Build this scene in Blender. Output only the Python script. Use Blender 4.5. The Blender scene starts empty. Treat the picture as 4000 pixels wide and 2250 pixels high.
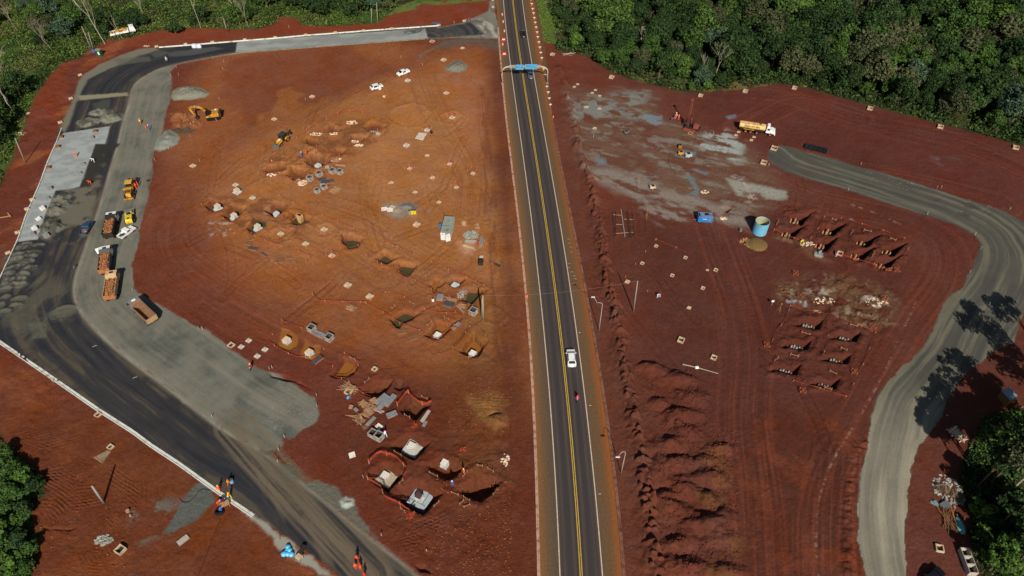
import bpy, bmesh, math, random
import numpy as np
from mathutils import Vector, Matrix
random.seed(7)
SC = bpy.context.scene
COL = SC.collection
# ---------------------------------------------------------------- camera
F_PX, CAM_H, TILT = 2826.0, 122.0, math.radians(46)
cam = bpy.data.cameras.new('camera'); camo = bpy.data.objects.new('camera', cam); COL.objects.link(camo)
camo.location = (0, 0, CAM_H); camo.rotation_euler = (math.radians(90) - TILT, 0, 0)
cam.sensor_width = 36.0; cam.lens = 36.0 * F_PX / 4000.0; cam.clip_start = 1.0; cam.clip_end = 6000.0
SC.camera = camo
# ---------------------------------------------------------------- light
SUN_EL, SUN_AZ = math.radians(37.5), math.radians(-8.7)      # shadows run towards +Y, 8.7 degrees to the -X side
world = bpy.data.worlds.new('World'); SC.world = world; world.use_nodes = True
wn = world.node_tree; wn.nodes.clear()
sky = wn.nodes.new('ShaderNodeTexSky'); sky.sky_type = 'NISHITA'; sky.sun_disc = False
sky.sun_elevation = SUN_EL; sky.sun_rotation = math.radians(180 - 8.7)
bg = wn.nodes.new('ShaderNodeBackground'); bg.inputs['Strength'].default_value = 0.05
wo = wn.nodes.new('ShaderNodeOutputWorld')
wn.links.new(sky.outputs[0], bg.inputs[0]); wn.links.new(bg.outputs[0], wo.inputs[0])
sun = bpy.data.lights.new('sun', 'SUN'); sun.energy = 4.6; sun.angle = math.radians(0.5); sun.color = (1.0, 0.945, 0.86)
suno = bpy.data.objects.new('sun', sun); COL.objects.link(suno); suno.location = (30, -60, 150)
sdir = Vector((math.sin(SUN_AZ) * math.cos(SUN_EL), math.cos(SUN_AZ) * math.cos(SUN_EL), -math.sin(SUN_EL)))
suno.rotation_euler = sdir.to_track_quat('-Z', 'Y').to_euler()
SC.view_settings.view_transform = 'Standard'; SC.view_settings.look = 'None'
SC.view_settings.exposure = 0.0; SC.view_settings.gamma = 1.0
SC.cycles.max_bounces = 4; SC.cycles.diffuse_bounces = 2; SC.cycles.glossy_bounces = 2
SC.cycles.transparent_max_bounces = 6; SC.cycles.use_adaptive_sampling = True; SC.cycles.adaptive_threshold = 0.02
# ---------------------------------------------------------------- survey helpers: photograph pixel -> point on the level ground
_c, _s = math.cos(TILT), math.sin(TILT)
def G(px, py, z=0.0):
    u = (px - 2000.0) / F_PX; v = (py - 1125.0) / F_PX
    t = (CAM_H - z) / (_s + v * _c)
    return (u * t, (_c - v * _s) * t)
def S(r, x, y):                                # map sheet r (4 x 4 sheets of the site survey), sheet units -> photograph pixel
    k = 2.576 if r < 12 else 2.569
    return ((r % 4) * 1000 + x / k, (r // 4) * 562 + y / k)
def P(r, x, y, z=0.0): return G(*S(r, x, y), z)
def PL(r, *xy): return [P(r, xy[i], xy[i + 1]) for i in range(0, len(xy), 2)]
def OV(*xy): return [G(xy[i] * 1.5528, xy[i + 1] * 1.5528) for i in range(0, len(xy), 2)]   # the overview sheet
def XL(x0, y0, k, *xy): return [G(x0 + xy[i] / k, y0 + xy[i + 1] / k) for i in range(0, len(xy), 2)]  # detail sheet
def lin(r, g, b, a=1.0):
    f = lambda c: (c / 255 / 12.92) if c <= 10 else ((c / 255 + 0.055) / 1.055) ** 2.4
    return (f(r), f(g), f(b), a)
def linv(r, g, b): return np.array(lin(r, g, b)[:3])
# ---------------------------------------------------------------- materials
MATS = {}
def mat(name, rgb, rough=0.85, var=0.18, scale=1.5, bump=0.0, metal=0.0, spec=0.25, stretch=None, island=False, rnd=0.0, coord='Object', dirt=None, dirt_amt=0.0, coat=0.0):
    if name in MATS: return MATS[name]
    m = bpy.data.materials.new(name); m.use_nodes = True; nt = m.node_tree; N = nt.nodes; L = nt.links
    b = N['Principled BSDF']; b.inputs['Roughness'].default_value = rough; b.inputs['Metallic'].default_value = metal
    b.inputs['Specular IOR Level'].default_value = spec
    if coat: b.inputs['Coat Weight'].default_value = coat; b.inputs['Coat Roughness'].default_value = 0.1
    c = lin(*rgb)
    tc = N.new('ShaderNodeTexCoord'); mp = N.new('ShaderNodeMapping')
    if stretch: mp.inputs['Scale'].default_value = stretch
    L.new(tc.outputs[coord], mp.inputs[0])
    nz = N.new('ShaderNodeTexNoise'); nz.inputs['Scale'].default_value = scale; nz.inputs['Detail'].default_value = 6; nz.inputs['Roughness'].default_value = 0.65
    L.new(mp.outputs[0], nz.inputs['Vector'])
    mr = N.new('ShaderNodeMapRange'); mr.inputs[1].default_value = 0.3; mr.inputs[2].default_value = 0.7
    mr.inputs[3].default_value = 1 - var; mr.inputs[4].default_value = 1 + var
    L.new(nz.outputs[0], mr.inputs[0])
    val = mr.outputs[0]
    if island:
        gi = N.new('ShaderNodeNewGeometry'); m2 = N.new('ShaderNodeMapRange'); m2.inputs[3].default_value = 1 - island; m2.inputs[4].default_value = 1 + island
        L.new(gi.outputs['Random Per Island'], m2.inputs[0])
        mu = N.new('ShaderNodeMath'); mu.operation = 'MULTIPLY'; L.new(val, mu.inputs[0]); L.new(m2.outputs[0], mu.inputs[1]); val = mu.outputs[0]
    if rnd:
        oi = N.new('ShaderNodeObjectInfo'); m3 = N.new('ShaderNodeMapRange'); m3.inputs[3].default_value = 1 - rnd; m3.inputs[4].default_value = 1 + rnd
        L.new(oi.outputs['Random'], m3.inputs[0])
        mu = N.new('ShaderNodeMath'); mu.operation = 'MULTIPLY'; L.new(val, mu.inputs[0]); L.new(m3.outputs[0], mu.inputs[1]); val = mu.outputs[0]
    vm = N.new('ShaderNodeVectorMath'); vm.operation = 'SCALE'; vm.inputs[0].default_value = c[:3]; L.new(val, vm.inputs['Scale'])
    colr = vm.outputs[0]
    if dirt:
        n2 = N.new('ShaderNodeTexNoise'); n2.inputs['Scale'].default_value = scale * 0.6; n2.inputs['Detail'].default_value = 5; L.new(mp.outputs[0], n2.inputs['Vector'])
        r2 = N.new('ShaderNodeMapRange'); r2.inputs[1].default_value = 0.62 - dirt_amt * 0.35; r2.inputs[2].default_value = 0.72; L.new(n2.outputs[0], r2.inputs[0])
        mx = N.new('ShaderNodeMix'); mx.data_type = 'RGBA'; L.new(r2.outputs[0], mx.inputs[0]); L.new(colr, mx.inputs[6]); mx.inputs[7].default_value = lin(*dirt); colr = mx.outputs[2]
    L.new(colr, b.inputs['Base Color'])
    if bump:
        bp = N.new('ShaderNodeBump'); bp.inputs['Strength'].default_value = 1.0; bp.inputs['Distance'].default_value = bump
        L.new(nz.outputs[0], bp.inputs['Height']); L.new(bp.outputs[0], b.inputs['Normal'])
    MATS[name] = m; return m
# ---------------------------------------------------------------- object helpers
def tag(o, label=None, cat=None, group=None, kind=None):
    if label: o['label'] = label
    if cat: o['category'] = cat
    if group: o['group'] = group
    if kind: o['kind'] = kind
    return o
def empty(name, loc, rz=0.0, label=None, cat=None, group=None):
    o = bpy.data.objects.new(name, None); COL.objects.link(o); o.location = loc; o.rotation_euler = (0, 0, rz); o.empty_display_size = 0.3
    return tag(o, label, cat, group)
class MB:
    def __init__(s): s.v = []; s.f = []; s.m = []; s.mats = []; s.cur = 0
    def use(s, m):
        if m not in s.mats: s.mats.append(m)
        s.cur = s.mats.index(m); return s
    def add(s, vs, fs):
        n = len(s.v); s.v += [tuple(v) for v in vs]; s.f += [tuple(n + i for i in f) for f in fs]; s.m += [s.cur] * len(fs); return s
    def box(s, x0, x1, y0, y1, z0, z1, taper=1.0, ty=None, M=None, bev=0.0):
        cx, cy = (x0 + x1) / 2, (y0 + y1) / 2; ty = taper if ty is None else ty
        if bev > 0:
            b = min(bev, (x1 - x0) / 3, (y1 - y0) / 3, (z1 - z0) / 3); vs = []; rings = [(z0, 0, 1, 1), (z1 - b, 0, taper, ty), (z1, b, taper, ty)]
            for (z, ins, tx_, ty_) in rings:
                hx, hy = (x1 - x0) / 2 * tx_ - ins, (y1 - y0) / 2 * ty_ - ins
                for (a, c) in ((-hx + b, -hy), (hx - b, -hy), (hx, -hy + b), (hx, hy - b), (hx - b, hy), (-hx + b, hy), (-hx, hy - b), (-hx, -hy + b)): vs.append((cx + a, cy + c, z))
            fs = [tuple(range(7, -1, -1)), tuple(range(16, 24))]
            for k in range(2):
                for i in range(8): j = (i + 1) % 8; fs.append((k * 8 + i, k * 8 + j, k * 8 + 8 + j, k * 8 + 8 + i))
        else:
            vs = [(x0, y0, z0), (x1, y0, z0), (x1, y1, z0), (x0, y1, z0)]
            vs += [(cx + (x - cx) * taper, cy + (y - cy) * ty, z1) for (x, y, _) in vs[:4]]
            fs = [(3, 2, 1, 0), (4, 5, 6, 7), (0, 1, 5, 4), (1, 2, 6, 5), (2, 3, 7, 6), (3, 0, 4, 7)]
        if M is not None: vs = [M @ Vector(v) for v in vs]
        return s.add(vs, fs)
    def prism(s, poly, z0, z1, M=None):                      # poly counter-clockwise in XY
        n = len(poly); vs = [(x, y, z0) for x, y in poly] + [(x, y, z1) for x, y in poly]
        fs = [tuple(range(n - 1, -1, -1)), tuple(range(n, 2 * n))] + [(i, (i + 1) % n, n + (i + 1) % n, n + i) for i in range(n)]
        if M is not None: vs = [M @ Vector(v) for v in vs]
        return s.add(vs, fs)
    def side(s, prof, y0, y1, M=None, in0=None):                     # profile in XZ, extruded along Y (optionally inset profile at the ends)
        n = len(prof); vs = [(x, y0, z) for x, z in prof] + [(x, y1, z) for x, z in prof]
        fs = [tuple(range(n)), tuple(range(2 * n - 1, n - 1, -1))] + [(i, n + i, n + (i + 1) % n, (i + 1) % n) for i in range(n)]
        if M is not None: vs = [M @ Vector(v) for v in vs]
        return s.add(vs, fs)
    def tube(s, pts, r, n=6, cap=True):
        pts = [Vector(p) for p in pts]; rs = r if isinstance(r, (list, tuple)) else [r] * len(pts); vs = []; fs = []
        for i, p in enumerate(pts):
            d = (pts[min(i + 1, len(pts) - 1)] - pts[max(i - 1, 0)]).normalized()
            a = d.cross(Vector((0, 0, 1)));
            if a.length < 0.05: a = d.cross(Vector((1, 0, 0)))
            a.normalize(); b = d.cross(a)
            for k in range(n):
                t = 2 * math.pi * k / n; vs.append(p + (a * math.cos(t) + b * math.sin(t)) * rs[i])
        for i in range(len(pts) - 1):
            for k in range(n):
                k2 = (k + 1) % n; fs.append((i * n + k, i * n + k2, (i + 1) * n + k2, (i + 1) * n + k))
        if cap: fs.append(tuple(range(n - 1, -1, -1))); fs.append(tuple((len(pts) - 1) * n + k for k in range(n)))
        return s.add(vs, fs)
    def lathe(s, prof, n=16, c=(0, 0, 0), M=None):           # prof [(r, z)]
        vs = []; fs = []
        for r, z in prof:
            for k in range(n): t = 2 * math.pi * k / n; vs.append((c[0] + r * math.cos(t), c[1] + r * math.sin(t), c[2] + z))
        for i in range(len(prof) - 1):
            for k in range(n): k2 = (k + 1) % n; fs.append((i * n + k, i * n + k2, (i + 1) * n + k2, (i + 1) * n + k))
        fs.append(tuple(range(n - 1, -1, -1))); fs.append(tuple((len(prof) - 1) * n + k for k in range(n)))
        if M is not None: vs = [M @ Vector(v) for v in vs]
        return s.add(vs, fs)
    def wheel(s, x, y, z, r, w, n=14):                      # axle along Y
        M = Matrix.Translation((x, y, z)) @ Matrix.Rotation(math.pi / 2, 4, 'X')
        return s.lathe([(r * 0.55, -w / 2), (r * 0.93, -w / 2), (r, -w * 0.32), (r, w * 0.32), (r * 0.93, w / 2), (r * 0.55, w / 2)], n, M=M)
    def blob(s, c, r, sq=0.75, jit=0.22, seed=None, n=1):
        rr = random.Random(seed); bm = bmesh.new(); bmesh.ops.create_icosphere(bm, subdivisions=n, radius=1.0)
        rx, ry, rz_ = (r, r, r) if not isinstance(r, tuple) else r
        a = rr.random() * 6.28; ca, sa = math.cos(a), math.sin(a)
        vs = []
        for v in bm.verts:
            k = 1 + rr.uniform(-jit, jit); x, y, z = v.co.x * rx * k, v.co.y * ry * k, v.co.z * rz_ * k * sq
            vs.append((c[0] + x * ca - y * sa, c[1] + x * sa + y * ca, c[2] + z))
        fs = [tuple(v.index for v in f.verts) for f in bm.faces]; bm.free(); return s.add(vs, fs)
    def build(s, name, m=None, parent=None, smooth=False, loc=None, rz=None):
        me = bpy.data.meshes.new(name); me.from_pydata(s.v, [], s.f); me.update()
        if s.mats:
            for q in s.mats: me.materials.append(q)
            me.polygons.foreach_set('material_index', s.m)
        elif m: me.materials.append(m)
        if smooth: me.polygons.foreach_set('use_smooth', [True] * len(me.polygons))
        o = bpy.data.objects.new(name, me); COL.objects.link(o)
        if parent: o.parent = parent
        if loc is not None: o.location = loc
        if rz is not None: o.rotation_euler = (0, 0, rz)
        return o
def copy_tree(o, parent=None):
    c = o.copy(); COL.objects.link(c); c.parent = parent
    for ch in o.children: copy_tree(ch, c)
    return c
# ---------------------------------------------------------------- polylines
def resample(pts, step):
    pts = np.array(pts, float); d = np.hypot(*np.diff(pts, axis=0).T); s = np.concatenate([[0], np.cumsum(d)])
    n = max(2, int(s[-1] / step) + 1); t = np.linspace(0, s[-1], n)
    return np.stack([np.interp(t, s, pts[:, 0]), np.interp(t, s, pts[:, 1])], 1)
def smooth(pts, step=1.5, it=3):
    p = resample(pts, step)
    for _ in range(it): p[1:-1] = (p[:-2] + 2 * p[1:-1] + p[2:]) / 4
    return p
# ================================================================ TERRAIN
def _lat(seed): return np.random.RandomState(seed).rand(256, 256).astype(np.float32)
_LT = [_lat(i) for i in range(8)]
def vnoise(x, y, seed=0):
    L = _LT[seed % 8]; ox, oy = (seed * 37.13) % 97, (seed * 91.7) % 89
    x = x + ox; y = y + oy; xi = np.floor(x).astype(np.int64); yi = np.floor(y).astype(np.int64)
    fx = x - xi; fy = y - yi; fx = fx * fx * (3 - 2 * fx); fy = fy * fy * (3 - 2 * fy)
    a = L[xi & 255, yi & 255]; b = L[(xi + 1) & 255, yi & 255]; c = L[xi & 255, (yi + 1) & 255]; d = L[(xi + 1) & 255, (yi + 1) & 255]
    return (a + (b - a) * fx) * (1 - fy) + (c + (d - c) * fx) * fy
def fbm(x, y, sc, oc=4, seed=0, gain=0.5):
    t = 0; a = 1; n = 0
    for i in range(oc):
        t = t + a * vnoise(x / sc, y / sc, seed + i * 3); n += a; a *= gain; sc *= 0.5
    return t / n * 2 - 1            # about -1..1 (mostly +-0.6)
def sst(t): t = np.clip(t, 0, 1); return t * t * (3 - 2 * t)
# grid: rows spaced wider with distance, each row 1150 points wide
ys = [44.0]
while ys[-1] < 300: ys.append(ys[-1] + 0.155 + 0.00165 * (ys[-1] - 44))
near_rows = len(ys)
while ys[-1] < 3500: ys.append(ys[-1] + 3 + 0.12 * (ys[-1] - 300))
ys = [-200, -60, 0, 30, 40] + ys; ys = np.array(ys)
NC = 1120
us = np.linspace(-1, 1, NC); us = np.concatenate([[-30, -12, -6, -3, -2, -1.5, -1.2, -1.08, -1.02], us, [1.02, 1.08, 1.2, 1.5, 2, 3, 6, 12, 30]])
def halfw(y): return 66 + 0.545 * np.clip(y, 30, 400)
X = us[None, :] * halfw(ys)[:, None]; Y = np.repeat(ys[:, None], len(us), 1)
NR, NU = X.shape
Z = np.zeros_like(X); COLR = np.zeros(X.shape + (3,)); CLS = np.zeros(X.shape, np.int8); FLAT = np.ones_like(X)
def inv_rows(y): return np.interp(y, ys, np.arange(NR))
def HZ(x, y):
    r = float(inv_rows(y)); u = x / float(halfw(y)); c = float(np.interp(u, us, np.arange(NU)))
    r0, c0 = min(int(r), NR - 2), min(int(c), NU - 2); fr, fc = r - r0, c - c0
    return float((Z[r0, c0] * (1 - fc) + Z[r0, c0 + 1] * fc) * (1 - fr) + (Z[r0 + 1, c0] * (1 - fc) + Z[r0 + 1, c0 + 1] * fc) * fr)
def win(pts, m):
    pts = np.array(pts); x0, y0 = pts.min(0) - m; x1, y1 = pts.max(0) + m
    r0, r1 = max(0, int(inv_rows(y0))), min(NR, int(inv_rows(y1)) + 2)
    w0 = halfw(max(y0, 30) if x0 > 0 else 0) if False else None
    ul = min(x0 / float(halfw(y0)), x0 / float(halfw(y1))); ur = max(x1 / float(halfw(y0)), x1 / float(halfw(y1)))
    c0, c1 = max(0, int(np.interp(ul, us, np.arange(NU))) - 1), min(NU, int(np.interp(ur, us, np.arange(NU))) + 3)
    return slice(r0, r1), slice(c0, c1)
def sdist(pts, sl, closed=True):
    x, y = X[sl], Y[sl]; d2 = np.full(x.shape, 1e18); ins = np.zeros(x.shape, bool); sp = np.zeros(x.shape); sg = np.zeros(x.shape); acc = 0
    n = len(pts)
    for i in range(n if closed else n - 1):
        (ax, ay), (bx, by) = pts[i], pts[(i + 1) % n]; ex, ey = bx - ax, by - ay; L2 = ex * ex + ey * ey + 1e-12; L = math.sqrt(L2)
        t = np.clip(((x - ax) * ex + (y - ay) * ey) / L2, 0, 1); q = (x - ax - t * ex) ** 2 + (y - ay - t * ey) ** 2
        nearer = q < d2; d2 = np.where(nearer, q, d2)
        if not closed:
            sp = np.where(nearer, acc + t * L, sp); sg = np.where(nearer, np.sign((x - ax) * ey - (y - ay) * ex), sg); acc += L
        elif ey != 0:
            ins ^= ((ay > y) != (by > y)) & (x < ax + (y - ay) * ex / ey)
    d = np.sqrt(d2)
    return (np.where(ins, d, -d)) if closed else (d * sg, sp)
def area(pts, feather=1.0, na=0.6, ns=2.5, seed=3, edge=0.0):
    sl = win(pts, feather + na * 2 + 2); sd = sdist(pts, sl)
    if na: sd = sd + na * fbm(X[sl], Y[sl], ns, 4, seed)
    return sl, sst((sd + edge) / feather + 0.5)
def paint(pts, rgb, feather=1.0, na=0.6, ns=2.5, k=1.0, seed=3, cls=None):
    sl, w = area(pts, feather, na, ns, seed); c = linv(*rgb) if not isinstance(rgb, np.ndarray) else rgb
    COLR[sl] += (c - COLR[sl]) * (w * k)[..., None]
    if cls is not None: CLS[sl] = np.where(w > 0.5, cls, CLS[sl])
    return sl, w
def blotch(pts, rgb, sc=4.0, lo=0.0, hi=0.25, k=1.0, seed=11, feather=3.0, st=None, oc=5):
    sl, w = area(pts, feather, 1.0, 5, seed)
    x, y = X[sl], Y[sl]
    if st: a, sx, sy = st; ca, sa = math.cos(a), math.sin(a); x, y = (x * ca + y * sa) * sx, (-x * sa + y * ca) * sy
    n = fbm(x, y, sc, oc, seed, 0.6); w = w * sst((n - lo) / (hi - lo)) * k
    COLR[sl] += (linv(*rgb) - COLR[sl]) * w[..., None]; return sl, w
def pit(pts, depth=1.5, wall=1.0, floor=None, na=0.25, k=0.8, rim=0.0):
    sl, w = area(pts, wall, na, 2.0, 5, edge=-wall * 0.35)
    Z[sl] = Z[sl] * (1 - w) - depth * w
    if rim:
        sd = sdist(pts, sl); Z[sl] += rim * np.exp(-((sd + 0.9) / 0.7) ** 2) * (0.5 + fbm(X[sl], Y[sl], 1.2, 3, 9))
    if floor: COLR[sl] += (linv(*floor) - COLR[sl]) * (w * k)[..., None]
def mound(pts, h=1.0, feather=3.0, rgb=None, rough=0.2, na=0.8, ns=2.5, rs=1.0, k=1.0, seed=6, cfe=0.7):
    sl = win(pts, feather + 2); sd = sdist(pts, sl) + na * fbm(X[sl], Y[sl], ns, 4, seed); w = sst(sd / feather)
    Z[sl] += w * (h + rough * fbm(X[sl], Y[sl], rs, 4, seed + 1) * 2)
    if rgb: wc = sst(sd / cfe + 0.5) * k; COLR[sl] += (linv(*rgb) - COLR[sl]) * wc[..., None]
def ell(r, x, y, rx, ry, n=12, rot=0.0, K=None):   # ellipse on the ground, radii in metres
    cx, cy = P(r, x, y) if K is None else K
    return [(cx + rx * math.cos(t) * math.cos(rot) - ry * math.sin(t) * math.sin(rot), cy + rx * math.cos(t) * math.sin(rot) + ry * math.sin(t) * math.cos(rot)) for t in [2 * math.pi * i / n for i in range(n)]]
def streak(pts, wid, amp=0.15, fx=0.8, fs=14.0, seed=2, rgb=None, k=0.6, lo=0.0, hi=0.3, ruts=0.0, side=None):
    sl = win(pts, wid + 1); d, s = sdist(pts, sl, closed=False); w = sst((wid - np.abs(d)) / (wid * 0.5))
    n = fbm(d / fx, s / fs, 1.0, 4, seed, 0.6)
    if side: w = w * (np.sign(d) == side)
    COLR[sl] *= (1 + amp * n * w)[..., None]
    if rgb: ww = w * sst((n - lo) / (hi - lo)) * k; COLR[sl] += (linv(*rgb) - COLR[sl]) * ww[..., None]
    if ruts: Z[sl] += ruts * n * w
def ripple(pts, ang, wl=0.75, amp=0.07, seed=4, feather=2.0):
    sl, w = area(pts, feather, 1.0, 4, seed); x, y = X[sl], Y[sl]
    for k, da in enumerate((0.0, 0.75, -0.7)):
        a = ang + da; wl_k = wl * (0.8, 0.65, 0.72)[k]; ph = (x * math.cos(a) + y * math.sin(a)) / wl_k * 2 * math.pi + 4.0 * fbm(x, y, 6, 3, seed + 1 + k)
        g = sst((fbm(x, y, 4.5, 3, seed + 5 + k) - (-.05, .1, .1)[k]) / 0.15); s_ = np.sin(ph)
        Z[sl] += amp * w * g * s_ * (0.8 + 1.2 * fbm(x, y, 1.3, 2, seed)); COLR[sl] *= (1 + 0.10 * w * g * s_)[..., None]
def rough(pts, amp=0.2, sc=2.0, feather=3.0, seed=8, oc=5, gain=0.6, bias=0.0, ridged=False):
    sl, w = area(pts, feather, 1.0, 4, seed); n = fbm(X[sl], Y[sl], sc, oc, seed, gain)
    if ridged: n = (1 - 2 * np.abs(n)) - 0.5
    Z[sl] += w * amp * (n + bias)
# ---- base soil colours
COLR[:] = linv(106, 50, 36)
n1 = fbm(X, Y, 30, 4, 1); n2 = fbm(X, Y, 6, 4, 2); n3 = fbm(X, Y, 1.6, 4, 5)
rgt = sst((X - 6) / 40.0)
COLR += (linv(95, 49, 40) - COLR) * (rgt * 0.9)[..., None]
# far forest floor
# ---- outlines traced on the site plan
OUTER = PL(1, 1840,262, 1700,275, 1365,295, 1083,315, 800,338, 500,360, 195,388) + PL(0, 2465,412, 2140,437, 1870,460, 1600,480, 1400,500, 1200,565, 1000,655, 850,745, 795,820, 750,950, 700,1080, 640,1230, 600,1300, 555,1448) + \
    PL(4, 480,180, 400,400, 330,560, 260,720, 180,960, 100,1130, 0,1350) + [G(-70, 1180), G(-70, 1270), G(-20, 1318)] + \
    PL(8, 0,556, 200,690, 480,880, 1000,1240, 1340,1456) + PL(12, 1500,130, 1800,330, 2200,620, 2440,790, 2569,860) + PL(13, 250,1000, 450,1150, 700,1330, 850,1449) + [G(1440, 2400)]
INNER = PL(1, 1730,385, 0,515) + PL(0, 2290,545, 1900,620, 1600,690, 1450,770, 1360,830, 1330,900, 1290,1080, 1230,1250, 1190,1448) + PL(4, 1130,200, 1060,450, 990,680, 920,880, 850,1080, 770,1300, 735,1448) + \
    PL(8, 745,60, 755,120, 800,230, 900,370, 1100,560, 1300,730, 1600,940, 1850,1130, 2100,1330, 2260,1448) + PL(13, 0,170, 300,380, 500,560, 700,700, 950,930, 1100,1040, 1350,1230, 1560,1400, 1620,1449) + [G(1760, 2400)]
OUTER = [tuple(p) for p in smooth(OUTER, 2.0, 3)]; INNER = [tuple(p) for p in smooth(INNER, 2.0, 3)]
GRAV_R = PL(0, 1780,660, 1720,720, 1720,900, 1690,1080, 1660,1200, 1600,1448) + PL(4, 1555,80, 1520,320, 1470,600, 1420,800, 1400,960, 1350,1150, 1320,1280, 1335,1400) + PL(8, 1370,50, 1450,90, 1700,220, 1900,350, 2100,450, 2300,590, 2576,800) + \
    PL(9, 200,870, 400,980, 540,1080, 620,1150, 640,1250, 620,1340, 540,1390, 480,1420, 450,1448) + PL(13, 390,60, 280,70, 270,130, 190,200, 120,205, 0,170)
i0 = min(range(len(INNER)), key=lambda i: (INNER[i][0] - P(0, 1600, 690)[0]) ** 2 + (INNER[i][1] - P(0, 1600, 690)[1]) ** 2)
i1 = min(range(len(INNER)), key=lambda i: (INNER[i][0] - P(13, 0, 170)[0]) ** 2 + (INNER[i][1] - P(13, 0, 170)[1]) ** 2)
GRAVEL = INNER[i0:i1 + 1] + GRAV_R[::-1]
LOOP_O = PL(7, 0,60, 110,20, 220,30, 400,90, 700,160, 950,240, 1300,340, 1600,430, 1900,530, 2200,620, 2400,690, 2576,790) + [G(4080, 960), G(4090, 1080)] + PL(11, 2560,250, 2450,560, 2250,640, 2000,850, 1850,1050, 1750,1250, 1650,1448) + PL(15, 1500,150, 1430,330, 1410,480, 1400,700, 1370,900, 1360,1050, 1370,1200, 1390,1449) + [G(3545, 2400)]
LOOP_I = PL(7, 0,130, 40,200, 180,270, 420,360, 700,430, 1000,530, 1250,610, 1600,720, 1900,820, 2080,920, 2140,990, 2130,1080, 2080,1180, 2030,1290, 1950,1448) + PL(11, 1780,120, 1730,280, 1640,450, 1560,590, 1400,750, 1300,850, 1200,950, 1100,1100, 1040,1300, 1030,1448) + PL(15, 990,130, 950,300, 920,480, 900,650, 895,800, 900,1000, 920,1200, 980,1400, 990,1449) + [G(3400, 2400)]
SLAB = PL(0, 2385,425, 2372,527) + PL(1, 0,515, 900,450, 1730,385, 1700,287, 900,342, 0,403)
PAVE = PL(0, 640,1340, 1105,1270, 1060,1448) + PL(4, 960,0, 800,430, 690,455, 560,470, 450,720, 380,960, 180,985, 260,730, 330,565, 400,405, 480,185, 560,0)
# ---- soils
paint(OV(540,100, 1240,110, 1250,400, 1300,760, 1330,1000, 1240,1040, 1000,940, 700,810, 520,700, 400,520, 440,380, 480,250), (142, 80, 44), 18, 6, 18, 0.95)
paint(OV(820,260, 960,210, 1220,180, 1235,420, 1290,700, 1000,720, 700,660, 520,500, 640,380), (160, 99, 54), 16, 6, 14, 0.92)
paint(OV(900,330, 1190,300, 1215,480, 960,520), (168, 108, 66), 14, 5, 12, 0.6)
paint(OV(560,140, 880,115, 980,180, 620,330, 560,240), (118, 58, 40), 6, 4, 10, 0.7)
paint(OV(640,300, 820,250, 900,290, 700,330), (150, 90, 50), 3, 3, 6, 0.55)
paint(OV(340,500, 500,440, 560,700, 760,800, 560,830, 350,700), (116, 58, 40), 12, 4, 10, 0.6)
paint(OV(-60,870, 560,1180, 700,1340, 900,1460, -80,1480), (116, 56, 32), 6, 3, 10, 0.8)
blotch(OV(-60,870, 560,1180, 700,1340, 900,1460, -80,1480), (138, 72, 36), 7, -0.05, 0.3, 0.55, 23, 5)
paint(OV(-40,340, 150,300, 190,130, 480,110, 1250,60, 1240,-10, -60,-20), (122, 54, 32), 4, 2, 8, 0.9)
blotch(OV(-40,500, 110,330, 200,210, 210,120, 320,90, 180,320, 0,760), (148, 78, 40), 6, 0.0, 0.3, 0.7, 25, 3, (0.9, 0.35, 1.2))
paint(OV(1180,740, 1260,740, 1280,1180, 1160,1240, 1130,1050), (132, 84, 42), 10, 4, 6, 0.75)
paint(OV(1120,180, 1230,180, 1235,420, 1180,420), (150, 86, 66), 10, 4, 8, 0.35)
paint(OV(1225,100, 1262,90, 1350,1460, 1300,1460, 1270,760), (98, 50, 34), 5, 2, 8, 0.75)
paint(OV(1390,230, 1440,300, 1500,500, 1570,760, 1640,1100, 1720,1460, 1560,1460, 1480,900, 1400,480), (98, 56, 46), 6, 2, 10, 0.6)
paint(OV(1660,190, 2576,190, 2576,720, 2200,540, 1900,400), (84, 39, 33), 20, 4, 20, 0.7)
paint(OV(1560,560, 1900,560, 2100,1000, 2200,1460, 1800,1460, 1640,900), (84, 43, 36), 20, 5, 20, 0.8)  # bottom right soil, its colour darkened further to follow lens vignetting
paint(OV(1880,1040, 2100,1020, 2180,1460, 1880,1460), (84, 40, 28), 10, 5, 12, 0.7)
blotch(OV(1860,1040, 2120,1020, 2180,1460, 1860,1460), (112, 52, 30), 5, 0.05, .4, .6, 92, 8)
paint(OV(1850,540, 2230,540, 2300,700, 2150,1010, 1900,980), (84, 40, 32), 10, 4, 12, 0.6)
paint(PL(1, 160,1115, 235,910, 340,885, 480,960, 400,1000, 490,1050, 310,1150, 200,1185), (152, 92, 46), 1.5, 1.5, 4, .75); paint(PL(1,20,1150,80,1170,70,1290,20,1260), (150,94,54), 1, 1, 3, .6)
paint(OV(780,1020, 1260,900, 1340,1460, 1060,1460, 800,1200), (98, 46, 28), 10, 4, 10, .7)
paint(OV(-60,1000, 400,1080, 700,1400, 700,1470, -80,1480), (100, 50, 28), 8, 3, 10, .55)
# soil variation everywhere
COLR *= (1 + 0.12 * n1 + 0.10 * n2 + 0.10 * n3 + 0.10 * fbm(X, Y, .8, 3, 7))[..., None]
COLR[..., 1] *= 1 + 0.05 * n2; COLR[..., 2] *= 1 + 0.06 * n1 + .04 * n3
Z += 0.05 * n2 + 0.05 * n3 + 0.10 * fbm(X, Y, 0.9, 4, 12, .75)
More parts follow.
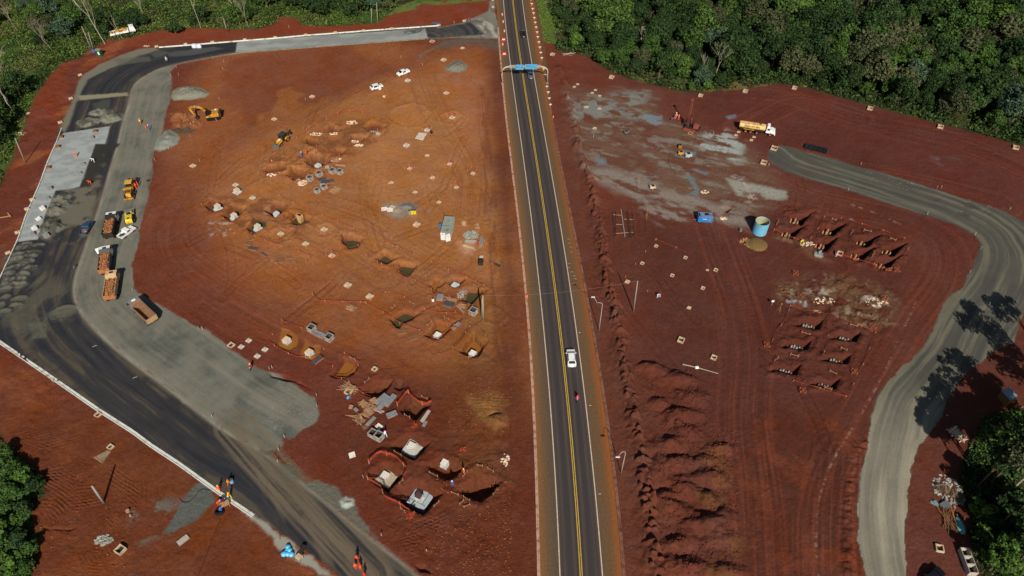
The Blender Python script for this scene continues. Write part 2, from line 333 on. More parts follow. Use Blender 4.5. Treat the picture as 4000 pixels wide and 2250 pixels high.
# ---- tracks worn by vehicles
for t in (PL(5, -900,900, -300,430, 200,150) + PL(1, 700,1120, 1250,780, 1700,480), PL(1, -300,1440, 300,1180, 900,900, 1560,640, 1850,480, 2000,400), PL(1, 1900,400, 1620,640, 1680,850, 1820,1200, 2000,1448) + PL(5, 2100,180, 2200,420, 2150,700),
          PL(5, 700,560, 1200,700, 1600,1020, 2000,1180), PL(5, 100,650, 700,950, 1300,1350), PL(4, 1500,560, 1700,300, 2100,60) + PL(1, 0,1150, 500,900)):
    t = [tuple(p) for p in smooth(t, 3, 6)]; streak(t, 6.5, 0.20, 0.45, 26, 5, (120, 62, 44), 0.5, 0.0, 0.3, 0.035)
for t in (PL(4, 1700,500, 1480,900, 1520,1250, 1800,1440) + PL(8, 2100,260, 2576,560) + PL(9, 300,650), PL(4, 1900,500, 1650,800, 1700,1100, 2100,1400) + PL(9, 0,200, 700,560, 1100,700, 1500,900, 1900,1300)):
    t = [tuple(p) for p in smooth(t, 3, 6)]; streak(t, 8, 0.22, 0.4, 30, 6, None, 0, 0, 0, 0.03)
for t in (PL(3, -500,900, 200,950, 700,1180, 1300,1300, 2000,1448) + PL(7, 2576,260), PL(7, -400,180, 400,560, 1300,740, 1750,900, 1850,1100, 1800,1400) + PL(11, 1500,300, 1250,750, 1050,1050, 900,1400) + PL(15, 600,400, 480,900, 520,1448),
          PL(10, 1900,-900, 2300,200, 2400,700, 2300,1300) + PL(14, 2400,500, 2450,1448), PL(2, 2300,1300, 2576,1150) + PL(3, 300,980, 900,1180), PL(15, 740,200, 690,700, 700,1449), PL(7, 300,150, 900,300, 1500,380, 2300,600)):
    t = [tuple(p) for p in smooth(t, 3, 6)]; streak(t, 8, 0.24, 0.5, 26, 7, (112, 54, 38), 0.5, 0.0, 0.35, 0.03)
streak([tuple(p) for p in smooth(PL(11, 1500,120, 1300,560, 1150,900, 950,1250) + PL(15, 620,330, 500,700, 470,1100, 510,1449), 2, 3)], 0.28, 0.0, 2.0, 0.5, 9, (140, 110, 98), 0.6, 0.1, 0.2)
streak([tuple(p) for p in smooth(PL(7, 780,590, 1100,700, 1400,840), 2, 3)], 0.3, 0.0, 2.0, 1.2, 9, (150, 120, 105), 0.6, 0.02, 0.1)
COLR[..., 2] *= .9; COLR[..., 1] *= 1.05; COLR *= np.where(X > 10, 1.06, 1.0)[..., None]
# ---- tyre ruts
def ruts(pts, gap=1.9, k=.16, dz=.05, seed=1):
    pts = [tuple(p) for p in smooth(pts, 2.5, 5)]; sl = win(pts, 4); d, s = sdist(pts, sl, closed=False); d = d + .5 * fbm(X[sl], Y[sl], 7, 2, seed)
    m_ = np.zeros_like(d)
    for o_ in (-gap/2, gap/2): m_ += np.exp(-((d - o_) / .26) ** 2)
    m_ *= sst((vnoise(s / 9, s * 0, seed) - .25) / .3); COLR[sl] *= (1 - k * m_)[..., None]; e = np.exp(-((np.abs(d) - gap/2 - .45) / .22) ** 2) * (m_ < .5); COLR[sl] *= (1 + .5 * k * e)[..., None]; Z[sl] += -dz * m_ + dz * .5 * e
qr = random.Random(77)
for i in range(70):
    cx_, cy_, a_ = ((qr.uniform(1100, 1900), qr.uniform(150, 1300), qr.uniform(.5, 2.4)) if i < 34 else (qr.uniform(2500, 3300), qr.uniform(500, 1900), qr.uniform(1.0, 2.2)) if i < 52 else (qr.uniform(3200, 3900), qr.uniform(380, 640), qr.uniform(-.5, .2)) if i < 58 else (qr.uniform(560, 1000), qr.uniform(300, 1200), qr.uniform(.7, 1.8)))
    c0 = G(cx_, cy_); cur = qr.uniform(-.035, .035); L_ = qr.uniform(12, 34); pt = []; x_, y_, t_ = c0[0], c0[1], a_
    for k_ in range(int(L_ / 3)): pt.append((x_, y_)); x_ += 3 * math.cos(t_); y_ += 3 * math.sin(t_); t_ += cur * 3
    ruts(pt, 1.9, qr.uniform(.1, .24), .05, i)
# ---- forest floor and grass
FOR_R = PL(2, 330,0, 430,300, 440,500, 760,560, 1000,725, 1280,820, 1500,870, 1730,930, 2050,910, 2300,885) + PL(3, 0,850, 100,840, 400,880, 620,950, 1100,1080, 1560,1200, 2060,1330, 2480,1448) + [G(4400, 640), (330, 210), (420, 420), (20, 420)]
FOR_L = PL(4, 0,420, 110,130, 170,0) + PL(0, 250,1250, 330,1000, 500,760, 620,640, 800,590, 900,500, 960,480, 1090,400, 1250,400, 1500,330, 1680,290, 1870,280, 2576,300) + PL(1, 160,250, 270,170, 430,180, 450,250, 620,270, 900,250, 1200,240, 1340,150, 1400,110, 1600,50, 1750,20, 2200,-10) + [(-5, 420), (-420, 420), (-420, 170), G(-400, 760)]
FOR_BL = [G(-200, 1600)] + PL(12, 0,40, 80,200, 200,260, 350,380, 430,520, 480,600, 380,680, 300,830, 340,1000, 410,1000, 390,1200, 340,1300, 310,1449) + [G(60, 2400), G(-300, 2400)]
FOR_BR = PL(15, 2569,-250, 2150,-160, 2050,100, 1960,300, 1930,550, 1950,700, 2050,800, 2050,900, 2010,1000, 2060,1150, 2060,1250, 2120,1400, 2130,1449) + [G(3860, 2400), G(4400, 2400), G(4400, 1500)]
for q in (FOR_R, FOR_L, FOR_BL, FOR_BR): paint(q, (44, 52, 28), 2.0, 1.2, 3, 0.97)
blotch(FOR_L, (92, 84, 48), 8, 0.05, 0.3, 0.7, 31, 2); blotch(FOR_L, (72, 96, 36), 10, 0.0, 0.3, 0.85, 32, 2); blotch(FOR_R, (80, 84, 44), 8, 0.1, 0.4, 0.6, 33, 2)
blotch(PL(1, 1340,150, 1400,80, 1640,-10, 2100,-20, 2350,0, 1750,60, 1500,110), (96, 112, 52), 4, -0.3, 0.0, 0.9, 34, 1.5)
paint(PL(2, 245,0, 420,0, 470,200, 420,330, 440,440, 330,400, 300,250), (78, 104, 44), 1.5, 1, 4, 0.9)
blotch(PL(2, 330,0, 420,0, 520,250, 440,330, 330,100), (136, 124, 74), 4, -0.1, 0.15, 0.8, 36, 1.5)
blotch(PL(2, 660,520, 780,560, 1300,820, 2000,920, 2576,870, 2576,780, 1900,820, 1300,700, 900,560), (120, 106, 62), 4, -0.1, 0.2, 0.75, 37, 2)
paint(PL(0, 0,1270, 250,1260, 160,1448) + PL(4, 170,0, 110,150, 0,330), (74, 98, 40), 1.5, 1, 3, 0.9)
# verge of the highway
paint(PL(2, 195,0, 245,0, 330,470, 440,1448) + PL(6, 470,250, 440,0) + PL(2, 410,1300, 330,800, 250,300), (104, 76, 46), 0.5, 0.2, 3, 0.85)
# ---- left access roads
paint(PL(1, 1700,290, 1900,265, 2120,215, 2250,150, 2340,110, 2350,0, 2410,0, 2400,120, 2475,380, 2400,385, 1900,385, 1720,390), (118, 112, 100), 0.7, 0.6, 3, 1, 3, 2)
sl, w = paint(OUTER + INNER[::-1], (52, 50, 50), 0.5, 0.25, 3, 1, 3, 1)
for dpoly in (PL(1, 1730,300, 2160,225, 2300,345, 1900,378, 1740,380),): paint(dpoly, (54, 54, 56), 0.8, 0.5, 3, 0.9, 3, 1)
blotch(PL(1, 2100,190, 2280,180, 2450,320, 2430,375, 2250,350, 2150,240), (165, 158, 142), 2, -0.1, 0.2, 0.9, 44, 1, (0.3, 1.5, 0.5))
paint(GRAVEL, (113, 111, 98), 0.6, 0.7, 3, 1, 3, 2)
paint(PL(1, 1790,490, 1880,405, 2150,385, 2460,385, 2450,515, 2300,470, 2100,445, 1950,470), (92, 82, 70), 2.5, 1.2, 4, 0.8)
streak([tuple(p) for p in smooth(PL(1, 1700,560, 1950,440, 2150,410, 2460,440), 2, 3)], 3, 0.2, 0.4, 14, 7, (112, 104, 90), 0.5, 0.0, 0.3)
isr = (CLS > 0)
d, s = sdist(INNER, (slice(0, NR), slice(0, NU)), closed=False)
DI, SI = d, s
wv = fbm(X, Y, 9, 3, 9)
a1 = fbm((d + .35 * wv) / 1.5, s / 34, 1.0, 5, 3, 0.68); a2 = fbm((d + .3 * wv) / 0.32, s / 16, 1.0, 3, 4, 0.6); a3 = fbm(X, Y, 5, 6, 14, 0.7)
m = (CLS == 1)[..., None]
COLR[:] = np.where(m, COLR + (linv(92, 80, 62) - COLR) * (sst((a1 - 0.0) / 0.3) * 0.62 * sst((a3 + 0.5) / 0.6))[..., None], COLR)
COLR[:] = np.where(m, COLR + (linv(36, 38, 46) - COLR) * (sst((-a1 - 0.08) / 0.2) * 0.7)[..., None], COLR)
COLR[:] = np.where(m, COLR * (1 + 0.22 * a2 + 0.2 * a3)[..., None], COLR)
m = (CLS == 2)[..., None]
COLR[:] = np.where(m, COLR + (linv(128, 122, 106) - COLR) * (sst((a1 - 0.05) / 0.35) * 0.45)[..., None], COLR)
COLR[:] = np.where(m, COLR + (linv(72, 78, 74) - COLR) * (sst((-a3 * .6 - a1 * .6 + .12) / 0.7) * 0.6)[..., None], COLR)
COLR[:] = np.where(m, COLR * (1 + 0.14 * a2 + 0.22 * a3)[..., None], COLR)
# pale line of the buried gutter between asphalt and gravel, pale dusty edges
wI = np.exp(-((d + 0.15 * a3) / 0.42) ** 2) * (0.55 + 0.35 * a2) * (np.abs(X) < 190) * (s > 60)
COLR += (linv(150, 145, 128) - COLR) * np.clip(wI, 0, 0.8)[..., None]
blotch(PL(8, 0,-400, 740,0, 720,330, 300,560, 0,330), (96, 92, 76), 5, -0.05, 0.3, 0.55, 51, 4, (1.3, 0.35, 1.0))
blotch(PL(4, 560,470, 900,430, 1050,200, 990,560, 850,1000, 420,960, 470,720), (112, 106, 88), 4, -0.25, 0.15, 0.8, 52, 2)
blotch(PL(12, 2300,0, 2569,0) + PL(13, 300,500, 900,1200, 1000,1449, 700,1330, 300,1000, 0,500), (116, 102, 82), 3, -0.15, 0.3, 0.5, 53, 3, (-0.95, 0.18, 1.2))
streak([tuple(p) for p in smooth(PL(12, 2350,-60) + PL(13, 120,330, 400,640, 650,910, 900,1170, 1150,1449), 3, 3)], 5.2, .15, .6, 30, 8, (112, 98, 78), .75, -.3, .2)
# edges: shoulder gravel of the outer side in the bend
paint(PL(0, 1400,490, 1560,480, 1590,500, 1400,560, 1200,650, 1000,740, 880,800, 820,920, 780,1020, 740,1100, 700,1250, 650,1330, 600,1300, 700,1080, 750,950, 795,820, 850,745, 1000,650, 1200,560), (122, 118, 100), 1.0, 0.4, 3, 0.85, 3, 2)
for q, c, k in ((PL(0, 780,960, 1280,930, 1280,960, 800,1010), (150, 142, 112), 0.8), (PL(0, 1510,540, 1600,510, 1680,520, 1660,560, 1560,580), (78, 80, 72), 0.8),
                (PL(0, 1680,530, 2150,470, 2260,490, 1900,560, 1700,570), (82, 84, 80), 0.7), (PL(0, 1140,590, 1500,570, 1520,610, 1200,660), (92, 92, 80), 0.6),
                (PL(0, 940,1040, 1100,1000, 1110,1080, 950,1090), (76, 78, 68), 0.6), (PL(8, 300,360, 480,350, 470,500, 330,520), (98, 98, 78), 0.5)):
    paint(q, c, 0.8, 0.5, 2.5, k)
# bedding sand strip, wet and dark, beside the pavers
paint(PL(4, 960,0, 1200,0, 1150,60, 1020,110, 1100,150, 1010,200, 1060,240, 950,330, 900,420, 810,430), (48, 46, 38), 0.6, 0.9, 2.0, 0.95)
paint(PAVE, (158, 162, 158), 0.45, 0.12, 2, 1, 3, 4); blotch(PAVE, (128, 132, 128), 3, -0.2, 0.2, 0.55, 54, 0.5, (0.2, 1, 2))
paint(SLAB, (152, 156, 148), 0.4, 0.05, 2, 1, 3, 3); blotch(SLAB, (118, 120, 116), 4, -0.15, 0.3, 0.6, 55, 0.5, (0.1, 0.5, 1.6))
blotch(PL(1, 1450,320, 1690,285, 1650,320, 1490,345), (76, 76, 72), 1.5, -0.4, 0.0, 0.9, 56, 0.6)
# rough grey edge at the lower bank of the road
paint(PL(12, 2440,790, 2569,850) + PL(13, 150,960, 300,1080, 560,1260, 760,1449, 620,1449, 520,1350, 300,1230, 200,1130, 130,1000, 0,920), (150, 148, 134), 0.8, 0.7, 1.6, 0.95, 3, 2)
paint(PL(13, 60,200, 300,400, 440,520, 420,360, 280,330, 200,270), (92, 92, 76), 1.2, 1.0, 2, 0.8)
paint(PL(13, 420,520, 640,500, 780,560, 860,650, 980,700, 1060,850, 1200,1060, 1000,960, 760,740), (104, 104, 90), 0.8, 0.8, 2, 0.9)
paint(PL(12, 1960,520, 2040,500, 2190,690, 2000,860, 1850,950, 1700,1020, 1650,1000, 1790,760), (92, 97, 90), 0.7, 0.5, 2.5, .95)
blotch(PL(12, 1360,730, 1600,660, 1800,700, 1760,800, 1650,1000, 1450,1090, 1400,950, 1300,900), (104, 102, 92), 4.5, -0.12, 0.02, 0.92, 57, 3)
blotch(PL(12, 1300,1449, 1500,1150, 1900,1050, 1500,1449), (92, 86, 78), 3, -0.1, 0.2, 0.6, 58, 2)
# flat zones under the roads
rd = CLS > 0
Z[:] = np.where(rd, 0.012 * n3, Z)
# ---- right loop road
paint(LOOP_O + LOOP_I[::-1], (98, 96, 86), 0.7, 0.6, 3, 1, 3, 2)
cl = [((a[0] + b[0]) / 2, (a[1] + b[1]) / 2) for a, b in zip(resample(LOOP_I, 8), resample(LOOP_I, 8))]
d2, s2 = sdist([tuple(p) for p in smooth(LOOP_I, 3, 3)], (slice(0, NR), slice(0, NU)), closed=False)
b1 = fbm((d2 + .5 * wv) / 1.2, s2 / 30, 1.0, 5, 3, 0.6); b2 = fbm(d2 / 0.3, s2 / 10, 1.0, 3, 5, 0.6)
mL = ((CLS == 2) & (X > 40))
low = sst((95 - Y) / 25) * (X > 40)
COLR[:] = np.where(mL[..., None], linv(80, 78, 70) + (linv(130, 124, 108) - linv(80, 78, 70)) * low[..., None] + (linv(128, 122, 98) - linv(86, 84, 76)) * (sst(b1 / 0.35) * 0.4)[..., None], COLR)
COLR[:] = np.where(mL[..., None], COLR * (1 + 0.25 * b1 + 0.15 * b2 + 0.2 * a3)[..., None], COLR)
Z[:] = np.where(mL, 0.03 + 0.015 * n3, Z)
blotch(PL(7, 1600,560, 2000,560, 2250,700, 2150,800, 1900,700), (60, 58, 56), 3, 0.0, 0.3, 0.7, 61, 2)
# berm left of the loop road, toothed
sl = win(PL(15, 600,0, 1000,1449), 3); xx, yy = X[sl], Y[sl]
dB, sB = sdist([tuple(p) for p in smooth(PL(15, 1000,120, 900,180, 830,450, 800,760, 800,1000, 790,1200, 800,1449), 2, 2)], sl, closed=False)
Z[sl] += 0.45 * np.exp(-(dB / 1.0) ** 2) * (0.6 + 1.3 * fbm(xx + yy * 0.4, yy * 1.5, 1.3, 4, 15)) * (CLS[sl] == 0)
# ---- slurry ground around the drilling works
blotch(OV(1430,225, 1640,230, 1650,300, 1870,360, 1980,480, 1900,535, 1680,520, 1560,480, 1480,420, 1440,290), (112, 86, 68), 8, -0.6, -0.1, 0.8, 71, 9, (-0.35, 0.5, 1.3))
blotch(OV(1430,225, 1640,230, 1650,300, 1870,360, 1980,480, 1900,535, 1680,520, 1560,480, 1480,420, 1440,290), (100, 58, 42), 3.5, -0.05, 0.2, 0.75, 72, 9, (-0.35, 0.6, 1.3))
blotch(OV(1430,225, 1640,230, 1650,300, 1870,360, 1980,480, 1900,535, 1680,520, 1560,480, 1480,420, 1440,290), (132, 128, 116), 3, 0.08, 0.3, 0.6, 70, 9, (-0.4, 0.6, 1.5), 6)
blotch(PL(2, 580,1010, 1350,900, 1350,1180, 1250,1210, 1100,1180, 640,1200), (124, 126, 118), 3, -0.15, 0.15, 0.85, 73, 5)
blotch(PL(6, 760,240, 1000,250, 1250,320, 1500,440, 1850,500, 2000,600, 2440,700, 2400,850, 1900,760, 1500,800, 1300,650, 1000,420, 830,360), (138, 128, 116), 4, -0.25, 0.12, 0.85, 74, 5, (-0.5, 0.6, 1.4))
blotch(PL(2, 1850,1380, 2150,1300, 2350,1448) + PL(6, 2320,130, 2250,190, 1950,100, 1850,0), (156, 162, 154), 2.5, -0.12, 0.12, 0.95, 75, 4, (-0.4, 0.6, 1.5))
blotch(PL(2, 1330,1150, 1500,1170, 1510,1230, 1450,1260, 1340,1200), (116, 128, 136), 2, -0.4, -0.1, 0.9, 76, 1)
for q in (PL(6, 1740,290, 1780,280, 1830,360, 1895,470, 1860,520, 1750,510, 1830,470), PL(6, 1700,50, 1870,80, 1840,140, 1640,120), PL(2, 2140,1170, 2260,1140, 2250,1180, 2180,1210), PL(6, 1780,250, 2000,290, 1950,310), PL(2, 1060,1080, 1140,1070, 1130,1110), PL(6, 850,130, 950,150, 960,220, 860,220)):
    paint(q, (108, 120, 124), 0.7, 0.6, 2, 0.8)
blotch(PL(7, -400,360, 60,440, 220,500, 190,560, -60,560, -300,520), (150, 148, 134), 3, -0.3, 0.1, 0.9, 77, 1.5)
blotch(PL(6, 2200,320, 2300,330, 2420,460, 2500,500, 2450,620, 2330,560, 2400,480), (170, 156, 144), 1.2, 0.0, 0.2, 0.9, 78, 1.5)
paint(PL(3, 2200,-30, 2050,40, 1900,0), (120, 110, 110), 4, 2, 4, 0.3)
blotch(PL(7, 1600,130, 1900,150, 1940,240, 1800,250), (110, 104, 106), 3, -0.2, 0.3, 0.6, 79, 3)
blotch(PL(7, 780,740, 850,745, 900,790, 820,780), (170, 178, 180), 1, -0.5, -0.1, 0.9, 80, 0.5)
blotch(PL(7, 100,950, 350,970, 480,1020, 440,1060, 300,1000), (128, 104, 78), 2, -0.4, 0.1, 0.8, 81, 1.5)
blotch(PL(7, 300,1000, 560,1130, 720,1200, 560,1200, 400,1140), (122, 82, 52), 3, -0.4, 0.1, 0.6, 82, 2)
blotch(PL(7, 100,1400, 600,1300, 1300,1448) + PL(11, 1280,360, 1000,430, 700,330, 500,200, 100,120), (104, 74, 50), 3, -0.3, 0.15, 0.85, 83, 5)
blotch(PL(11, 330,0, 560,0, 600,60, 500,90), (176, 168, 152), 1.5, -0.1, 0.15, 0.9, 84, 1); blotch(PL(11, 920,80, 1060,90, 1190,190, 1090,200), (172, 164, 150), 1.5, -0.1, 0.15, 0.9, 85, 1)
blotch(PL(11, 190,140, 380,140, 380,180, 300,170), (150, 154, 154), 1.2, -0.2, 0.1, 0.9, 86, 0.6)
AR_ = PL(7, 100,1400, 600,1300, 1300,1448) + PL(11, 1280,360, 1000,430, 700,330, 500,200, 100,120); rough(AR_, .5, 1.4, 3, 49, 6, .7); blotch(AR_, (140, 122, 100), 1.6, 0.2, 0.36, 0.6, 48, 3)
for q, a_ in ((PL(7, 620,1320, 820,1300, 900,1400, 700,1448), 0.7), (PL(11, 600,-20, 700,10, 900,-30), 0.5), (PL(11, 820,300, 900,230, 1070,260, 1040,330, 860,340), 0.7), (PL(11, 500,120, 680,100, 650,200, 520,170), 0.5), (PL(7, 0,560, 150,540, 260,620, 480,640, 350,760, 60,720), 0.5), (PL(7, 210,1020, 330,1010, 340,1080, 240,1090), 0.4), (PL(7, 650,1160, 730,1160, 720,1240), 0.4)): rough(q, a_, 1.8, 2.0, 8, 5, 0.65, 0.15)
rough(PL(11, 300,0, 1250,0, 1200,450, 0,900, 150,200), 0.5, 2.4, 3, 18, 5, 0.6)
rough(PL(7, 60,560, 560,700, 1400,980, 1250,1280, 700,1150, 0,950), 0.5, 2.6, 3, 19, 5, 0.6)
# ---- dumped soil rows and ridge right of the highway
RID = [tuple(p) for p in smooth(PL(2, 500,690, 545,880, 590,1050, 620,1200, 680,1448) + PL(6, 740,240, 780,330, 830,520, 870,760, 900,950, 940,1100, 955,1300, 980,1448) + PL(10, 1040,200, 1060,340, 1105,560, 1130,800, 1180,1000, 1205,1150, 1230,1300) + PL(14, 1260,30, 1290,220, 1320,400, 1350,600, 1370,750, 1385,900, 1400,1050, 1430,1200, 1450,1449) + [G(2590, 2400)], 2, 2)]
sl = win(RID, 6); xx, yy = X[sl], Y[sl]; dR, sR = sdist(RID, sl, closed=False)
jag = 0.9 * fbm(xx, yy, 3.2, 4, 21, 0.6); nr = sst((245 - yy) / 40)
prof = np.where(dR + jag < 0, sst((dR + jag + 4.5) / 4.5), np.exp(-((dR + jag) / 0.55) ** 2))
sgn = -1.0
prof2 = np.where(sgn * (dR + jag) < 0, np.exp(-((dR + jag) / 2.2) ** 2), np.exp(-((dR + jag) / 0.7) ** 2))
Z[sl] += prof2 * nr * (0.85 + 1.0 * np.clip(fbm(xx * 1.2, yy * 0.7, 2.2, 4, 22, 0.65) + 0.25, 0, 2))
rq = random.Random(5); acc_ = 0
RR = resample(RID, 1.15)
for i, (hx, hy) in enumerate(RR):
    if hy > 232: break
    far = min(1, (240 - hy) / 60)
    if vnoise(np.array([hy / 5.5]), np.array([3.3]), 2)[0] < .22 and i % 3: continue
    for _k in range(2 + (i * 7 % 3)):
        bx0, by0 = hx + rq.uniform(-1.1, .9), hy + rq.uniform(-.7, .7); hh = rq.choice([.3, .4, .6, 1.0, 1.4]) * far; rx_, ry_ = rq.uniform(.3, 1.2), rq.uniform(.22, .7)
        sl = win([(bx0 - 2, by0 - 2), (bx0 + 2, by0 + 2)], .5); u_ = np.sqrt(((X[sl] - bx0 + .4 * (Y[sl] - by0)) / rx_) ** 2 + ((Y[sl] - by0) / ry_) ** 2) + .35 * fbm(X[sl], Y[sl], .8, 3, i); Z[sl] = np.maximum(Z[sl], hh * sst((1.25 - u_) / .8) + Z[sl] * .6)
HEAPS = PL(10, 1350,790, 1500,850, 1650,930, 1780,960, 1860,1100, 1500,1200, 1730,1280, 1600,1330, 1740,1440) + PL(14, 1500,140, 1700,120, 1740,300, 1560,330, 1480,480, 1700,500, 1800,600, 1590,830, 1560,700, 1780,900, 1930,960, 1620,1120, 1800,1130, 2050,1060, 1650,1370, 1850,1380, 2060,160, 1980,310, 2000,480, 1950,700, 2080,890, 2080,1370)
for i, (hx, hy) in enumerate(HEAPS):
    hx += rq.uniform(-1.1, 1.1); hy += rq.uniform(-.6, .6)
    q = [(hx + 3.0 * math.cos(t), hy + 2.3 * math.sin(t)) for t in np.linspace(0, 6.28, 9)[:-1]]
    sl = win(q, 5); r2_ = np.sqrt(((X[sl] - hx) / (2.2 + (i * 17 % 7) * .2)) ** 2 + ((Y[sl] - hy) / (1.5 + (i * 11 % 5) * .2)) ** 2) + 0.5 * fbm(X[sl], Y[sl], 2.2, 4, 30 + i)
    Z[sl] += (.8 + 0.45 * ((i * 37) % 10) / 10) * np.clip((1.2 - r2_) / 0.95, 0, 1) * 1.15
rough(PL(10, 1260,760, 1400,690, 1900,880, 2000,1448) + PL(14, 2300,0, 2200,700, 2300,1449, 1480,1449, 1400,700, 1330,0) + PL(10, 1250,1200), 0.32, 2.0, 3, 24, 6, 0.72, 0.15)
for q in ((2000, 170), (2030, 310), (2060, 500), (2030, 720), (2210, 1150), (2100, 1390), (1950, 640)): blotch(ell(14, q[0], q[1], 2.8, 2.0), (104, 66, 36), 2, -0.3, 0.1, 0.75, 90, 2.0)
# heaps on the highway's near side, clay heap row
rough(PL(9, 2050,1000, 2480,1000) + PL(13, 2520,400, 2450,760, 2150,700, 2000,160), 0.32, 2.0, 4, 26, 5, 0.62)
mound(PL(9, 2290,1330, 2380,1240, 2500,1250, 2560,1400, 2400,1448), 0.9, 2.5, (128, 84, 40), 0.25)
paint(PL(9, 2150,1080, 2460,1040, 2500,1240, 2380,1300, 2230,1330), (140, 98, 46), 3, 1.5, 2, 0.7)
rough(PL(13, 1350,760, 2000,760, 2350,900, 2569,1449, 1650,1449, 1250,950), 0.38, 2.6, 4, 27, 5, 0.6); rough(PL(13, 1900,100, 2569,100, 2569,900, 2450,800, 2300,330, 2000,250), 0.3, 1.8, 3, 28, 5, 0.6)
rough(OV(0,760, 110,700, 250,1200, 600,1450, 0,1450), 0.16, 1.8, 6, 29, 5, 0.6); rough(PL(0, 330,1000, 620,640, 870,520, 1100,420, 1300,420, 1000,640, 780,760, 700,1060, 560,1448, 200,1448), 0.45, 3.5, 2, 30, 5, 0.6, 0.2)
for q, a_ in ((PL(12, 80,0, 760,-40, 900,300, 300,430), 1.9), (PL(12, 350,400, 1400,340, 1380,760, 480,780), 1.75), (PL(12, 1150,380, 1650,340, 1680,660, 1300,640), 0.3), (PL(12, 420,700, 900,720, 700,940, 430,900), 1.6), (PL(12, 1080,780, 1330,760, 1250,980, 1020,980), 0.2), (PL(12, 380,1280, 1300,1120, 1200,1300, 900,1449, 340,1449), 0.7), (PL(13, 1680,860, 1880,830, 1870,970, 1500,1000), 2.0), (PL(13, 1400,1050, 1660,1060, 1560,1230), 1.9), (PL(13, 1980,680, 2180,560, 2260,480, 2330,560), 0.6), (PL(9, 2170,960, 2480,960, 2450,1240, 2200,1240), 1.5)):
    ripple(q, a_, 0.85, 0.07, int(a_ * 10) + 3)
# ---- stone piles, spoil, sand heaps
for q, h, c in ((PL(0, 1730,930, 1790,885, 1930,865, 2060,900, 2120,940, 2060,985, 1900,1005, 1740,1020, 1720,975), 0.9, (132, 130, 112)), (PL(0, 1650,1320, 1720,1300, 1770,1340, 1815,1375, 1780,1448) + PL(4, 1750,20, 1600,80, 1550,60, 1560,0), 0.8, (134, 136, 124)),
                (PL(1, 1905,690, 1990,620, 2050,605, 2130,655, 2110,710, 2040,732, 1930,712), 1.0, (120, 120, 104)), (PL(5, 1405,630, 1470,600, 1560,600, 1620,640, 1580,670, 1450,665), 0.7, (96, 98, 96)), (PL(13, 840,700, 900,655, 975,680, 985,740, 920,785, 850,770), 1.0, (168, 172, 158))):
    mound(q, h, 2.6, c, 0.22, 0.6, 2, 0.8)
mound(PL(0, 1700,1140, 1800,1100, 1940,1180, 2040,1240, 2020,1300, 1900,1330, 1750,1300), 0.5, 2, (146, 86, 48), 0.5, 1.2, 2, 1.0, 0.7)
mound(PL(0, 1690,1300, 1900,1290, 1990,1300, 1900,1350, 1790,1350), 0.2, 1, (84, 70, 54), 0.1, 0.6, 2, 1.0, 0.9)
blotch(PL(5, 1250,600, 1500,590, 1650,630, 1800,680, 1560,770, 1330,740), (140, 132, 120), 3, -0.35, 0.1, 0.8, 91, 2.5)
blotch(PL(5, 880,230, 1030,240, 1020,290, 900,310), (126, 108, 104), 1.5, -0.1, 0.2, 0.8, 92, 1)
blotch(PL(5, 2020,980, 2200,1000, 2180,1120, 2080,1130), (205, 150, 115), 3, -0.5, 0.0, 0.7, 93, 2.5); blotch(PL(5, 2070,780, 2110,780, 2110,825, 2070,825), (220, 180, 140), 2, -0.6, -0.1, 0.8, 94, 0.8)
paint(PL(5, 1370,660, 1440,650, 1450,700, 1390,700), (190, 165, 130), 1, 0.5, 1, 0.7)
blotch(PL(4, 2100,800, 2330,800, 2360,900, 2150,950), (165, 140, 122), 1.2, 0.1, 0.25, 0.9, 95, 1)
for cx, cy, rx, ry, h in ((900,1230,3.6,2.6,.6),(1010,1130,3.4,2.2,.7),(1110,1190,3.6,3.0,.8)):
    mound(ell(0, cx, cy, rx, ry), h*.7, 1.6, (124, 122, 104), 0.3, 0.9, 1.5, .9); blotch(ell(0, cx, cy, rx, ry), (66, 66, 58), 1.5, -.05, .15, .8, 3, .5)
for cx, cy, rx, ry, h in ((620,540,2.8,2.4,.8),(600,640,3.0,3.2,.9),(560,690,2.0,2.0,.6),(520,820,3.0,2.4,.8),(580,840,2.2,2.0,.6),(470,900,1.8,1.8,.5)):
    mound(ell(4, cx, cy, rx, ry), h*.8, 1.4, (104, 102, 88), 0.4, 0.9, 1.5, .9); blotch(ell(4, cx, cy, rx, ry), (62, 62, 52), 1.5, -.05, .15, .8, 4, .5)
for cx, cy in ((240,1010),(360,1015),(200,1050),(320,1090),(180,1120),(300,1130),(160,1175),(280,1190),(130,1240),(300,1250),(100,1310),(240,1320),(80,1370),(220,1370),(60,1425),(200,1420),(20,1448)):
    q = ell(4, cx + rq.uniform(-12, 12), cy + rq.uniform(-8, 8), rq.uniform(1.3, 2.1), rq.uniform(.7, 1.1), rot=rq.uniform(0, .5)); paint(q, (104, 101, 88), 0.3, 0.5, 1, 0.9, cx); blotch(q, (58, 58, 50), 1.2, -.1, .15, .8, cx, .6)
    sl = win(q, 2); sd = sdist(q, sl); Z[sl] += 0.16 * np.exp(-(sd / 0.35) ** 2) * (sd > -0.6) + 0.1 * fbm(X[sl], Y[sl], 0.8, 3, 3) * (sd > 0)
for cx, cy, rx, ry in ((190,120,1.9,1.2),(60,100,1.2,1.0),(160,185,1.6,0.8),(40,250,1.6,1.1),(10,180,1.0,1.0),(640,250,3.0,2.2),(60,20,1.5,.8)):
    q = ell(8, cx, cy, rx, ry, rot=0.3); paint(q, (92, 90, 76), 0.3, 0.3, 1, 0.85)
    sl = win(q, 2); sd = sdist(q, sl); Z[sl] += 0.22 * np.exp(-(sd / 0.4) ** 2) + 0.12 * fbm(X[sl], Y[sl], 0.8, 3, 3) * (sd > 0)
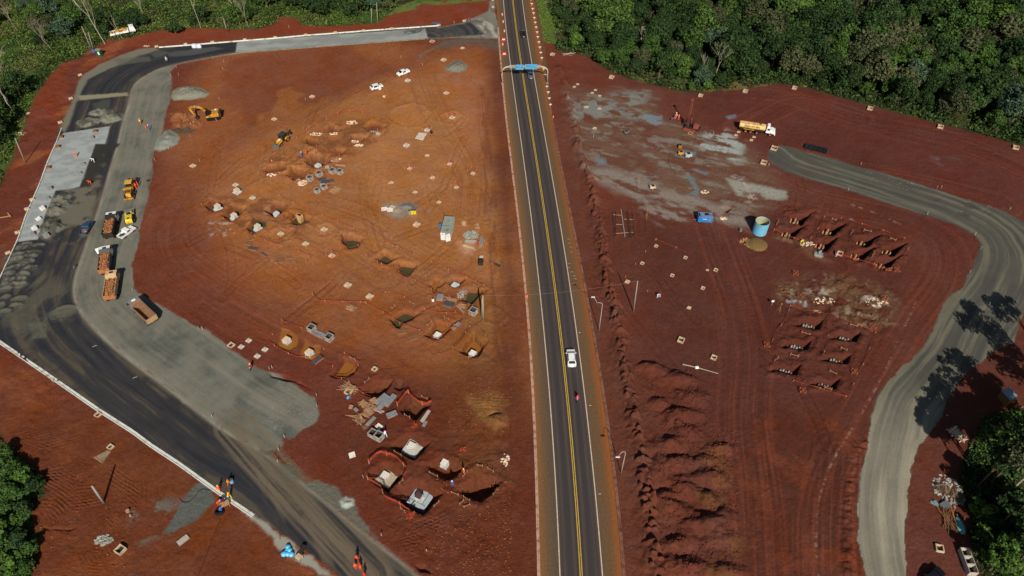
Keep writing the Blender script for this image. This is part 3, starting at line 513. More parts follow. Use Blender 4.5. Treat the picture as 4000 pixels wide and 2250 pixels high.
# low hand-dug rings
for K, r_ in ((XL(780,740,4.529, 1440,800), 3.2), (XL(780,740,4.529, 2200,720), 2.8), (XL(1600,1060,6.039, 2000,1050), 2.6), (PL(1, 1550,1160), 6.5), (PL(1, 1970,1180), 3.5)):
    K = K[0]; q = ell(0, 0, 0, r_, r_, K=K); sl = win(q, 3); rr_ = np.hypot(X[sl] - K[0], Y[sl] - K[1]) + 0.8 * fbm(X[sl], Y[sl], 2, 3, 4)
    Z[sl] += 0.16 * np.exp(-((rr_ - r_) / 0.5) ** 2)
    COLR[sl] *= (1 + 0.16 * sst((r_ - rr_) / 1.0))[..., None]
# ---- excavations
A_ = lambda *q: XL(1020, 480, 4.83, *q); B_ = lambda *q: XL(780, 740, 4.529, *q); D_ = lambda *q: XL(1600, 1060, 6.039, *q); F_ = lambda *q: XL(1440, 1680, 4.026, *q); H_ = lambda *q: XL(3000, 820, 4.6, *q); M_ = lambda *q: XL(1300, 1480, 5.176, *q)
orange, redd = (104, 60, 34), (112, 58, 36)
for q in (A_(-60,740,500,560,1080,200,1500,-60,2420,-40,2340,260,1640,700,1100,1090,600,1130,60,1010), B_(40,250,300,120,900,60,2000,440,1960,620,1700,1060,1000,840,200,440)): rough(q, .16, 2.2, 3, 62, 5, .65); blotch(q, (104, 60, 36), 3, -.1, .15, .55, 63, 3)
for q, dp, wl in ((A_(1180,150, 1300,0, 1530,130, 1340,205), 1.2, 1.6), (A_(1930,80, 2090,-40, 2360,60, 2180,190, 2040,160), 1.1, 1.2), (A_(1640,310, 1690,230, 2050,240, 1900,350), 1.1, 1.2), (A_(845,300, 880,270, 1180,350, 1030,450, 870,390), 1.0, 1.4),
                  (A_(1300,530, 1400,470, 1630,510, 1480,620), 1.1, 1.2), (A_(800,725, 980,550, 1330,690, 1180,790, 1040,850), 2.0, 1.8), (A_(0,890, 130,800, 480,740, 470,870, 270,960), 1.5, 1.3), (A_(460,970, 580,810, 1000,910, 770,1060, 610,1075), 1.9, 2.0),
                  (B_(90,290, 180,170, 430,220, 440,340, 200,410), 0.9, 1.0), (B_(385,450, 580,250, 830,320, 720,450, 545,580), 1.3, 1.3), (B_(805,690, 970,440, 1230,510, 1160,650, 930,790), 1.3, 1.3), (B_(1150,370, 1320,210, 1540,250, 1500,360, 1320,510), 1.6, 1.2),
                  (B_(1600,595, 1650,400, 1990,480, 1920,580, 1720,640), 1.6, 1.3)): pit(q, dp, wl * .5, orange, 0.4, 0.85, 0.2)
for q, dp, wl in ((PL(5, 850,960, 870,890, 1060,945, 1040,1030, 940,1055, 880,1010), 1.5, 1.3), (PL(5, 1180,1160, 1290,1075, 1415,1150, 1300,1212), 1.8, 1.0), (PL(5, 1418,1275, 1440,1195, 1615,1215, 1530,1345, 1480,1320), 1.5, 1.0),
                  (D_(420,340, 640,160, 860,250, 760,380, 640,400, 620,505, 555,500, 520,380), 1.3, 1.3), (D_(900,260, 1010,140, 1300,190, 1170,360, 1060,385, 940,340), 1.2, 1.2), (D_(1150,680, 1300,480, 1400,390, 1830,430, 1620,610, 1450,795, 1290,720), 1.7, 1.6),
                  (PL(9, 1340,310, 1480,215, 1600,250, 1720,205, 1570,320, 1460,370, 1445,410, 1420,400), 1.5, 1.2), (PL(9, 1690,470, 1830,335, 1950,360, 2075,300, 1960,410, 1830,525, 1750,510), 1.5, 1.2), (PL(9, 2040,640, 2190,440, 2300,570, 2250,700, 2160,715), 1.8, 1.8),
                  (PL(9, 745,880, 880,680, 1055,760, 980,870, 870,925), 1.8, 1.5), (PL(9, 1060,1050, 1200,930, 1380,930, 1300,1060, 1180,1115), 1.4, 1.5), (PL(9, 1440,1230, 1570,1080, 1765,1180, 1710,1235, 1610,1335, 1480,1265), 2.0, 1.3)): pit(q, dp * 1.2, wl * .45, (104, 60, 34), 0.4, 0.8, 0.2)
pit(PL(9, 205,590, 250,400, 350,430, 440,500, 425,590, 340,640, 300,630), 0.35, 0.8, (150, 92, 40), 0.3); pit(PL(9, 440,640, 500,520, 570,580, 665,580, 650,680, 580,740, 420,700), 0.35, 0.8, (150, 92, 40), 0.3)
for q, dp, wl in ((F_(340,250, 640,40, 970,200, 850,350, 720,470, 560,410), 3.0, 1.6), (F_(-10,750, 240,510, 580,690, 400,860, 310,965, 100,850), 3.0, 1.6), (F_(385,1020, 470,960, 760,760, 1165,990, 1040,1150, 870,1330, 600,1230, 440,1110), 3.1, 1.8),
                  (F_(910,560, 1100,420, 1520,590, 1380,720, 1220,800, 1040,700), 2.0, 1.6), (F_(1415,965, 1700,640, 2080,810, 1950,1000, 1760,1140, 1580,1060), 3.4, 2.2)): pit(q, dp, wl, (104, 56, 32), 0.45, 0.75, 0.3)
for cx, cy in ((480,170), (330,410), (1070,360), (940,620), (1680,570), (2140,730), (1570,820), (2030,970)):
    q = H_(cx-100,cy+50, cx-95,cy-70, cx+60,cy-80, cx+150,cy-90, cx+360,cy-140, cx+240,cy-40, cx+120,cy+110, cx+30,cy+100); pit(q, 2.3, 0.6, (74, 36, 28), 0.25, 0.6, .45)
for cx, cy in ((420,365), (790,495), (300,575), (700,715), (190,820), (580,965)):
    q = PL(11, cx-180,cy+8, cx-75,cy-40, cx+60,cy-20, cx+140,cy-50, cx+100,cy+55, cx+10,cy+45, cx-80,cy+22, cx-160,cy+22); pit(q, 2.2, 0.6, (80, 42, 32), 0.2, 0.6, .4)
for q in (PL(6, 2090,650, 2140,620, 2230,640, 2160,695), M_(1230,180, 1270,30, 1420,20, 1460,180, 1350,250)): pit(q, 1.0, 0.9, (96, 62, 40), 0.3, 0.6)
for q in (PL(13, 1570,1330, 1700,1340, 1780,1430, 1650,1400), PL(12, 430,960, 640,970, 760,960, 700,1000, 480,990), PL(9, 100,840, 330,880, 560,1020, 400,960, 150,900), PL(9, 2280,1320, 2370,1245, 2500,1250, 2390,1270)): pit(q, 0.9, 0.8, None, 0.3)
streak([tuple(p) for p in smooth(PL(5, 2290,-560, 2300,0, 2340,500, 2400,900) + PL(9, 2450,100, 2480,700, 2510,1300) + PL(13, 2530,300), 3, 3)], 2.5, 0.25, 1, 8, 4, (84, 40, 28), 0.5, -0.2, 0.3, -0.1)
# under the highway the ground is level
HWL = PL(1, 2400,-60, 2440,300, 2450,515, 2475,780, 2510,1100, 2540,1448) + PL(6, -20,90, 20,350, 80,900, 128,1448) + PL(10, 160,330, 200,960, 235,1448) + PL(14, 262,1449) + [G(2108, 2400)]
HWR = PL(2, 205,0, 260,340, 320,760, 380,1120, 440,1448) + PL(6, 500,380, 590,720, 640,900, 725,1448) + PL(10, 820,520, 890,950, 955,1448) + PL(14, 1030,550, 1110,1449) + [G(2443, 2400)]
def fitx(pts, deg=4):
    p = np.array(pts); return np.poly1d(np.polyfit((p[:, 1] - 150) / 100, p[:, 0], deg))
CX = fitx([G(2002,0), G(2019,128), G(2035,233), G(2058,377), G(2081.5,562), G(2109,717), G(2136,911), G(2166,1124), G(2194,1337), G(2217,1535), G(2232,1686), G(2251,1920), G(2265,2250)], 3)
FL = fitx(HWL, 5); FR = fitx(HWR, 4)
def cx(y): return float(CX((y - 150) / 100)) if y < 285 else float(CX(1.35)) + (y - 285) * float(CX.deriv()(1.35)) / 100
def hl(y): yy_ = min(max(y, 46), 290); return float(FL((yy_ - 150) / 100)) - cx(yy_) + cx(y)
def hr(y): yy_ = min(max(y, 46), 272); return float(FR((yy_ - 150) / 100)) - cx(yy_) + cx(y)
HLv = np.array([hl(v) for v in ys]); HRv = np.array([hr(v) for v in ys])
inside = sst((X - HLv[:, None] + 1.2) / 1.0) * sst((HRv[:, None] + 1.2 - X) / 1.0)
Z *= (1 - inside)
# ---------------------------------------------------------------- ground material reading the surveyed soil colours
def soil_mat(name, bump=0.06, fine=0.16, rough=0.95, scale=1.6, spec=0.1, stones=None, wet=None):
    m = bpy.data.materials.new(name); m.use_nodes = True; N = m.node_tree.nodes; L = m.node_tree.links; b = N['Principled BSDF']
    b.inputs['Roughness'].default_value = rough; b.inputs['Specular IOR Level'].default_value = spec
    at = N.new('ShaderNodeAttribute'); at.attribute_name = 'Col'; tc = N.new('ShaderNodeTexCoord')
    def noise(sc, det=6, ro=0.65):
        n = N.new('ShaderNodeTexNoise'); n.inputs['Scale'].default_value = sc; n.inputs['Detail'].default_value = det; n.inputs['Roughness'].default_value = ro; L.new(tc.outputs['Object'], n.inputs['Vector']); return n.outputs[0]
    def rng(s, a, c, lo, hi):
        r = N.new('ShaderNodeMapRange'); r.inputs[1].default_value = a; r.inputs[2].default_value = c; r.inputs[3].default_value = lo; r.inputs[4].default_value = hi; L.new(s, r.inputs[0]); return r.outputs[0]
    def mul(a, c): q = N.new('ShaderNodeMath'); q.operation = 'MULTIPLY'; L.new(a, q.inputs[0]); L.new(c, q.inputs[1]); return q.outputs[0]
    f1 = rng(noise(scale, 10, 0.8), 0.3, 0.7, 1 - fine, 1 + fine); f2 = rng(noise(scale * 4.5, 4, 0.7), 0.3, 0.7, 1 - fine * 0.9, 1 + fine * 0.9)
    vm = N.new('ShaderNodeVectorMath'); vm.operation = 'SCALE'; L.new(at.outputs['Color'], vm.inputs[0]); L.new(mul(f1, f2), vm.inputs['Scale']); c = vm.outputs[0]
    hs = N.new('ShaderNodeHueSaturation'); L.new(c, hs.inputs['Color']); L.new(rng(noise(0.12, 4), 0.3, 0.7, 0.90, 1.02), hs.inputs['Saturation']); c = hs.outputs[0]
    if stones:
        vo = N.new('ShaderNodeTexVoronoi'); vo.inputs['Scale'].default_value = stones[0]; L.new(tc.outputs['Object'], vo.inputs['Vector'])
        mx = N.new('ShaderNodeMix'); mx.data_type = 'RGBA'; L.new(rng(vo.outputs['Distance'], stones[1], stones[1] * 0.6, 0, stones[3]), mx.inputs[0]); L.new(c, mx.inputs[6]); mx.inputs[7].default_value = lin(*stones[2]); c = mx.outputs[2]
    L.new(c, b.inputs['Base Color'])
    bp = N.new('ShaderNodeBump'); bp.inputs['Distance'].default_value = bump; L.new(noise(scale * 1.3, 8, 0.75), bp.inputs['Height']); L.new(bp.outputs[0], b.inputs['Normal'])
    return m
np.clip(COLR, 0.004, 0.75, out=COLR)
fx_cls = (CLS[:-1, :-1])
idx = np.arange(NR * NU).reshape(NR, NU)
quads = np.stack([idx[:-1, :-1], idx[:-1, 1:], idx[1:, 1:], idx[1:, :-1]], -1)
VX = np.stack([X, Y, Z], -1).reshape(-1, 3).astype(np.float32); VC = np.concatenate([COLR, np.ones(COLR.shape[:2] + (1,))], -1).reshape(-1, 4).astype(np.float32)
def grid_obj(name, mask, m, label=None):
    q = quads[mask].reshape(-1, 4); used, inv = np.unique(q.ravel(), return_inverse=True)
    me = bpy.data.meshes.new(name); me.vertices.add(len(used)); me.vertices.foreach_set('co', VX[used].ravel())
    n = len(q); me.loops.add(n * 4); me.loops.foreach_set('vertex_index', inv.astype(np.int32)); me.polygons.add(n)
    me.polygons.foreach_set('loop_start', np.arange(n, dtype=np.int32) * 4); me.polygons.foreach_set('loop_total', np.full(n, 4, np.int32))
    me.polygons.foreach_set('use_smooth', np.ones(n, bool)); me.update(calc_edges=True)
    ca = me.color_attributes.new('Col', 'FLOAT_COLOR', 'POINT'); ca.data.foreach_set('color', VC[used].ravel())
    me.materials.append(m); o = bpy.data.objects.new(name, me); COL.objects.link(o); return tag(o, label, None, None, 'structure')
grid_obj('ground', fx_cls == 0, soil_mat('soil', 0.2, 0.28, stones=(2.6, 0.085, (165, 118, 88), 0.4)), 'bare red and orange earth of the construction site')
grid_obj('asphalt_road', fx_cls == 1, soil_mat('worn_asphalt', 0.02, 0.16, 0.85, 2.2, 0.25), 'dark dusty new access road curving around the site')
colx = X[:-1, :-1]
grid_obj('gravel_road', (fx_cls == 2) & (colx < 20), soil_mat('gravel', 0.05, 0.15, 0.95, 3.0), 'grey gravel strip between the asphalt curve and the red earth')
grid_obj('gravel_track', (fx_cls == 2) & (colx >= 20), MATS.get('g2') or soil_mat('gravel_b', 0.05, 0.15, 0.95, 3.0), 'grey gravel loop road curving through red earth')
grid_obj('concrete_pavement', fx_cls == 3, soil_mat('slab_concrete', 0.01, 0.07, 0.8, 2.0, 0.25), 'pale concrete pavement strip along the white kerb')
grid_obj('paver_pavement', fx_cls == 4, soil_mat('pavers', 0.03, 0.12, 0.85, 4.0, 0.25), 'pale interlocking paver surface being laid in the bend')
# ---------------------------------------------------------------- highway
def sheet(name, fl, fr, y0, y1, z, m, step=1.5, label=None, nx=1, skirt=0.0):
    n = int((y1 - y0) / step) + 1; vs = []; fs = []; uv = []
    for i in range(n + 1):
        y = y0 + (y1 - y0) * i / n; a, c = fl(y), fr(y)
        for k in range(nx + 1): t = k / nx; vs.append((a + (c - a) * t, y, z)); uv.append(((c - a) * (t - 0.5), y))
    w = nx + 1
    for i in range(n):
        for k in range(nx): fs.append((i * w + k, i * w + k + 1, (i + 1) * w + k + 1, (i + 1) * w + k))
    if skirt:
        for side_ in (0, nx):
            b0 = len(vs)
            for i in range(n + 1): v = vs[i * w + side_]; vs.append((v[0], v[1], z - skirt)); uv.append(uv[i * w + side_])
            for i in range(n): fs.append((i * w + side_, (i + 1) * w + side_, b0 + i + 1, b0 + i) if side_ else (i * w, b0 + i, b0 + i + 1, (i + 1) * w))
    me = bpy.data.meshes.new(name); me.from_pydata(vs, [], fs); me.materials.append(m)
    u = me.uv_layers.new(name='UV'); lv = [0] * len(me.loops); me.loops.foreach_get('vertex_index', lv)
    u.data.foreach_set('uv', np.array([uv[i] for i in lv], np.float32).ravel())
    o = bpy.data.objects.new(name, me); COL.objects.link(o); return tag(o, label, None, None, 'structure')
def lane_mat():
    m = bpy.data.materials.new('highway_asphalt'); m.use_nodes = True; N = m.node_tree.nodes; L = m.node_tree.links; b = N['Principled BSDF']; b.inputs['Roughness'].default_value = 0.85; b.inputs['Specular IOR Level'].default_value = 0.2
    uv = N.new('ShaderNodeUVMap'); uv.uv_map = 'UV'; sp = N.new('ShaderNodeSeparateXYZ'); L.new(uv.outputs[0], sp.inputs[0])
    def math_(op, a, c=None, c2=None):
        q = N.new('ShaderNodeMath'); q.operation = op
        for i, v in enumerate((a, c, c2)):
            if v is None: continue
            if isinstance(v, (int, float)): q.inputs[i].default_value = v
            else: L.new(v, q.inputs[i])
        return q.outputs[0]
    mp = N.new('ShaderNodeMapping'); mp.inputs['Scale'].default_value = (1.0, 0.03, 1); L.new(uv.outputs[0], mp.inputs[0])
    nz = N.new('ShaderNodeTexNoise'); nz.inputs['Scale'].default_value = 1.5; nz.inputs['Detail'].default_value = 7; nz.inputs['Roughness'].default_value = 0.7; L.new(mp.outputs[0], nz.inputs['Vector'])
    n2 = N.new('ShaderNodeTexNoise'); n2.inputs['Scale'].default_value = 2.5; n2.inputs['Detail'].default_value = 8; n2.inputs['Roughness'].default_value = 0.75; L.new(uv.outputs[0], n2.inputs['Vector'])
    ax = math_('ABSOLUTE', sp.outputs[0])
    # two wheel paths per lane, paler and browner where tyres carry dust
    def bump_at(c, w): return math_('EXPONENT', math_('MULTIPLY', math_('POWER', math_('DIVIDE', math_('SUBTRACT', ax, c), w), 2.0), -1.0))
    wp = math_('ADD', bump_at(1.0, 0.32), bump_at(2.65, 0.32))
    edge = N.new('ShaderNodeMapRange'); edge.inputs[1].default_value = 3.0; edge.inputs[2].default_value = 3.7; L.new(ax, edge.inputs[0])
    mx = N.new('ShaderNodeMix'); mx.data_type = 'RGBA'; mx.inputs[6].default_value = lin(62, 56, 56); mx.inputs[7].default_value = lin(88, 74, 66)
    L.new(math_('MULTIPLY', wp, math_('MULTIPLY', nz.outputs[0], 1.1)), mx.inputs[0])
    m2 = N.new('ShaderNodeMix'); m2.data_type = 'RGBA'; L.new(math_('MULTIPLY', edge.outputs[0], 0.8), m2.inputs[0]); L.new(mx.outputs[2], m2.inputs[6]); m2.inputs[7].default_value = lin(104, 84, 62)
    vm = N.new('ShaderNodeVectorMath'); vm.operation = 'SCALE'; L.new(m2.outputs[2], vm.inputs[0]); L.new(math_('ADD', 0.45, math_('ADD', math_('MULTIPLY', nz.outputs[0], 0.55), math_('MULTIPLY', n2.outputs[0], 0.55))), vm.inputs['Scale'])
    L.new(vm.outputs[0], b.inputs['Base Color']); return m
def shoulder_mat(name, c0, c1, c2, w):
    m = bpy.data.materials.new(name); m.use_nodes = True; N = m.node_tree.nodes; L = m.node_tree.links; b = N['Principled BSDF']; b.inputs['Roughness'].default_value = 0.95; b.inputs['Specular IOR Level'].default_value = 0.1
    uv = N.new('ShaderNodeUVMap'); uv.uv_map = 'UV'; sp = N.new('ShaderNodeSeparateXYZ'); L.new(uv.outputs[0], sp.inputs[0])
    mp = N.new('ShaderNodeMapping'); mp.inputs['Scale'].default_value = (1.3, 0.05, 1); L.new(uv.outputs[0], mp.inputs[0])
    nz = N.new('ShaderNodeTexNoise'); nz.inputs['Scale'].default_value = 1.2; nz.inputs['Detail'].default_value = 8; nz.inputs['Roughness'].default_value = 0.7; L.new(mp.outputs[0], nz.inputs['Vector'])
    ad = N.new('ShaderNodeMath'); ad.operation = 'MULTIPLY_ADD'; L.new(nz.outputs[0], ad.inputs[0]); ad.inputs[1].default_value = 2.2; L.new(sp.outputs[0], ad.inputs[2])
    mr = N.new('ShaderNodeMapRange'); mr.inputs[1].default_value = -w / 2 + 1.1; mr.inputs[2].default_value = w / 2 + 1.1; L.new(ad.outputs[0], mr.inputs[0])
    cr = N.new('ShaderNodeValToRGB'); e = cr.color_ramp.elements; e[0].color = lin(*c0); e[1].color = lin(*c2); q = e.new(0.5); q.color = lin(*c1); L.new(mr.outputs[0], cr.inputs[0])
    n2 = N.new('ShaderNodeTexNoise'); n2.inputs['Scale'].default_value = 2.5; n2.inputs['Detail'].default_value = 8; L.new(uv.outputs[0], n2.inputs['Vector'])
    r2 = N.new('ShaderNodeMapRange'); r2.inputs[1].default_value = 0.3; r2.inputs[2].default_value = 0.7; r2.inputs[3].default_value = 0.85; r2.inputs[4].default_value = 1.15; L.new(n2.outputs[0], r2.inputs[0])
    vm = N.new('ShaderNodeVectorMath'); vm.operation = 'SCALE'; L.new(cr.outputs[0], vm.inputs[0]); L.new(r2.outputs[0], vm.inputs['Scale']); L.new(vm.outputs[0], b.inputs['Base Color']); return m
Y0, Y1 = 38.0, 430.0
sheet('highway', lambda y: cx(y) - 3.85, lambda y: cx(y) + 3.85, Y0, Y1, 0.065, lane_mat(), 1.5, 'two-lane asphalt highway with dusty wheel paths', 4, 0.06)
sheet('highway_shoulder', lambda y: hl(y) + 0.1, lambda y: cx(y) - 3.8, Y0, Y1, 0.05, shoulder_mat('shoulder_w', (140, 92, 52), (104, 82, 60), (86, 74, 62), 3.8), 1.5, 'brown dusty shoulder of the highway on the white kerb side', 2, 0.05)
sheet('highway_shoulder', lambda y: cx(y) + 3.8, lambda y: hr(y) - 0.1, Y0, Y1, 0.05, shoulder_mat('shoulder_e', (98, 80, 62), (108, 80, 54), (150, 84, 40), 3.8), 1.5, 'orange stained shoulder of the highway on the lamp post side', 2, 0.05)
wl_ = mat('white_line', (205, 185, 165), 0.8, 0.22, 2.0); yl_ = mat('yellow_line', (196, 160, 58), 0.8, 0.25, 2.0)
for o_, w_, m_, l_ in ((-3.6, 0.09, wl_, 'pale edge line on the kerb side of the highway'), (3.6, 0.09, wl_, 'pale edge line on the lamp side of the highway'), (-0.17, 0.08, yl_, 'first yellow line of the double centre line'), (0.17, 0.08, yl_, 'second yellow line of the double centre line')):
    sheet('road_marking', lambda y, o_=o_, w_=w_: cx(y) + o_ - w_, lambda y, o_=o_, w_=w_: cx(y) + o_ + w_, Y0, Y1, 0.071, m_, 1.5, l_)
# drainage kerbs of the highway
def strip_prism(pts, w, z0, z1, name, m, label=None, base=None, kind='structure', cat=None, prof=None):
    p = resample(pts, 1.6); n = len(p); t = np.zeros_like(p); t[1:-1] = p[2:] - p[:-2]; t[0] = p[1] - p[0]; t[-1] = p[-1] - p[-2]; t /= np.hypot(t[:, 0], t[:, 1])[:, None] + 1e-9
    nrm = np.stack([-t[:, 1], t[:, 0]], 1); mb = MB(); vs = []; fs = []
    pr = prof or [(-w / 2, z0), (-w / 2 + 0.01, z1), (w / 2 - 0.01, z1), (w / 2, z0)]; k = len(pr)
    for i in range(n):
        b = HZ(p[i][0], p[i][1]) if base is None else base
        for (o_, z_) in pr: vs.append((p[i][0] + nrm[i][0] * o_, p[i][1] + nrm[i][1] * o_, b + z_))
    for i in range(n - 1):
        for j in range(k - 1): fs.append((i * k + j, (i + 1) * k + j, (i + 1) * k + j + 1, i * k + j + 1))
    fs.append(tuple(range(k))); fs.append(tuple((n - 1) * k + j for j in range(k - 1, -1, -1)))
    mb.add(vs, fs); o = mb.build(name, m); bm = bmesh.new(); bm.from_mesh(o.data); bmesh.ops.recalc_face_normals(bm, faces=bm.faces); bm.to_mesh(o.data); bm.free()
    return tag(o, label, cat, None, kind)
kerb_w = mat('kerb_white', (212, 212, 200), 0.8, 0.10, 1.2, dirt=(150, 130, 110), dirt_amt=0.25); kerb_p = mat('kerb_dusty', (190, 150, 128), 0.9, 0.2, 1.5, dirt=(120, 78, 54), dirt_amt=0.4)
gp = [(-0.28, -0.05), (-0.28, 0.13), (-0.12, 0.13), (-0.06, 0.05), (0.08, 0.05), (0.14, 0.12), (0.24, 0.12), (0.24, -0.05)]
strip_prism([(hl(y), y) for y in np.arange(38, 249, 2.0)], .5, -.05, .12, 'highway_kerb', kerb_p, 'dusty pale kerb gutter along the highway beside the orange plateau', 0.0, prof=gp)
strip_prism([(hr(y) + 0.2, y) for y in np.arange(38, 300, 2.0)], .5, -.05, .12, 'highway_kerb', mat('kerb_stained', (136, 96, 76), 0.9, 0.25, 1.5, dirt=(80, 48, 36), dirt_amt=0.5), 'stained kerb gutter along the highway beside the lamp posts', 0.0, prof=gp)
# kerbs of the access road
ob = lambda *q: q
K1 = PL(0, 1600,478, 1870,458, 2140,436, 2465,410) + PL(1, 195,386, 500,358, 800,336, 1083,313, 1365,293, 1840,260)
strip_prism(K1, .5, -.05, .16, 'kerb', kerb_w, 'long white kerb behind the pale concrete pavement', 0.0, prof=[(-.35, -.1), (-.35, .05), (-.02, .05), (0.0, .22), (.28, .22), (.3, -.1)])
K2 = PL(0, 620,1290, 600,1340, 560,1448) + PL(4, 480,180, 400,400, 330,560, 260,720, 180,960, 100,1130, 0,1350) + [G(-60, 1175)]
strip_prism(K2, .5, -.05, .16, 'kerb', kerb_w, 'white kerb edging the paver surface in the bend', 0.0, prof=[(-.2, -.1), (-.2, .05), (0, .05), (0.02, .22), (.2, .22), (.2, -.1)])
K3 = PL(8, -60,505, 0,548, 200,685, 480,875, 1000,1236, 1340,1452) + PL(12, 1500,128, 1800,326, 2200,615, 2540,845)
strip_prism(K3, .7, -.05, .12, 'kerb', kerb_w, 'wide white kerb and gutter along the lower side of the dark road', 0.0, prof=[(-.38, -.1), (-.38, .16), (-.2, .16), (-.16, .02), (-.1, .02), (-.08, .06), (.36, .06), (.38, -.1)][::1])
strip_prism(PL(1, 1735,391, 900,452, 0,522) + PL(0, 2380,532, 2300,548), .2, -.05, .04, 'kerb', mat('edge_concrete', (150, 150, 110), .9, .15), 'thin edge strip in front of the pale concrete pavement', None)
# ================================================================ shared paints
white = mat('white_paint', (235, 236, 232), 0.35, 0.05, 1.2, spec=0.5, dirt=(170, 140, 115), dirt_amt=0.1)
blk = mat('black_rubber', (24, 24, 25), 0.8, 0.2, 3); glass = mat('dark_glass', (18, 24, 32), 0.12, 0.05, 1, spec=0.8); steel = mat('steel', (120, 122, 124), 0.5, 0.15, 3, metal=0.4)
yel = mat('machine_yellow', (208, 150, 40), 0.55, 0.15, 1.5, dirt=(124, 78, 46), dirt_amt=0.55); yel2 = mat('bright_yellow', (226, 196, 50), 0.5, 0.12, 1.5, dirt=(140, 104, 60), dirt_amt=.3)
orgp = mat('rust_orange', (168, 112, 70), 0.8, 0.2, 1.5, dirt=(120, 66, 38), dirt_amt=0.4); beige = mat('truck_beige', (205, 172, 125), 0.6, 0.12, 1.2, dirt=(150, 100, 64), dirt_amt=0.3)
dgrey = mat('dark_chassis', (46, 44, 42), 0.8, 0.2, 2); bluep = mat('pickup_blue', (40, 68, 92), 0.4, 0.15, 1.2, spec=0.5); tan = mat('tank_tan', (222, 190, 122), 0.6, 0.1, 1.0, dirt=(140, 84, 44), dirt_amt=0.35)
redm = mat('rig_red', (146, 72, 62), 0.6, 0.2, 1.5, dirt=(110, 60, 48), dirt_amt=0.4); gblue = mat('generator_blue', (42, 118, 182), 0.5, 0.1, 1.5); gbl2 = mat('generator_roof', (112, 132, 158), 0.6, 0.25, 2.0, dirt=(60, 66, 80), dirt_amt=0.3)
tblue = mat('tank_blue', (104, 176, 208), 0.6, 0.14, 1.0, dirt=(140, 148, 126), dirt_amt=0.35); tin = mat('tank_inside', (168, 166, 128), 0.9, 0.15, 1.2); silver = mat('silver_blue', (96, 108, 124), 0.25, 0.08, 1, metal=0.3, spec=0.6); dark_blue = mat('navy_paint', (30, 34, 44), 0.2, 0.08, 1, spec=0.7)
clay = mat('clay_lumps', (150, 98, 62), 0.95, 0.2, 1.5, island=0.35); lamp_m = mat('lens', (230, 225, 215), 0.2, 0.02); tail_m = mat('tail_lens', (150, 20, 18), 0.3, 0.02); cont = mat('container_steel', (150, 152, 142), 0.7, 0.1, 0.8, dirt=(120, 96, 76), dirt_amt=0.2); contw = mat('container_door', (214, 216, 210), 0.6, 0.08, 1.5, dirt=(160, 120, 90), dirt_amt=0.2)
def heading(a, b): return math.atan2(b[1] - a[1], b[0] - a[0])
def put(rear, front, L=None):            # two world points: returns middle and heading
    return ((rear[0] + front[0]) / 2, (rear[1] + front[1]) / 2), heading(rear, front)
def wheels(root, xs, y, r, w, m_t=blk, m_r=steel, dual=()):
    for i, x in enumerate(xs):
        for sg in (-1, 1):
            ww = w * (1.9 if i in dual else 1.0)
            mb = MB().wheel(x, sg * (y - ww / 2), r, r, ww); t = mb.build('wheel', m_t, root, True)
            MB().wheel(x, sg * (y + 0.005), r, r * 0.55, 0.04, 10).build('rim', m_r, t)
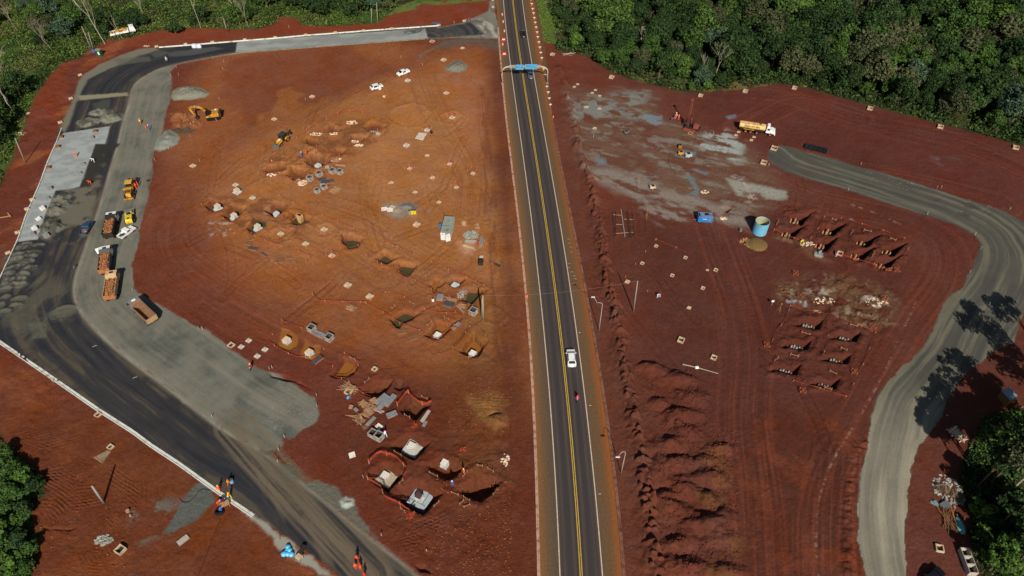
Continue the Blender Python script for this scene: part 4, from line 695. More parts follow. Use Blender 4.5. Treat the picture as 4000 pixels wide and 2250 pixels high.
def car(name, label, cat, loc, rz, L, W, H, paint_, suv=False, group=None, door=False):
    root = empty(name, (loc[0], loc[1], loc[2]), rz, label, cat, group); hw = W / 2; zb = 0.28; bz = H * 0.62
    st = [(-L/2, .80, .42, .60), (-L/2+.12, .96, .30, .64), (-L/2+(.35 if suv else .95), 1, .28, .66), (-L/2+(.75 if suv else 1.6), 1, .28, 1.0), (0.1, 1, .28, 1.0), (L*.13, 1, .28, .98), (L*.30, 1, .28, .66), (L/2-.25, .96, .28, .58), (L/2, .78, .40, .46)]
    vs = []; fs = []
    for (x, wf, z0, tf) in st:
        top = H * tf; cabin = tf > 0.9; belt = min(bz, top - 0.03); tw = hw * wf * (0.76 if cabin else 0.90)
        vs += [(x, -hw * wf * .9, z0), (x, -hw * wf, z0 + .18), (x, -hw * wf, belt - .05), (x, -hw * wf * .96, belt), (x, -tw, top), (x, -tw * .5, top + .02), (x, tw * .5, top + .02), (x, tw, top), (x, hw * wf * .96, belt), (x, hw * wf, belt - .05), (x, hw * wf, z0 + .18), (x, hw * wf * .9, z0)]
    k = 12
    for i in range(len(st) - 1):
        for j in range(k): fs.append((i * k + j, i * k + (j + 1) % k, (i + 1) * k + (j + 1) % k, (i + 1) * k + j))
    fs.append(tuple(range(k - 1, -1, -1))); fs.append(tuple((len(st) - 1) * k + j for j in range(k)))
    b = MB().add(vs, fs).build('body', paint_, root); bm = bmesh.new(); bm.from_mesh(b.data); bmesh.ops.recalc_face_normals(bm, faces=bm.faces); bm.to_mesh(b.data); bm.free()
    def pane(name, i, j0, j1, ins=0.12, off=0.02):
        A, B, C_, D = (Vector(vs[i * k + j0]), Vector(vs[i * k + j1]), Vector(vs[(i + 1) * k + j1]), Vector(vs[(i + 1) * k + j0])); c = (A + B + C_ + D) / 4
        n = (B - A).cross(D - A).normalized(); cc = Vector((c.x, c.y, c.z)) - Vector((c.x * .6, 0, 0.7));  n = n if n.dot(cc) > 0 else -n
        q = [p + (c - p) * ins + n * off for p in (A, B, C_, D)]; q2 = [p - n * 0.015 for p in q]
        MB().add(q + q2, [(0, 1, 2, 3), (7, 6, 5, 4), (0, 4, 5, 1), (1, 5, 6, 2), (2, 6, 7, 3), (3, 7, 4, 0)]).build(name, glass, root)
    pane('windshield', 5, 4, 7, .10, .035); pane('rear_window', 2, 4, 7, .12, .035)
    for (a, c_) in ((3, 4), (8, 7)):
        pane('side_window', 3, a, c_, .14); pane('side_window', 4, a, c_, .14)
    wheels(root, (-L * .30, L * .31), hw, .32 if not suv else .36, .2)
    for sg in (-1, 1):
        MB().box(L*.20, L*.20+.12, sg*hw + (0 if sg > 0 else -.2), sg*hw + (.2 if sg > 0 else 0), bz-.02, bz+.13, bev=.03).build('mirror', paint_, root)
        MB().box(L/2-.22, L/2-.02, sg*hw*.62-.16, sg*hw*.62+.16, H*.36, H*.44, bev=.03).build('headlight', lamp_m, root)
        MB().box(-L/2-.01, -L/2+.12, sg*hw*.66-.14, sg*hw*.66+.14, H*.44, H*.56, bev=.02).build('tail_light', tail_m, root)
        if suv: MB().tube([(-L*.30, sg*hw*.70, H+.05), (L*.08, sg*hw*.70, H+.05)], .025, 5).build('roof_rail', steel, root)
    MB().box(-L/2-.03, -L/2+.1, -.26, .26, .42, .54).build('number_plate', white, root)
    if door: MB().box(-.1, .85, -hw-.85, -hw-.8, .35, bz, M=Matrix.Rotation(0, 4, 'Z')).box(.80, .86, -hw-.85, -hw, .35, H*.9).build('open_door', paint_, root)
    return root
def gz(p, z=0.0): return (p[0], p[1], HZ(p[0], p[1]) + z)
def dump_truck(name, label, rear, front, cabm, bedm, gatem, load=True, group=None, door=False, hatch=True, L=8.4):
    (mx, my), rz = put(rear, front); root = empty(name, (mx, my, HZ(mx, my)), rz, label, 'dump truck', group); h = L / 2
    MB().box(-h+.3, h-.6, -.45, .45, .75, 1.05).box(-h+.4, -h+3.6, -1.1, 1.1, .8, .98).build('chassis', dgrey, root)
    c = MB().side([(h-2.1, 1.0), (h-.12, .75), (h, 1.3), (h-.12, 2.1), (h-.35, 2.85), (h-1.9, 2.95), (h-2.1, 2.7)], -1.22, 1.22); cab = c.build('cab', cabm, root)
    MB().add([(h-.09, -1.08, 2.12), (h-.09, 1.08, 2.12), (h-.31, 1.02, 2.78), (h-.31, -1.02, 2.78)], [(0, 1, 2, 3)]).build('windshield', glass, cab)
    for sg in (-1, 1): MB().box(h-1.3, h-.5, sg*1.225-.012, sg*1.225+.012, 1.95, 2.6).build('side_window', glass, cab)
    if hatch: MB().box(h-1.45, h-.85, -.42, .42, 2.92, 2.99).build('roof_hatch', dgrey, cab)
    for sg in (-1, 1): MB().box(h-.55, h-.35, sg*1.25 + (0 if sg > 0 else -.28), sg*1.25 + (.28 if sg > 0 else 0), 1.95, 2.5, bev=.04).build('mirror', dgrey, cab)
    if door: MB().box(h-1.35, h-.35, 1.25, 1.32, 1.1, 2.7, M=Matrix.Translation((h-.35, 1.28, 0)) @ Matrix.Rotation(math.radians(-78), 4, 'Z') @ Matrix.Translation((-(h-.35), -1.28, 0))).build('open_door', cabm, cab)
    MB().box(h-.06, h+.12, -1.2, 1.2, .5, .95, bev=.05).build('bumper', dgrey, root)
    x0, x1, y, z0, z1 = -h, h-2.35, 1.25, 1.15, 2.55
    bed = MB().box(x0+.1, x1, -y, y, z0, z0+.12).box(x0+.08, x1, -y, -y+.09, z0+.12, z1).box(x0+.08, x1, y-.09, y, z0+.12, z1).box(x1-.1, x1, -y+.09, y-.09, z0+.12, z1+.25)
    for i in range(7):
        xx_ = x0 + .5 + i * (x1 - x0 - .9) / 6
        for sg in (-1, 1): bed.box(xx_-.06, xx_+.06, sg*y-(.07 if sg < 0 else 0), sg*y+(.07 if sg > 0 else 0), z0+.05, z1-.05)
    bed.side([(x1-.05, z1+.22), (x1+.75, z1+.45), (x1+.78, z1+.52), (x1-.05, z1+.32)], -y+.05, y-.05)
    b = bed.build('dump_bed', bedm, root)
    g = MB().box(x0, x0+.08, -y, y, z0, z1-.05)
    for i in range(5): yy_ = -y + .25 + i * (2*y-.5)/4; g.box(x0-.06, x0, yy_-.05, yy_+.05, z0+.05, z1-.1)
    g.build('tailgate', gatem, root)
    wheels(root, (-h+1.1, -h+2.4), 1.22, .52, .28, dual=(0, 1)); wheels(root, (h-1.5,), 1.22, .52, .3)
    for sg in (-1, 1): MB().box(-h+.15, -h+.28, sg*.9-.15, sg*.9+.15, .85, 1.0).build('tail_light', tail_m, root)
    if load:
        rr = random.Random(hash(label) % 999 if False else len(label)); lo = MB(); n = 26; m_ = 12; vs = []
        for i in range(n + 1):
            for j in range(m_ + 1):
                a, c_ = i / n, j / m_; ed = min(1, min(a, 1 - a) * 5, min(c_, 1 - c_) * 5)
                vs.append((x0+.1+(x1-x0-.25)*a, (-y+.1)+(2*y-.2)*c_, z0+.55+.75*ed+rr.uniform(-.1, .1)))
        lo.add(vs, [(i*(m_+1)+j, (i+1)*(m_+1)+j, (i+1)*(m_+1)+j+1, i*(m_+1)+j+1) for i in range(n) for j in range(m_)])
        for i in range(150): lo.blob((rr.uniform(x0+.3, x1-.35), rr.uniform(-y+.28, y-.28), z0+1.2+rr.uniform(-.05, .25)), rr.uniform(.13, .3), .8, .3, rr.random())
        M = Matrix.Translation(root.location) @ Matrix.Rotation(rz, 4, 'Z'); lo.v = [tuple(M @ Vector(v)) for v in lo.v]
        tag(lo.build('clay_load', clay), 'lumpy orange clay filling the bed of the ' + load, 'clay', None, 'stuff')
    return root
gt = 'dump trucks queued on the gravel strip'
dump_truck('dump_truck', 'clay-laden dump truck with white cab and dark bed beside the yellow roller', P(4,1098,935,1.0), P(4,1120,693,2.6), white, dgrey, dgrey, 'truck beside the yellow roller', gt)
tr2 = dump_truck('dump_truck', 'clay-laden dump truck with white cab and its door swung open', P(4,1060,1290,1.1), P(4,1055,1040,2.6), white, mat('bed_grey', (96, 92, 84), .7, .2, 2), orgp, 'truck with the open cab door', gt, True)
dump_truck('dump_truck', 'clay-laden beige dump truck with brown tailgate parked behind the open-door truck', P(8,1112,115,1.1), P(4,1125,1275,2.6), beige, beige, orgp, 'beige truck', gt)
dump_truck('dump_truck', 'empty dump truck with grey cab and rusty open bed', P(8,1545,345,1.0), P(8,1322,112,2.6), mat('cab_grey', (120, 130, 142), .5, .1, 2), mat('bed_rust', (138, 108, 80), .8, .25, 1.2, dirt=(150, 84, 40), dirt_amt=.5), mat('gate_tan', (176, 146, 108), .8, .2, 1.2), None, gt, hatch=False)
MB().box(2.75, 3.35, -.45, .45, 2.97, 3.04).build('roof_hatch', white, [o for o in bpy.data.objects if o.get('label', '').startswith('empty dump truck')][0])
(m_, rz_) = put(P(4,1098,935,1.0), P(4,1120,693,2.6))
# cars
p, r = put(P(10,604,797,.6), P(10,588,622,.6)); car('car', 'white estate car with roof rails driving up the highway', 'car', (p[0], p[1], .066), r, 4.6, 1.86, 1.62, white, True)
p, r = put(P(2,192,785,.5), P(2,178,712,.9)); car('car', 'silver-blue car passing under the blue sign gantry', 'car', (p[0], p[1], .066), r, 4.5, 1.8, 1.5, silver)
p, r = put(P(2,118,368,.5), P(2,104,305,.9)); car('car', 'dark saloon car far up the highway beyond the gantry', 'car', (p[0], p[1], .066), r, 4.5, 1.8, 1.5, dark_blue)
p, r = put(P(1,1528,706,.8), P(1,1432,752,.5)); car('car', 'white saloon car parked nose toward the pits, nearer the grey stone mound', 'car', gz(p), r, 4.5, 1.8, 1.48, white)
p, r = put(P(1,1160,890,.6), P(1,1268,852,.8)); car('car', 'white hatchback with its door open on the diagonal dirt track', 'car', gz(p), r, 4.2, 1.8, 1.5, white, True, door=True)
def pickup(label, rear, front, pm, junk, L=4.8):
    (mx, my), rz = put(rear, front); root = empty('pickup_truck', (mx, my, HZ(mx, my)), rz, label, 'pickup'); h = L / 2; w = .88
    MB().side([(h-2.9, .45), (h-.05, .4), (h, .75), (h-.15, .95), (h-1.15, 1.1), (h-1.7, 1.62), (h-2.75, 1.66), (h-2.9, 1.3)], -w, w).build('cab', pm, root)
    MB().add([(h-1.13, -w*.9, 1.16), (h-1.13, w*.9, 1.16), (h-1.66, w*.82, 1.61), (h-1.66, -w*.82, 1.61)], [(0, 1, 2, 3)]).build('windshield', glass, root)
    for sg in (-1, 1): MB().box(h-2.6, h-1.75, sg*w-.012 + sg*.005, sg*w+.012+sg*.005, 1.12, 1.5).build('side_window', glass, root)
    MB().box(-h, h-2.9, -w, w, .55, .62).box(-h, h-2.9, -w, -w+.06, .62, 1.05).box(-h, h-2.9, w-.06, w, .62, 1.05).build('bed', pm, root)
    MB().box(-h-.04, -h+.02, -w, w, .6, 1.03).build('tailgate', pm, root)
    wheels(root, (-h+.85, h-.9), w, .34, .22)
    jr = random.Random(len(label)); j = MB()
    for i in range(16): M = Matrix.Translation((jr.uniform(-h+.3, h-3.2), jr.uniform(-.6, .6), .72+jr.random()*.3)) @ Matrix.Rotation(jr.random()*6, 4, 'Z') @ Matrix.Rotation(jr.uniform(-.5,.5), 4, 'X'); j.box(-.35, .35, -.06, .06, -.04, .04, M=M)
    M = Matrix.Translation(root.location) @ Matrix.Rotation(rz, 4, 'Z'); j.v = [tuple(M @ Vector(v)) for v in j.v]
    tag(j.build('scrap_load', junk), 'loose scrap lying in the bed of the ' + ('blue pickup' if 'blue' in label else 'white pickup'), 'scrap', None, 'stuff'); return root
pickup('dark blue pickup with scrap in its bed parked beside the pale gutter line', P(4,850,893,.5), P(4,892,785,1.2), bluep, mat('scrap', (170, 130, 105), .8, .3, 2, island=.4))
pickup('small white pickup parked askew behind the yellow roller', P(4,1228,930,.5), P(4,1318,842,1.0), white, mat('scrap_dark', (60, 50, 46), .8, .3, 2, island=.4), 4.6)
# motor grader: faces up the strip
(mx, my), rz = put(P(4,1300,560,.5), P(4,1345,350,.8)); root = empty('motor_grader', gz((mx, my)), rz, 'yellow motor grader with tan cab roof on the gravel strip', 'grader'); h = 4.2
MB().side([(-h+.2, 1.0), (-.9, .9), (-.9, 2.0), (-h+.5, 1.75)], -.62, .62).build('engine_hood', yel, root); MB().box(-h+.9, -h+2.0, -.5, .5, 1.86, 2.1, bev=.05).build('exhaust_deck', mat('rust_deck', (110, 70, 40), .8, .3, 2), root)
MB().box(-.9, .75, -.78, .78, 1.1, 1.9, bev=.05).build('platform', yel, root); cb = MB().box(-.85, .7, -.72, .72, 1.9, 3.05, .94).build('cab', glass, root); MB().box(-.98, .85, -.88, .88, 3.05, 3.16, bev=.04).build('cab_roof', mat('cab_roof_tan', (205, 160, 72), .6, .12, 1.2), cb)
MB().tube([(.7, 0, 1.6), (2.0, 0, 2.0), (3.4, 0, 1.75), (h-.3, 0, 1.1)], .17, 6).build('front_frame', yel, root)
MB().side([(1.3, .1), (1.55, .08), (1.5, .72), (1.3, .72)], -1.9, 1.9, M=Matrix.Rotation(math.radians(24), 4, 'Z')).build('blade', yel, root)
MB().box(-h-.35, -h+.05, -1.25, 1.25, .6, .85).build('ripper_bar', yel, root)
for k in range(5): MB().box(-h-.4, -h-.28, -1.1+k*.55-.05, -1.1+k*.55+.05, .25, .7).build('ripper_tooth', yel, root)
MB().box(h-.4, h-.1, -1.0, 1.0, .5, .7).build('front_axle', yel, root); wheels(root, (-h+.9, -h+2.35, h-.25), 1.2, .66, .38, blk, yel)
# roller
(mx, my), rz = put(P(4,1310,815,.5), P(4,1300,665,.7)); root = empty('road_roller', gz((mx, my)), rz, 'bright yellow soil roller with steel drum behind the grader', 'roller'); h = 2.9
MB().side([(-h, .8), (-.3, .7), (-.3, 1.75), (-h+.5, 1.85), (-h, 1.5)], -.8, .8).build('engine_hood', yel2, root); MB().box(-h+.7, -h+1.2, -.3, .3, 1.84, 1.90).build('air_intake', blk, root)
MB().box(-.3, .7, -.6, .6, .8, 1.3).build('platform', dgrey, root); MB().box(.1, .5, -.3, .3, 1.3, 1.75, bev=.05).build('seat', blk, root); MB().tube([(.8, 0, 1.2), (.65, 0, 1.7)], .03).lathe([(.2, 0), (.2, .03)], 12, (.65, 0, 1.7)).build('steering_wheel', blk, root)
MB().box(.8, h-.1, -1.1, -.95, .5, .95).box(.8, h-.1, .95, 1.1, .5, .95).box(.75, 1.0, -1.1, 1.1, .95, 1.1).box(h-.2, h, -1.1, 1.1, .6, .95).build('drum_frame', yel2, root); MB().wheel(1.9, 0, .72, .72, 1.85, 24).build('drum', steel, root, True)
for sg in (-1, 1): MB().tube([(-.2, sg*.7, 1.3), (-.2, sg*.7, 2.1), (.6, sg*.7, 2.1), (.7, sg*.7, 1.2)], .04).build('guard_rail', yel2, root)
wheels(root, (-h+1.2,), 1.15, .72, .45, blk, yel2)
# excavator
XE = lambda x, y, z=0: G(600 + x/8.05, 380 + y/8.05, z)
c0 = XE(1850, 480, 1.9); rz = heading(XE(2060, 450, 1.9), XE(1600, 500, 1.9)); root = empty('excavator', (c0[0], c0[1], HZ(*c0)), rz, 'yellow tracked excavator with folded arm beside the rock spoil', 'excavator')
for sg in (-1, 1):
    MB().side([(-1.9, .15), (-1.6, 0), (1.6, 0), (1.95, .2), (2.0, .6), (1.7, .85), (-1.7, .85), (-2.0, .6)], sg*1.25-.28, sg*1.25+.28).build('track', blk, root)
MB().box(-1.2, 1.2, -1.0, 1.0, .45, .95).build('undercarriage', dgrey, root)
up = MB().side([(-2.3, 1.05), (1.9, 1.05), (1.9, 1.5), (.4, 2.1), (-2.0, 2.15), (-2.45, 1.8)], -1.35, 1.35).build('upper_body', yel, root)
MB().box(-2.5, -1.7, -1.4, 1.4, 1.1, 2.25, bev=.15).build('counterweight', dgrey, root); MB().box(-1.6, -.2, -.5, 1.1, 2.16, 2.3).build('engine_cover', mat('cover_brown', (184, 120, 48), .7, .12, 2), root); MB().box(-1.2, -.6, -1.2, -.6, 2.16, 2.32).build('tread_plate', white, root)
cb = MB().box(.1, 1.85, .3, 1.35, 1.3, 2.95, .93).build('cab', glass, root); MB().box(.3, 1.5, .45, 1.2, 2.95, 3.02).build('roof_window', blk, cb)
MB().side([(1.2, 1.3), (1.5, 1.2), (3.3, 3.5), (4.6, 4.1), (4.6, 4.5), (3.0, 4.05), (1.1, 1.8)], -.65, -.3).side([(4.3, 4.05), (6.0, 3.7), (6.1, 4.0), (4.4, 4.5)], -.65, -.3).build('boom', yel, root)
MB().side([(5.6, 4.3), (6.5, 4.2), (6.35, 3.7), (5.3, 1.1), (5.05, 1.2), (5.75, 3.4)], -.66, -.29, ).build('stick', yel, root); MB().tube([(3.2, -.47, 4.1), (5.7, -.47, 4.35)], .08).tube([(6.2, -.47, 3.2), (5.9, -.47, 1.4)], .06).build('hydraulic_ram', steel, root)
MB().side([(5.3, 1.2), (4.9, 1.15), (4.35, .6), (4.5, .1), (5.0, .05), (5.4, .5)], -1.0, .05).build('bucket', dgrey, root); MB().box(4.5, 4.55, -.75, -.2, 3.92, 4.56).build('boom_decal', white, root)
# backhoe loader
XB = lambda x, y, z=0: G(1020 + x/4.83, 480 + y/4.83, z)
a, c_ = XB(470, 290, .5), XB(330, 400, .5); rz = heading(a, c_); root = empty('backhoe_loader', gz(((a[0]+c_[0])/2, (a[1]+c_[1])/2)), rz, 'yellow and black backhoe loader beside the long safety net', 'backhoe'); h = 1.3
MB().side([(-1.4, .7), (2.0, .65), (2.1, 1.3), (1.9, 1.5), (.5, 1.7), (-1.4, 1.6)], -.42, .42).build('engine_hood', yel, root); MB().box(.7, 1.6, -.3, .3, 1.62, 1.68).build('decal_panel', white, root)
cb = MB().box(-1.5, .5, -.75, .75, 1.1, 2.7, .95).build('cab', glass, root); MB().box(-1.65, .65, -.82, .82, 2.7, 2.82, bev=.04).build('cab_roof', mat('roof_dark', (58, 56, 50), .7, .1, 2), cb)
for sg in (-1, 1): MB().side([(.2, 1.35), (.5, 1.45), (2.6, .6), (2.9, .45), (2.6, .4), (.3, 1.1)], sg*.6-.07, sg*.6+.07).build('loader_arm', yel, root); MB().side([(-2.0, 1.0), (-1.9, 1.6), (-.7, 1.6), (-.5, 1.1)], sg*.95-.2, sg*.95+.2).build('fender', yel, root)
MB().side([(2.7, .15), (3.4, .05), (3.45, .12), (2.85, .3), (2.85, .85), (3.1, 1.1), (2.95, 1.12), (2.68, .85)], -1.15, 1.15).build('loader_bucket', steel, root)
MB().side([(-1.5, .9), (-2.4, 1.0), (-2.3, 1.4), (-1.5, 1.5)], -.3, .3).side([(-2.2, 1.1), (-2.5, 1.1), (-2.9, 3.4), (-2.6, 3.5)], -.12, .12).side([(-2.6, 3.5), (-2.9, 3.4), (-3.6, 1.8), (-3.4, 1.7)], -.1, .1).build('dig_arm', mat('arm_brown', (120, 90, 56), .7, .2, 2), root)
MB().side([(-3.3, 1.9), (-3.7, 1.8), (-3.9, 1.2), (-3.4, 1.0), (-3.1, 1.3)], -.35, .35).build('dig_bucket', dgrey, root)
wheels(root, (-1.2,), 1.15, .72, .45, blk, orgp); wheels(root, (1.6,), 1.1, .5, .32, blk, orgp)
# water tanker
XT = lambda x, y, z=0: G(2560 + x/5.15, 380 + y/5.15, z)
a, c_ = XT(1690, 560, 1.5), XT(2412, 690, 1.2); (mx, my), rz = put(a, c_); root = empty('water_tanker', gz((mx, my)), rz, 'cream water tanker truck with white bonneted cab', 'tanker'); L = math.hypot(c_[0]-a[0], c_[1]-a[1]); h = L/2
MB().box(-h+.2, h-.4, -.45, .45, .75, 1.05).box(-h+.3, h-3.2, -1.1, 1.1, 1.05, 1.2).build('chassis', dgrey, root)
pr = [(1.2 * math.cos(t) * (1 if abs(math.cos(t)) < .9 else .98), 1.2 + .85 + .85 * math.sin(t)) for t in [2*math.pi*i/18 for i in range(18)]]
x0, x1 = -h, h - 3.0; vs = [(x, y, z) for x in (x0, x0+.12, x1-.12, x1) for (y, z) in [(q[0] * (.93 if x in (x0, x1) else 1), 2.05 + (q[1]-2.05) * (.93 if x in (x0, x1) else 1)) for q in pr]]
n = 18; tk = MB().add(vs, [(i*n+j, (i+1)*n+j, (i+1)*n+(j+1)%n, i*n+(j+1)%n) for i in range(3) for j in range(n)] + [tuple(range(n)), tuple(3*n+j for j in range(n-1, -1, -1))]).build('tank', tan, root)
MB().box(x0+.3, x1-.3, .55, .62, 2.86, 2.93).box(x0+.3, x1-.3, -.62, -.55, 2.86, 2.93).build('walkway_rail', redm, tk); MB().lathe([(.32, 0), (.32, .14), (.26, .18)], 14, (h-4.6, 0, 2.88)).build('manhole', dgrey, tk); MB().lathe([(.2, 0), (.2, .08)], 12, (x0+1.6, 0, 2.88)).build('filler_cap', tan, tk)
MB().tube([(h-5.4, 1.22 * math.cos(t), 2.05 + .87 * math.sin(t)) for t in np.linspace(-1.4, 4.5, 16)], .03, 5).build('strap', dgrey, tk)
for sg in (-1, 1): MB().box(-h+1.4, -h+4.4, sg*1.05-.12, sg*1.05+.12, 1.15, 1.28).build('mudguard', yel, root)
cbm = MB().side([(h-2.7, 1.0), (h-1.45, 1.0), (h-1.35, 1.9), (h-1.7, 2.75), (h-2.6, 2.85)], -1.15, 1.15); cbm.side([(h-1.5, .9), (h-.05, .8), (h, 1.3), (h-.15, 1.75), (h-1.4, 2.0)], -1.0, 1.0); cb = cbm.build('cab', white, root)
MB().add([(h-1.33, -1.0, 1.98), (h-1.33, 1.0, 1.98), (h-1.65, .95, 2.7), (h-1.65, -.95, 2.7)], [(0, 1, 2, 3)]).build('windshield', glass, cb); MB().box(h-2.55, h-1.75, -1.0, 1.0, 2.85, 3.05, bev=.06).build('wind_deflector', white, cb)
for sg in (-1, 1): MB().box(h-2.4, h-1.7, sg*1.16-.012, sg*1.16+.012, 1.9, 2.5).build('side_window', glass, cb); MB().box(h-.1, h+.02, sg*.75-.16, sg*.75+.16, 1.0, 1.25).build('headlight', lamp_m, cb)
MB().box(h-.15, h+.08, -1.2, 1.2, .55, .9, bev=.05).build('bumper', white, root); wheels(root, (-h+2.1, -h+3.5, -h+5.3), 1.22, .52, .28, blk, orgp, dual=(0, 1)); wheels(root, (h-1.3,), 1.2, .52, .3, blk, orgp)
def text(s, size, m, parent, M, name='lettering', ext=0.004):
    cu = bpy.data.curves.new(name, 'FONT'); cu.body = s; cu.size = size; cu.align_x = 'CENTER'; cu.align_y = 'CENTER'; cu.extrude = ext; o = bpy.data.objects.new(name, cu); COL.objects.link(o)
    dg = bpy.context.evaluated_depsgraph_get(); me = bpy.data.meshes.new_from_object(o.evaluated_get(dg)); bpy.data.objects.remove(o); me.materials.clear(); me.materials.append(m)
    o = bpy.data.objects.new(name, me); COL.objects.link(o); o.parent = parent; o.matrix_local = M; return o
ang = math.radians(32); text('ÁGUA POTÁVEL', .62, mat('letter_brown', (110, 70, 44), .8, .1), tk, Matrix.Translation(((x0+x1)/2, -1.24, 2.42)) @ Matrix.Rotation(math.radians(62), 4, 'X'))
# drill rig
b0 = XT(650, 600, .5); root = empty('drill_rig', gz(b0), heading(XT(640, 600, .5), XT(850, 650, .5)), 'red tracked drill rig with tall lattice mast on grey slurry', 'drill rig')
for sg in (-1, 1): MB().side([(-1.0, .1), (-.7, 0), (2.2, 0), (2.5, .2), (2.4, .55), (-.8, .6), (-1.1, .4)], sg*1.0-.22, sg*1.0+.22).build('track', redm, root)
MB().box(-.9, 3.3, -.75, .75, .6, .9).build('deck', dgrey, root); MB().box(1.6, 3.2, -.8, .8, .9, 1.9, bev=.12).build('engine_housing', redm, root); MB().box(3.2, 3.7, -.9, .9, .7, 1.1).build('radiator', dgrey, root)
ms = MB()
for (a_, c2) in ((-.2, -.2), (.2, -.2), (.2, .2), (-.2, .2)): ms.tube([(a_ - .1, c2, .4), (a_ - .1, c2, 9.6)], .05, 4)
for k in range(14): z = .6 + k * .64; ms.tube([(-.3, -.2, z), (.1, -.2, z + .6)], .03, 4).tube([(-.3, .2, z + .6), (.1, .2, z)], .03, 4).tube([(.1, -.2, z), (.1, .2, z + .6)], .03, 4)
ms.box(-.45, .3, -.35, .35, 9.5, 9.75); ms.build('mast', redm, root)
hm = MB()
for k in range(7): q = random.Random(k); hm.tube([(-.1, 0, 5.0 - k*.3), (.6 + q.random(), q.uniform(-1, 1), 2.6), (1.0, q.uniform(-.8, .8), 1.0)], .06, 5).tube([(-.2, 0, 4.4), (-.7, q.uniform(-1, 1), 2.0), (-.3, q.uniform(-.6, .6), .8)], .05, 5)
hm.build('hoses', dgrey, root); MB().box(-.6, -.25, -.25, .25, 2.2, 3.4, bev=.05).build('rotary_head', dgrey, root); MB().box(.3, 1.2, .3, .9, .9, 1.6, bev=.05).build('control_stand', dgrey, root)
# loaded flatbed truck among the trees
(mx, my), rz = put(P(0,1115,340,1.2), P(0,1345,275,1.8)); root = empty('flatbed_truck', (mx, my, 0.0), rz, 'white cab flatbed truck carrying yellow equipment among the trees', 'truck'); h = 4.2
MB().box(-h, h-.5, -.45, .45, .7, 1.0).build('chassis', dgrey, root); MB().box(-h, h-2.3, -1.2, 1.2, 1.05, 1.3).box(-h, h-2.3, -1.25, -1.2, 1.0, 1.6).box(-h, h-2.3, 1.2, 1.25, 1.0, 1.6).build('bed', white, root)
cb = MB().side([(h-2.0, 1.0), (h-.1, .8), (h, 1.4), (h-.3, 2.7), (h-1.8, 2.8)], -1.15, 1.15).build('cab', white, root); MB().add([(h-.02, -1, 1.6), (h-.02, 1, 1.6), (h-.25, .95, 2.55), (h-.25, -.95, 2.55)], [(0, 1, 2, 3)]).build('windshield', glass, cb)
eq = MB(); q = random.Random(4)
for k in range(7): M = Matrix.Translation((-h+.8+k*.75, q.uniform(-.5, .5), 1.6+q.random()*.3)) @ Matrix.Rotation(q.random()*3, 4, 'Z'); eq.box(-.4, .4, -.3, .3, -.3, .3, bev=.08, M=None) if False else eq.box(-.45, .45, -.25, .25, -.3, .3, M=M)
eq.build('equipment', yel, root); wheels(root, (-h+1.0, -h+2.2, h-1.2), 1.15, .5, .28)
# shipping container
XC = lambda x, y, z=0: G(1680 + x/6.036, 820 + y/6.036, z)
f0, f1, b1 = XC(237, 527, 2.6), XC(472, 545, 2.6), XC(345, 138, 2.6); L = math.hypot(b1[0]-f0[0], b1[1]-f0[1]); root = empty('shipping_container', (0, 0, 0), 0, 'grey shipping container used as site office, white doors ajar', 'container')
ax = heading(f0, b1); mid = ((f0[0]+f1[0])/2 + math.cos(ax)*L/2, (f0[1]+f1[1])/2 + math.sin(ax)*L/2); root.location = gz(mid); root.rotation_euler = (0, 0, ax); h = L/2; w = 1.22
cm = MB().box(-h+.05, h, -w, w, .1, 2.5).box(-h, h, -w, w, 0, .1)
for k in range(int(L / .3)):
    xx_ = -h + .2 + k * .3
    for sg in (-1, 1): cm.box(xx_, xx_+.15, sg*w-(.04 if sg < 0 else 0), sg*w+(.04 if sg > 0 else 0), .15, 2.45)
cm.build('shell', cont, root); MB().box(-h, h, -w-.05, w+.05, 2.5, 2.6).build('roof', mat('container_roof', (142, 148, 136), .7, .08, .8, dirt=(120, 110, 92), dirt_amt=.3), root); MB().box(-h+.9, -h+.98, -.6, .6, 2.601, 2.64).box(-h+2.6, -h+2.68, -1.1, 1.1, 2.601, 2.63).build('roof_strip', dgrey, root)
d1 = MB().box(-h-.06, -h+.04, 0.02, w, .15, 2.45)
for k in range(5): d1.box(-h-.09, -h-.06, .1, w-.1, .4+k*.4, .5+k*.4)
d1.build('door', contw, root)
M = Matrix.Translation((-h, -w, 0)) @ Matrix.Rotation(math.radians(32), 4, 'Z'); d2m = MB().box(-.05, .03, 0, w, .15, 2.45, M=M)
for k in range(5): d2m.box(-.08, -.05, .1, w-.1, .4+k*.4, .5+k*.4, M=M)
d2m.build('door', contw, root); MB().box(-h-.07, -h-.05, .5, .8, 1.9, 2.2).build('vent_plate', dgrey, root); MB().tube([(h-.1, w+.1, 0), (h-.1, w+.1, 3.6)], .06).build('mast_pole', steel, root)
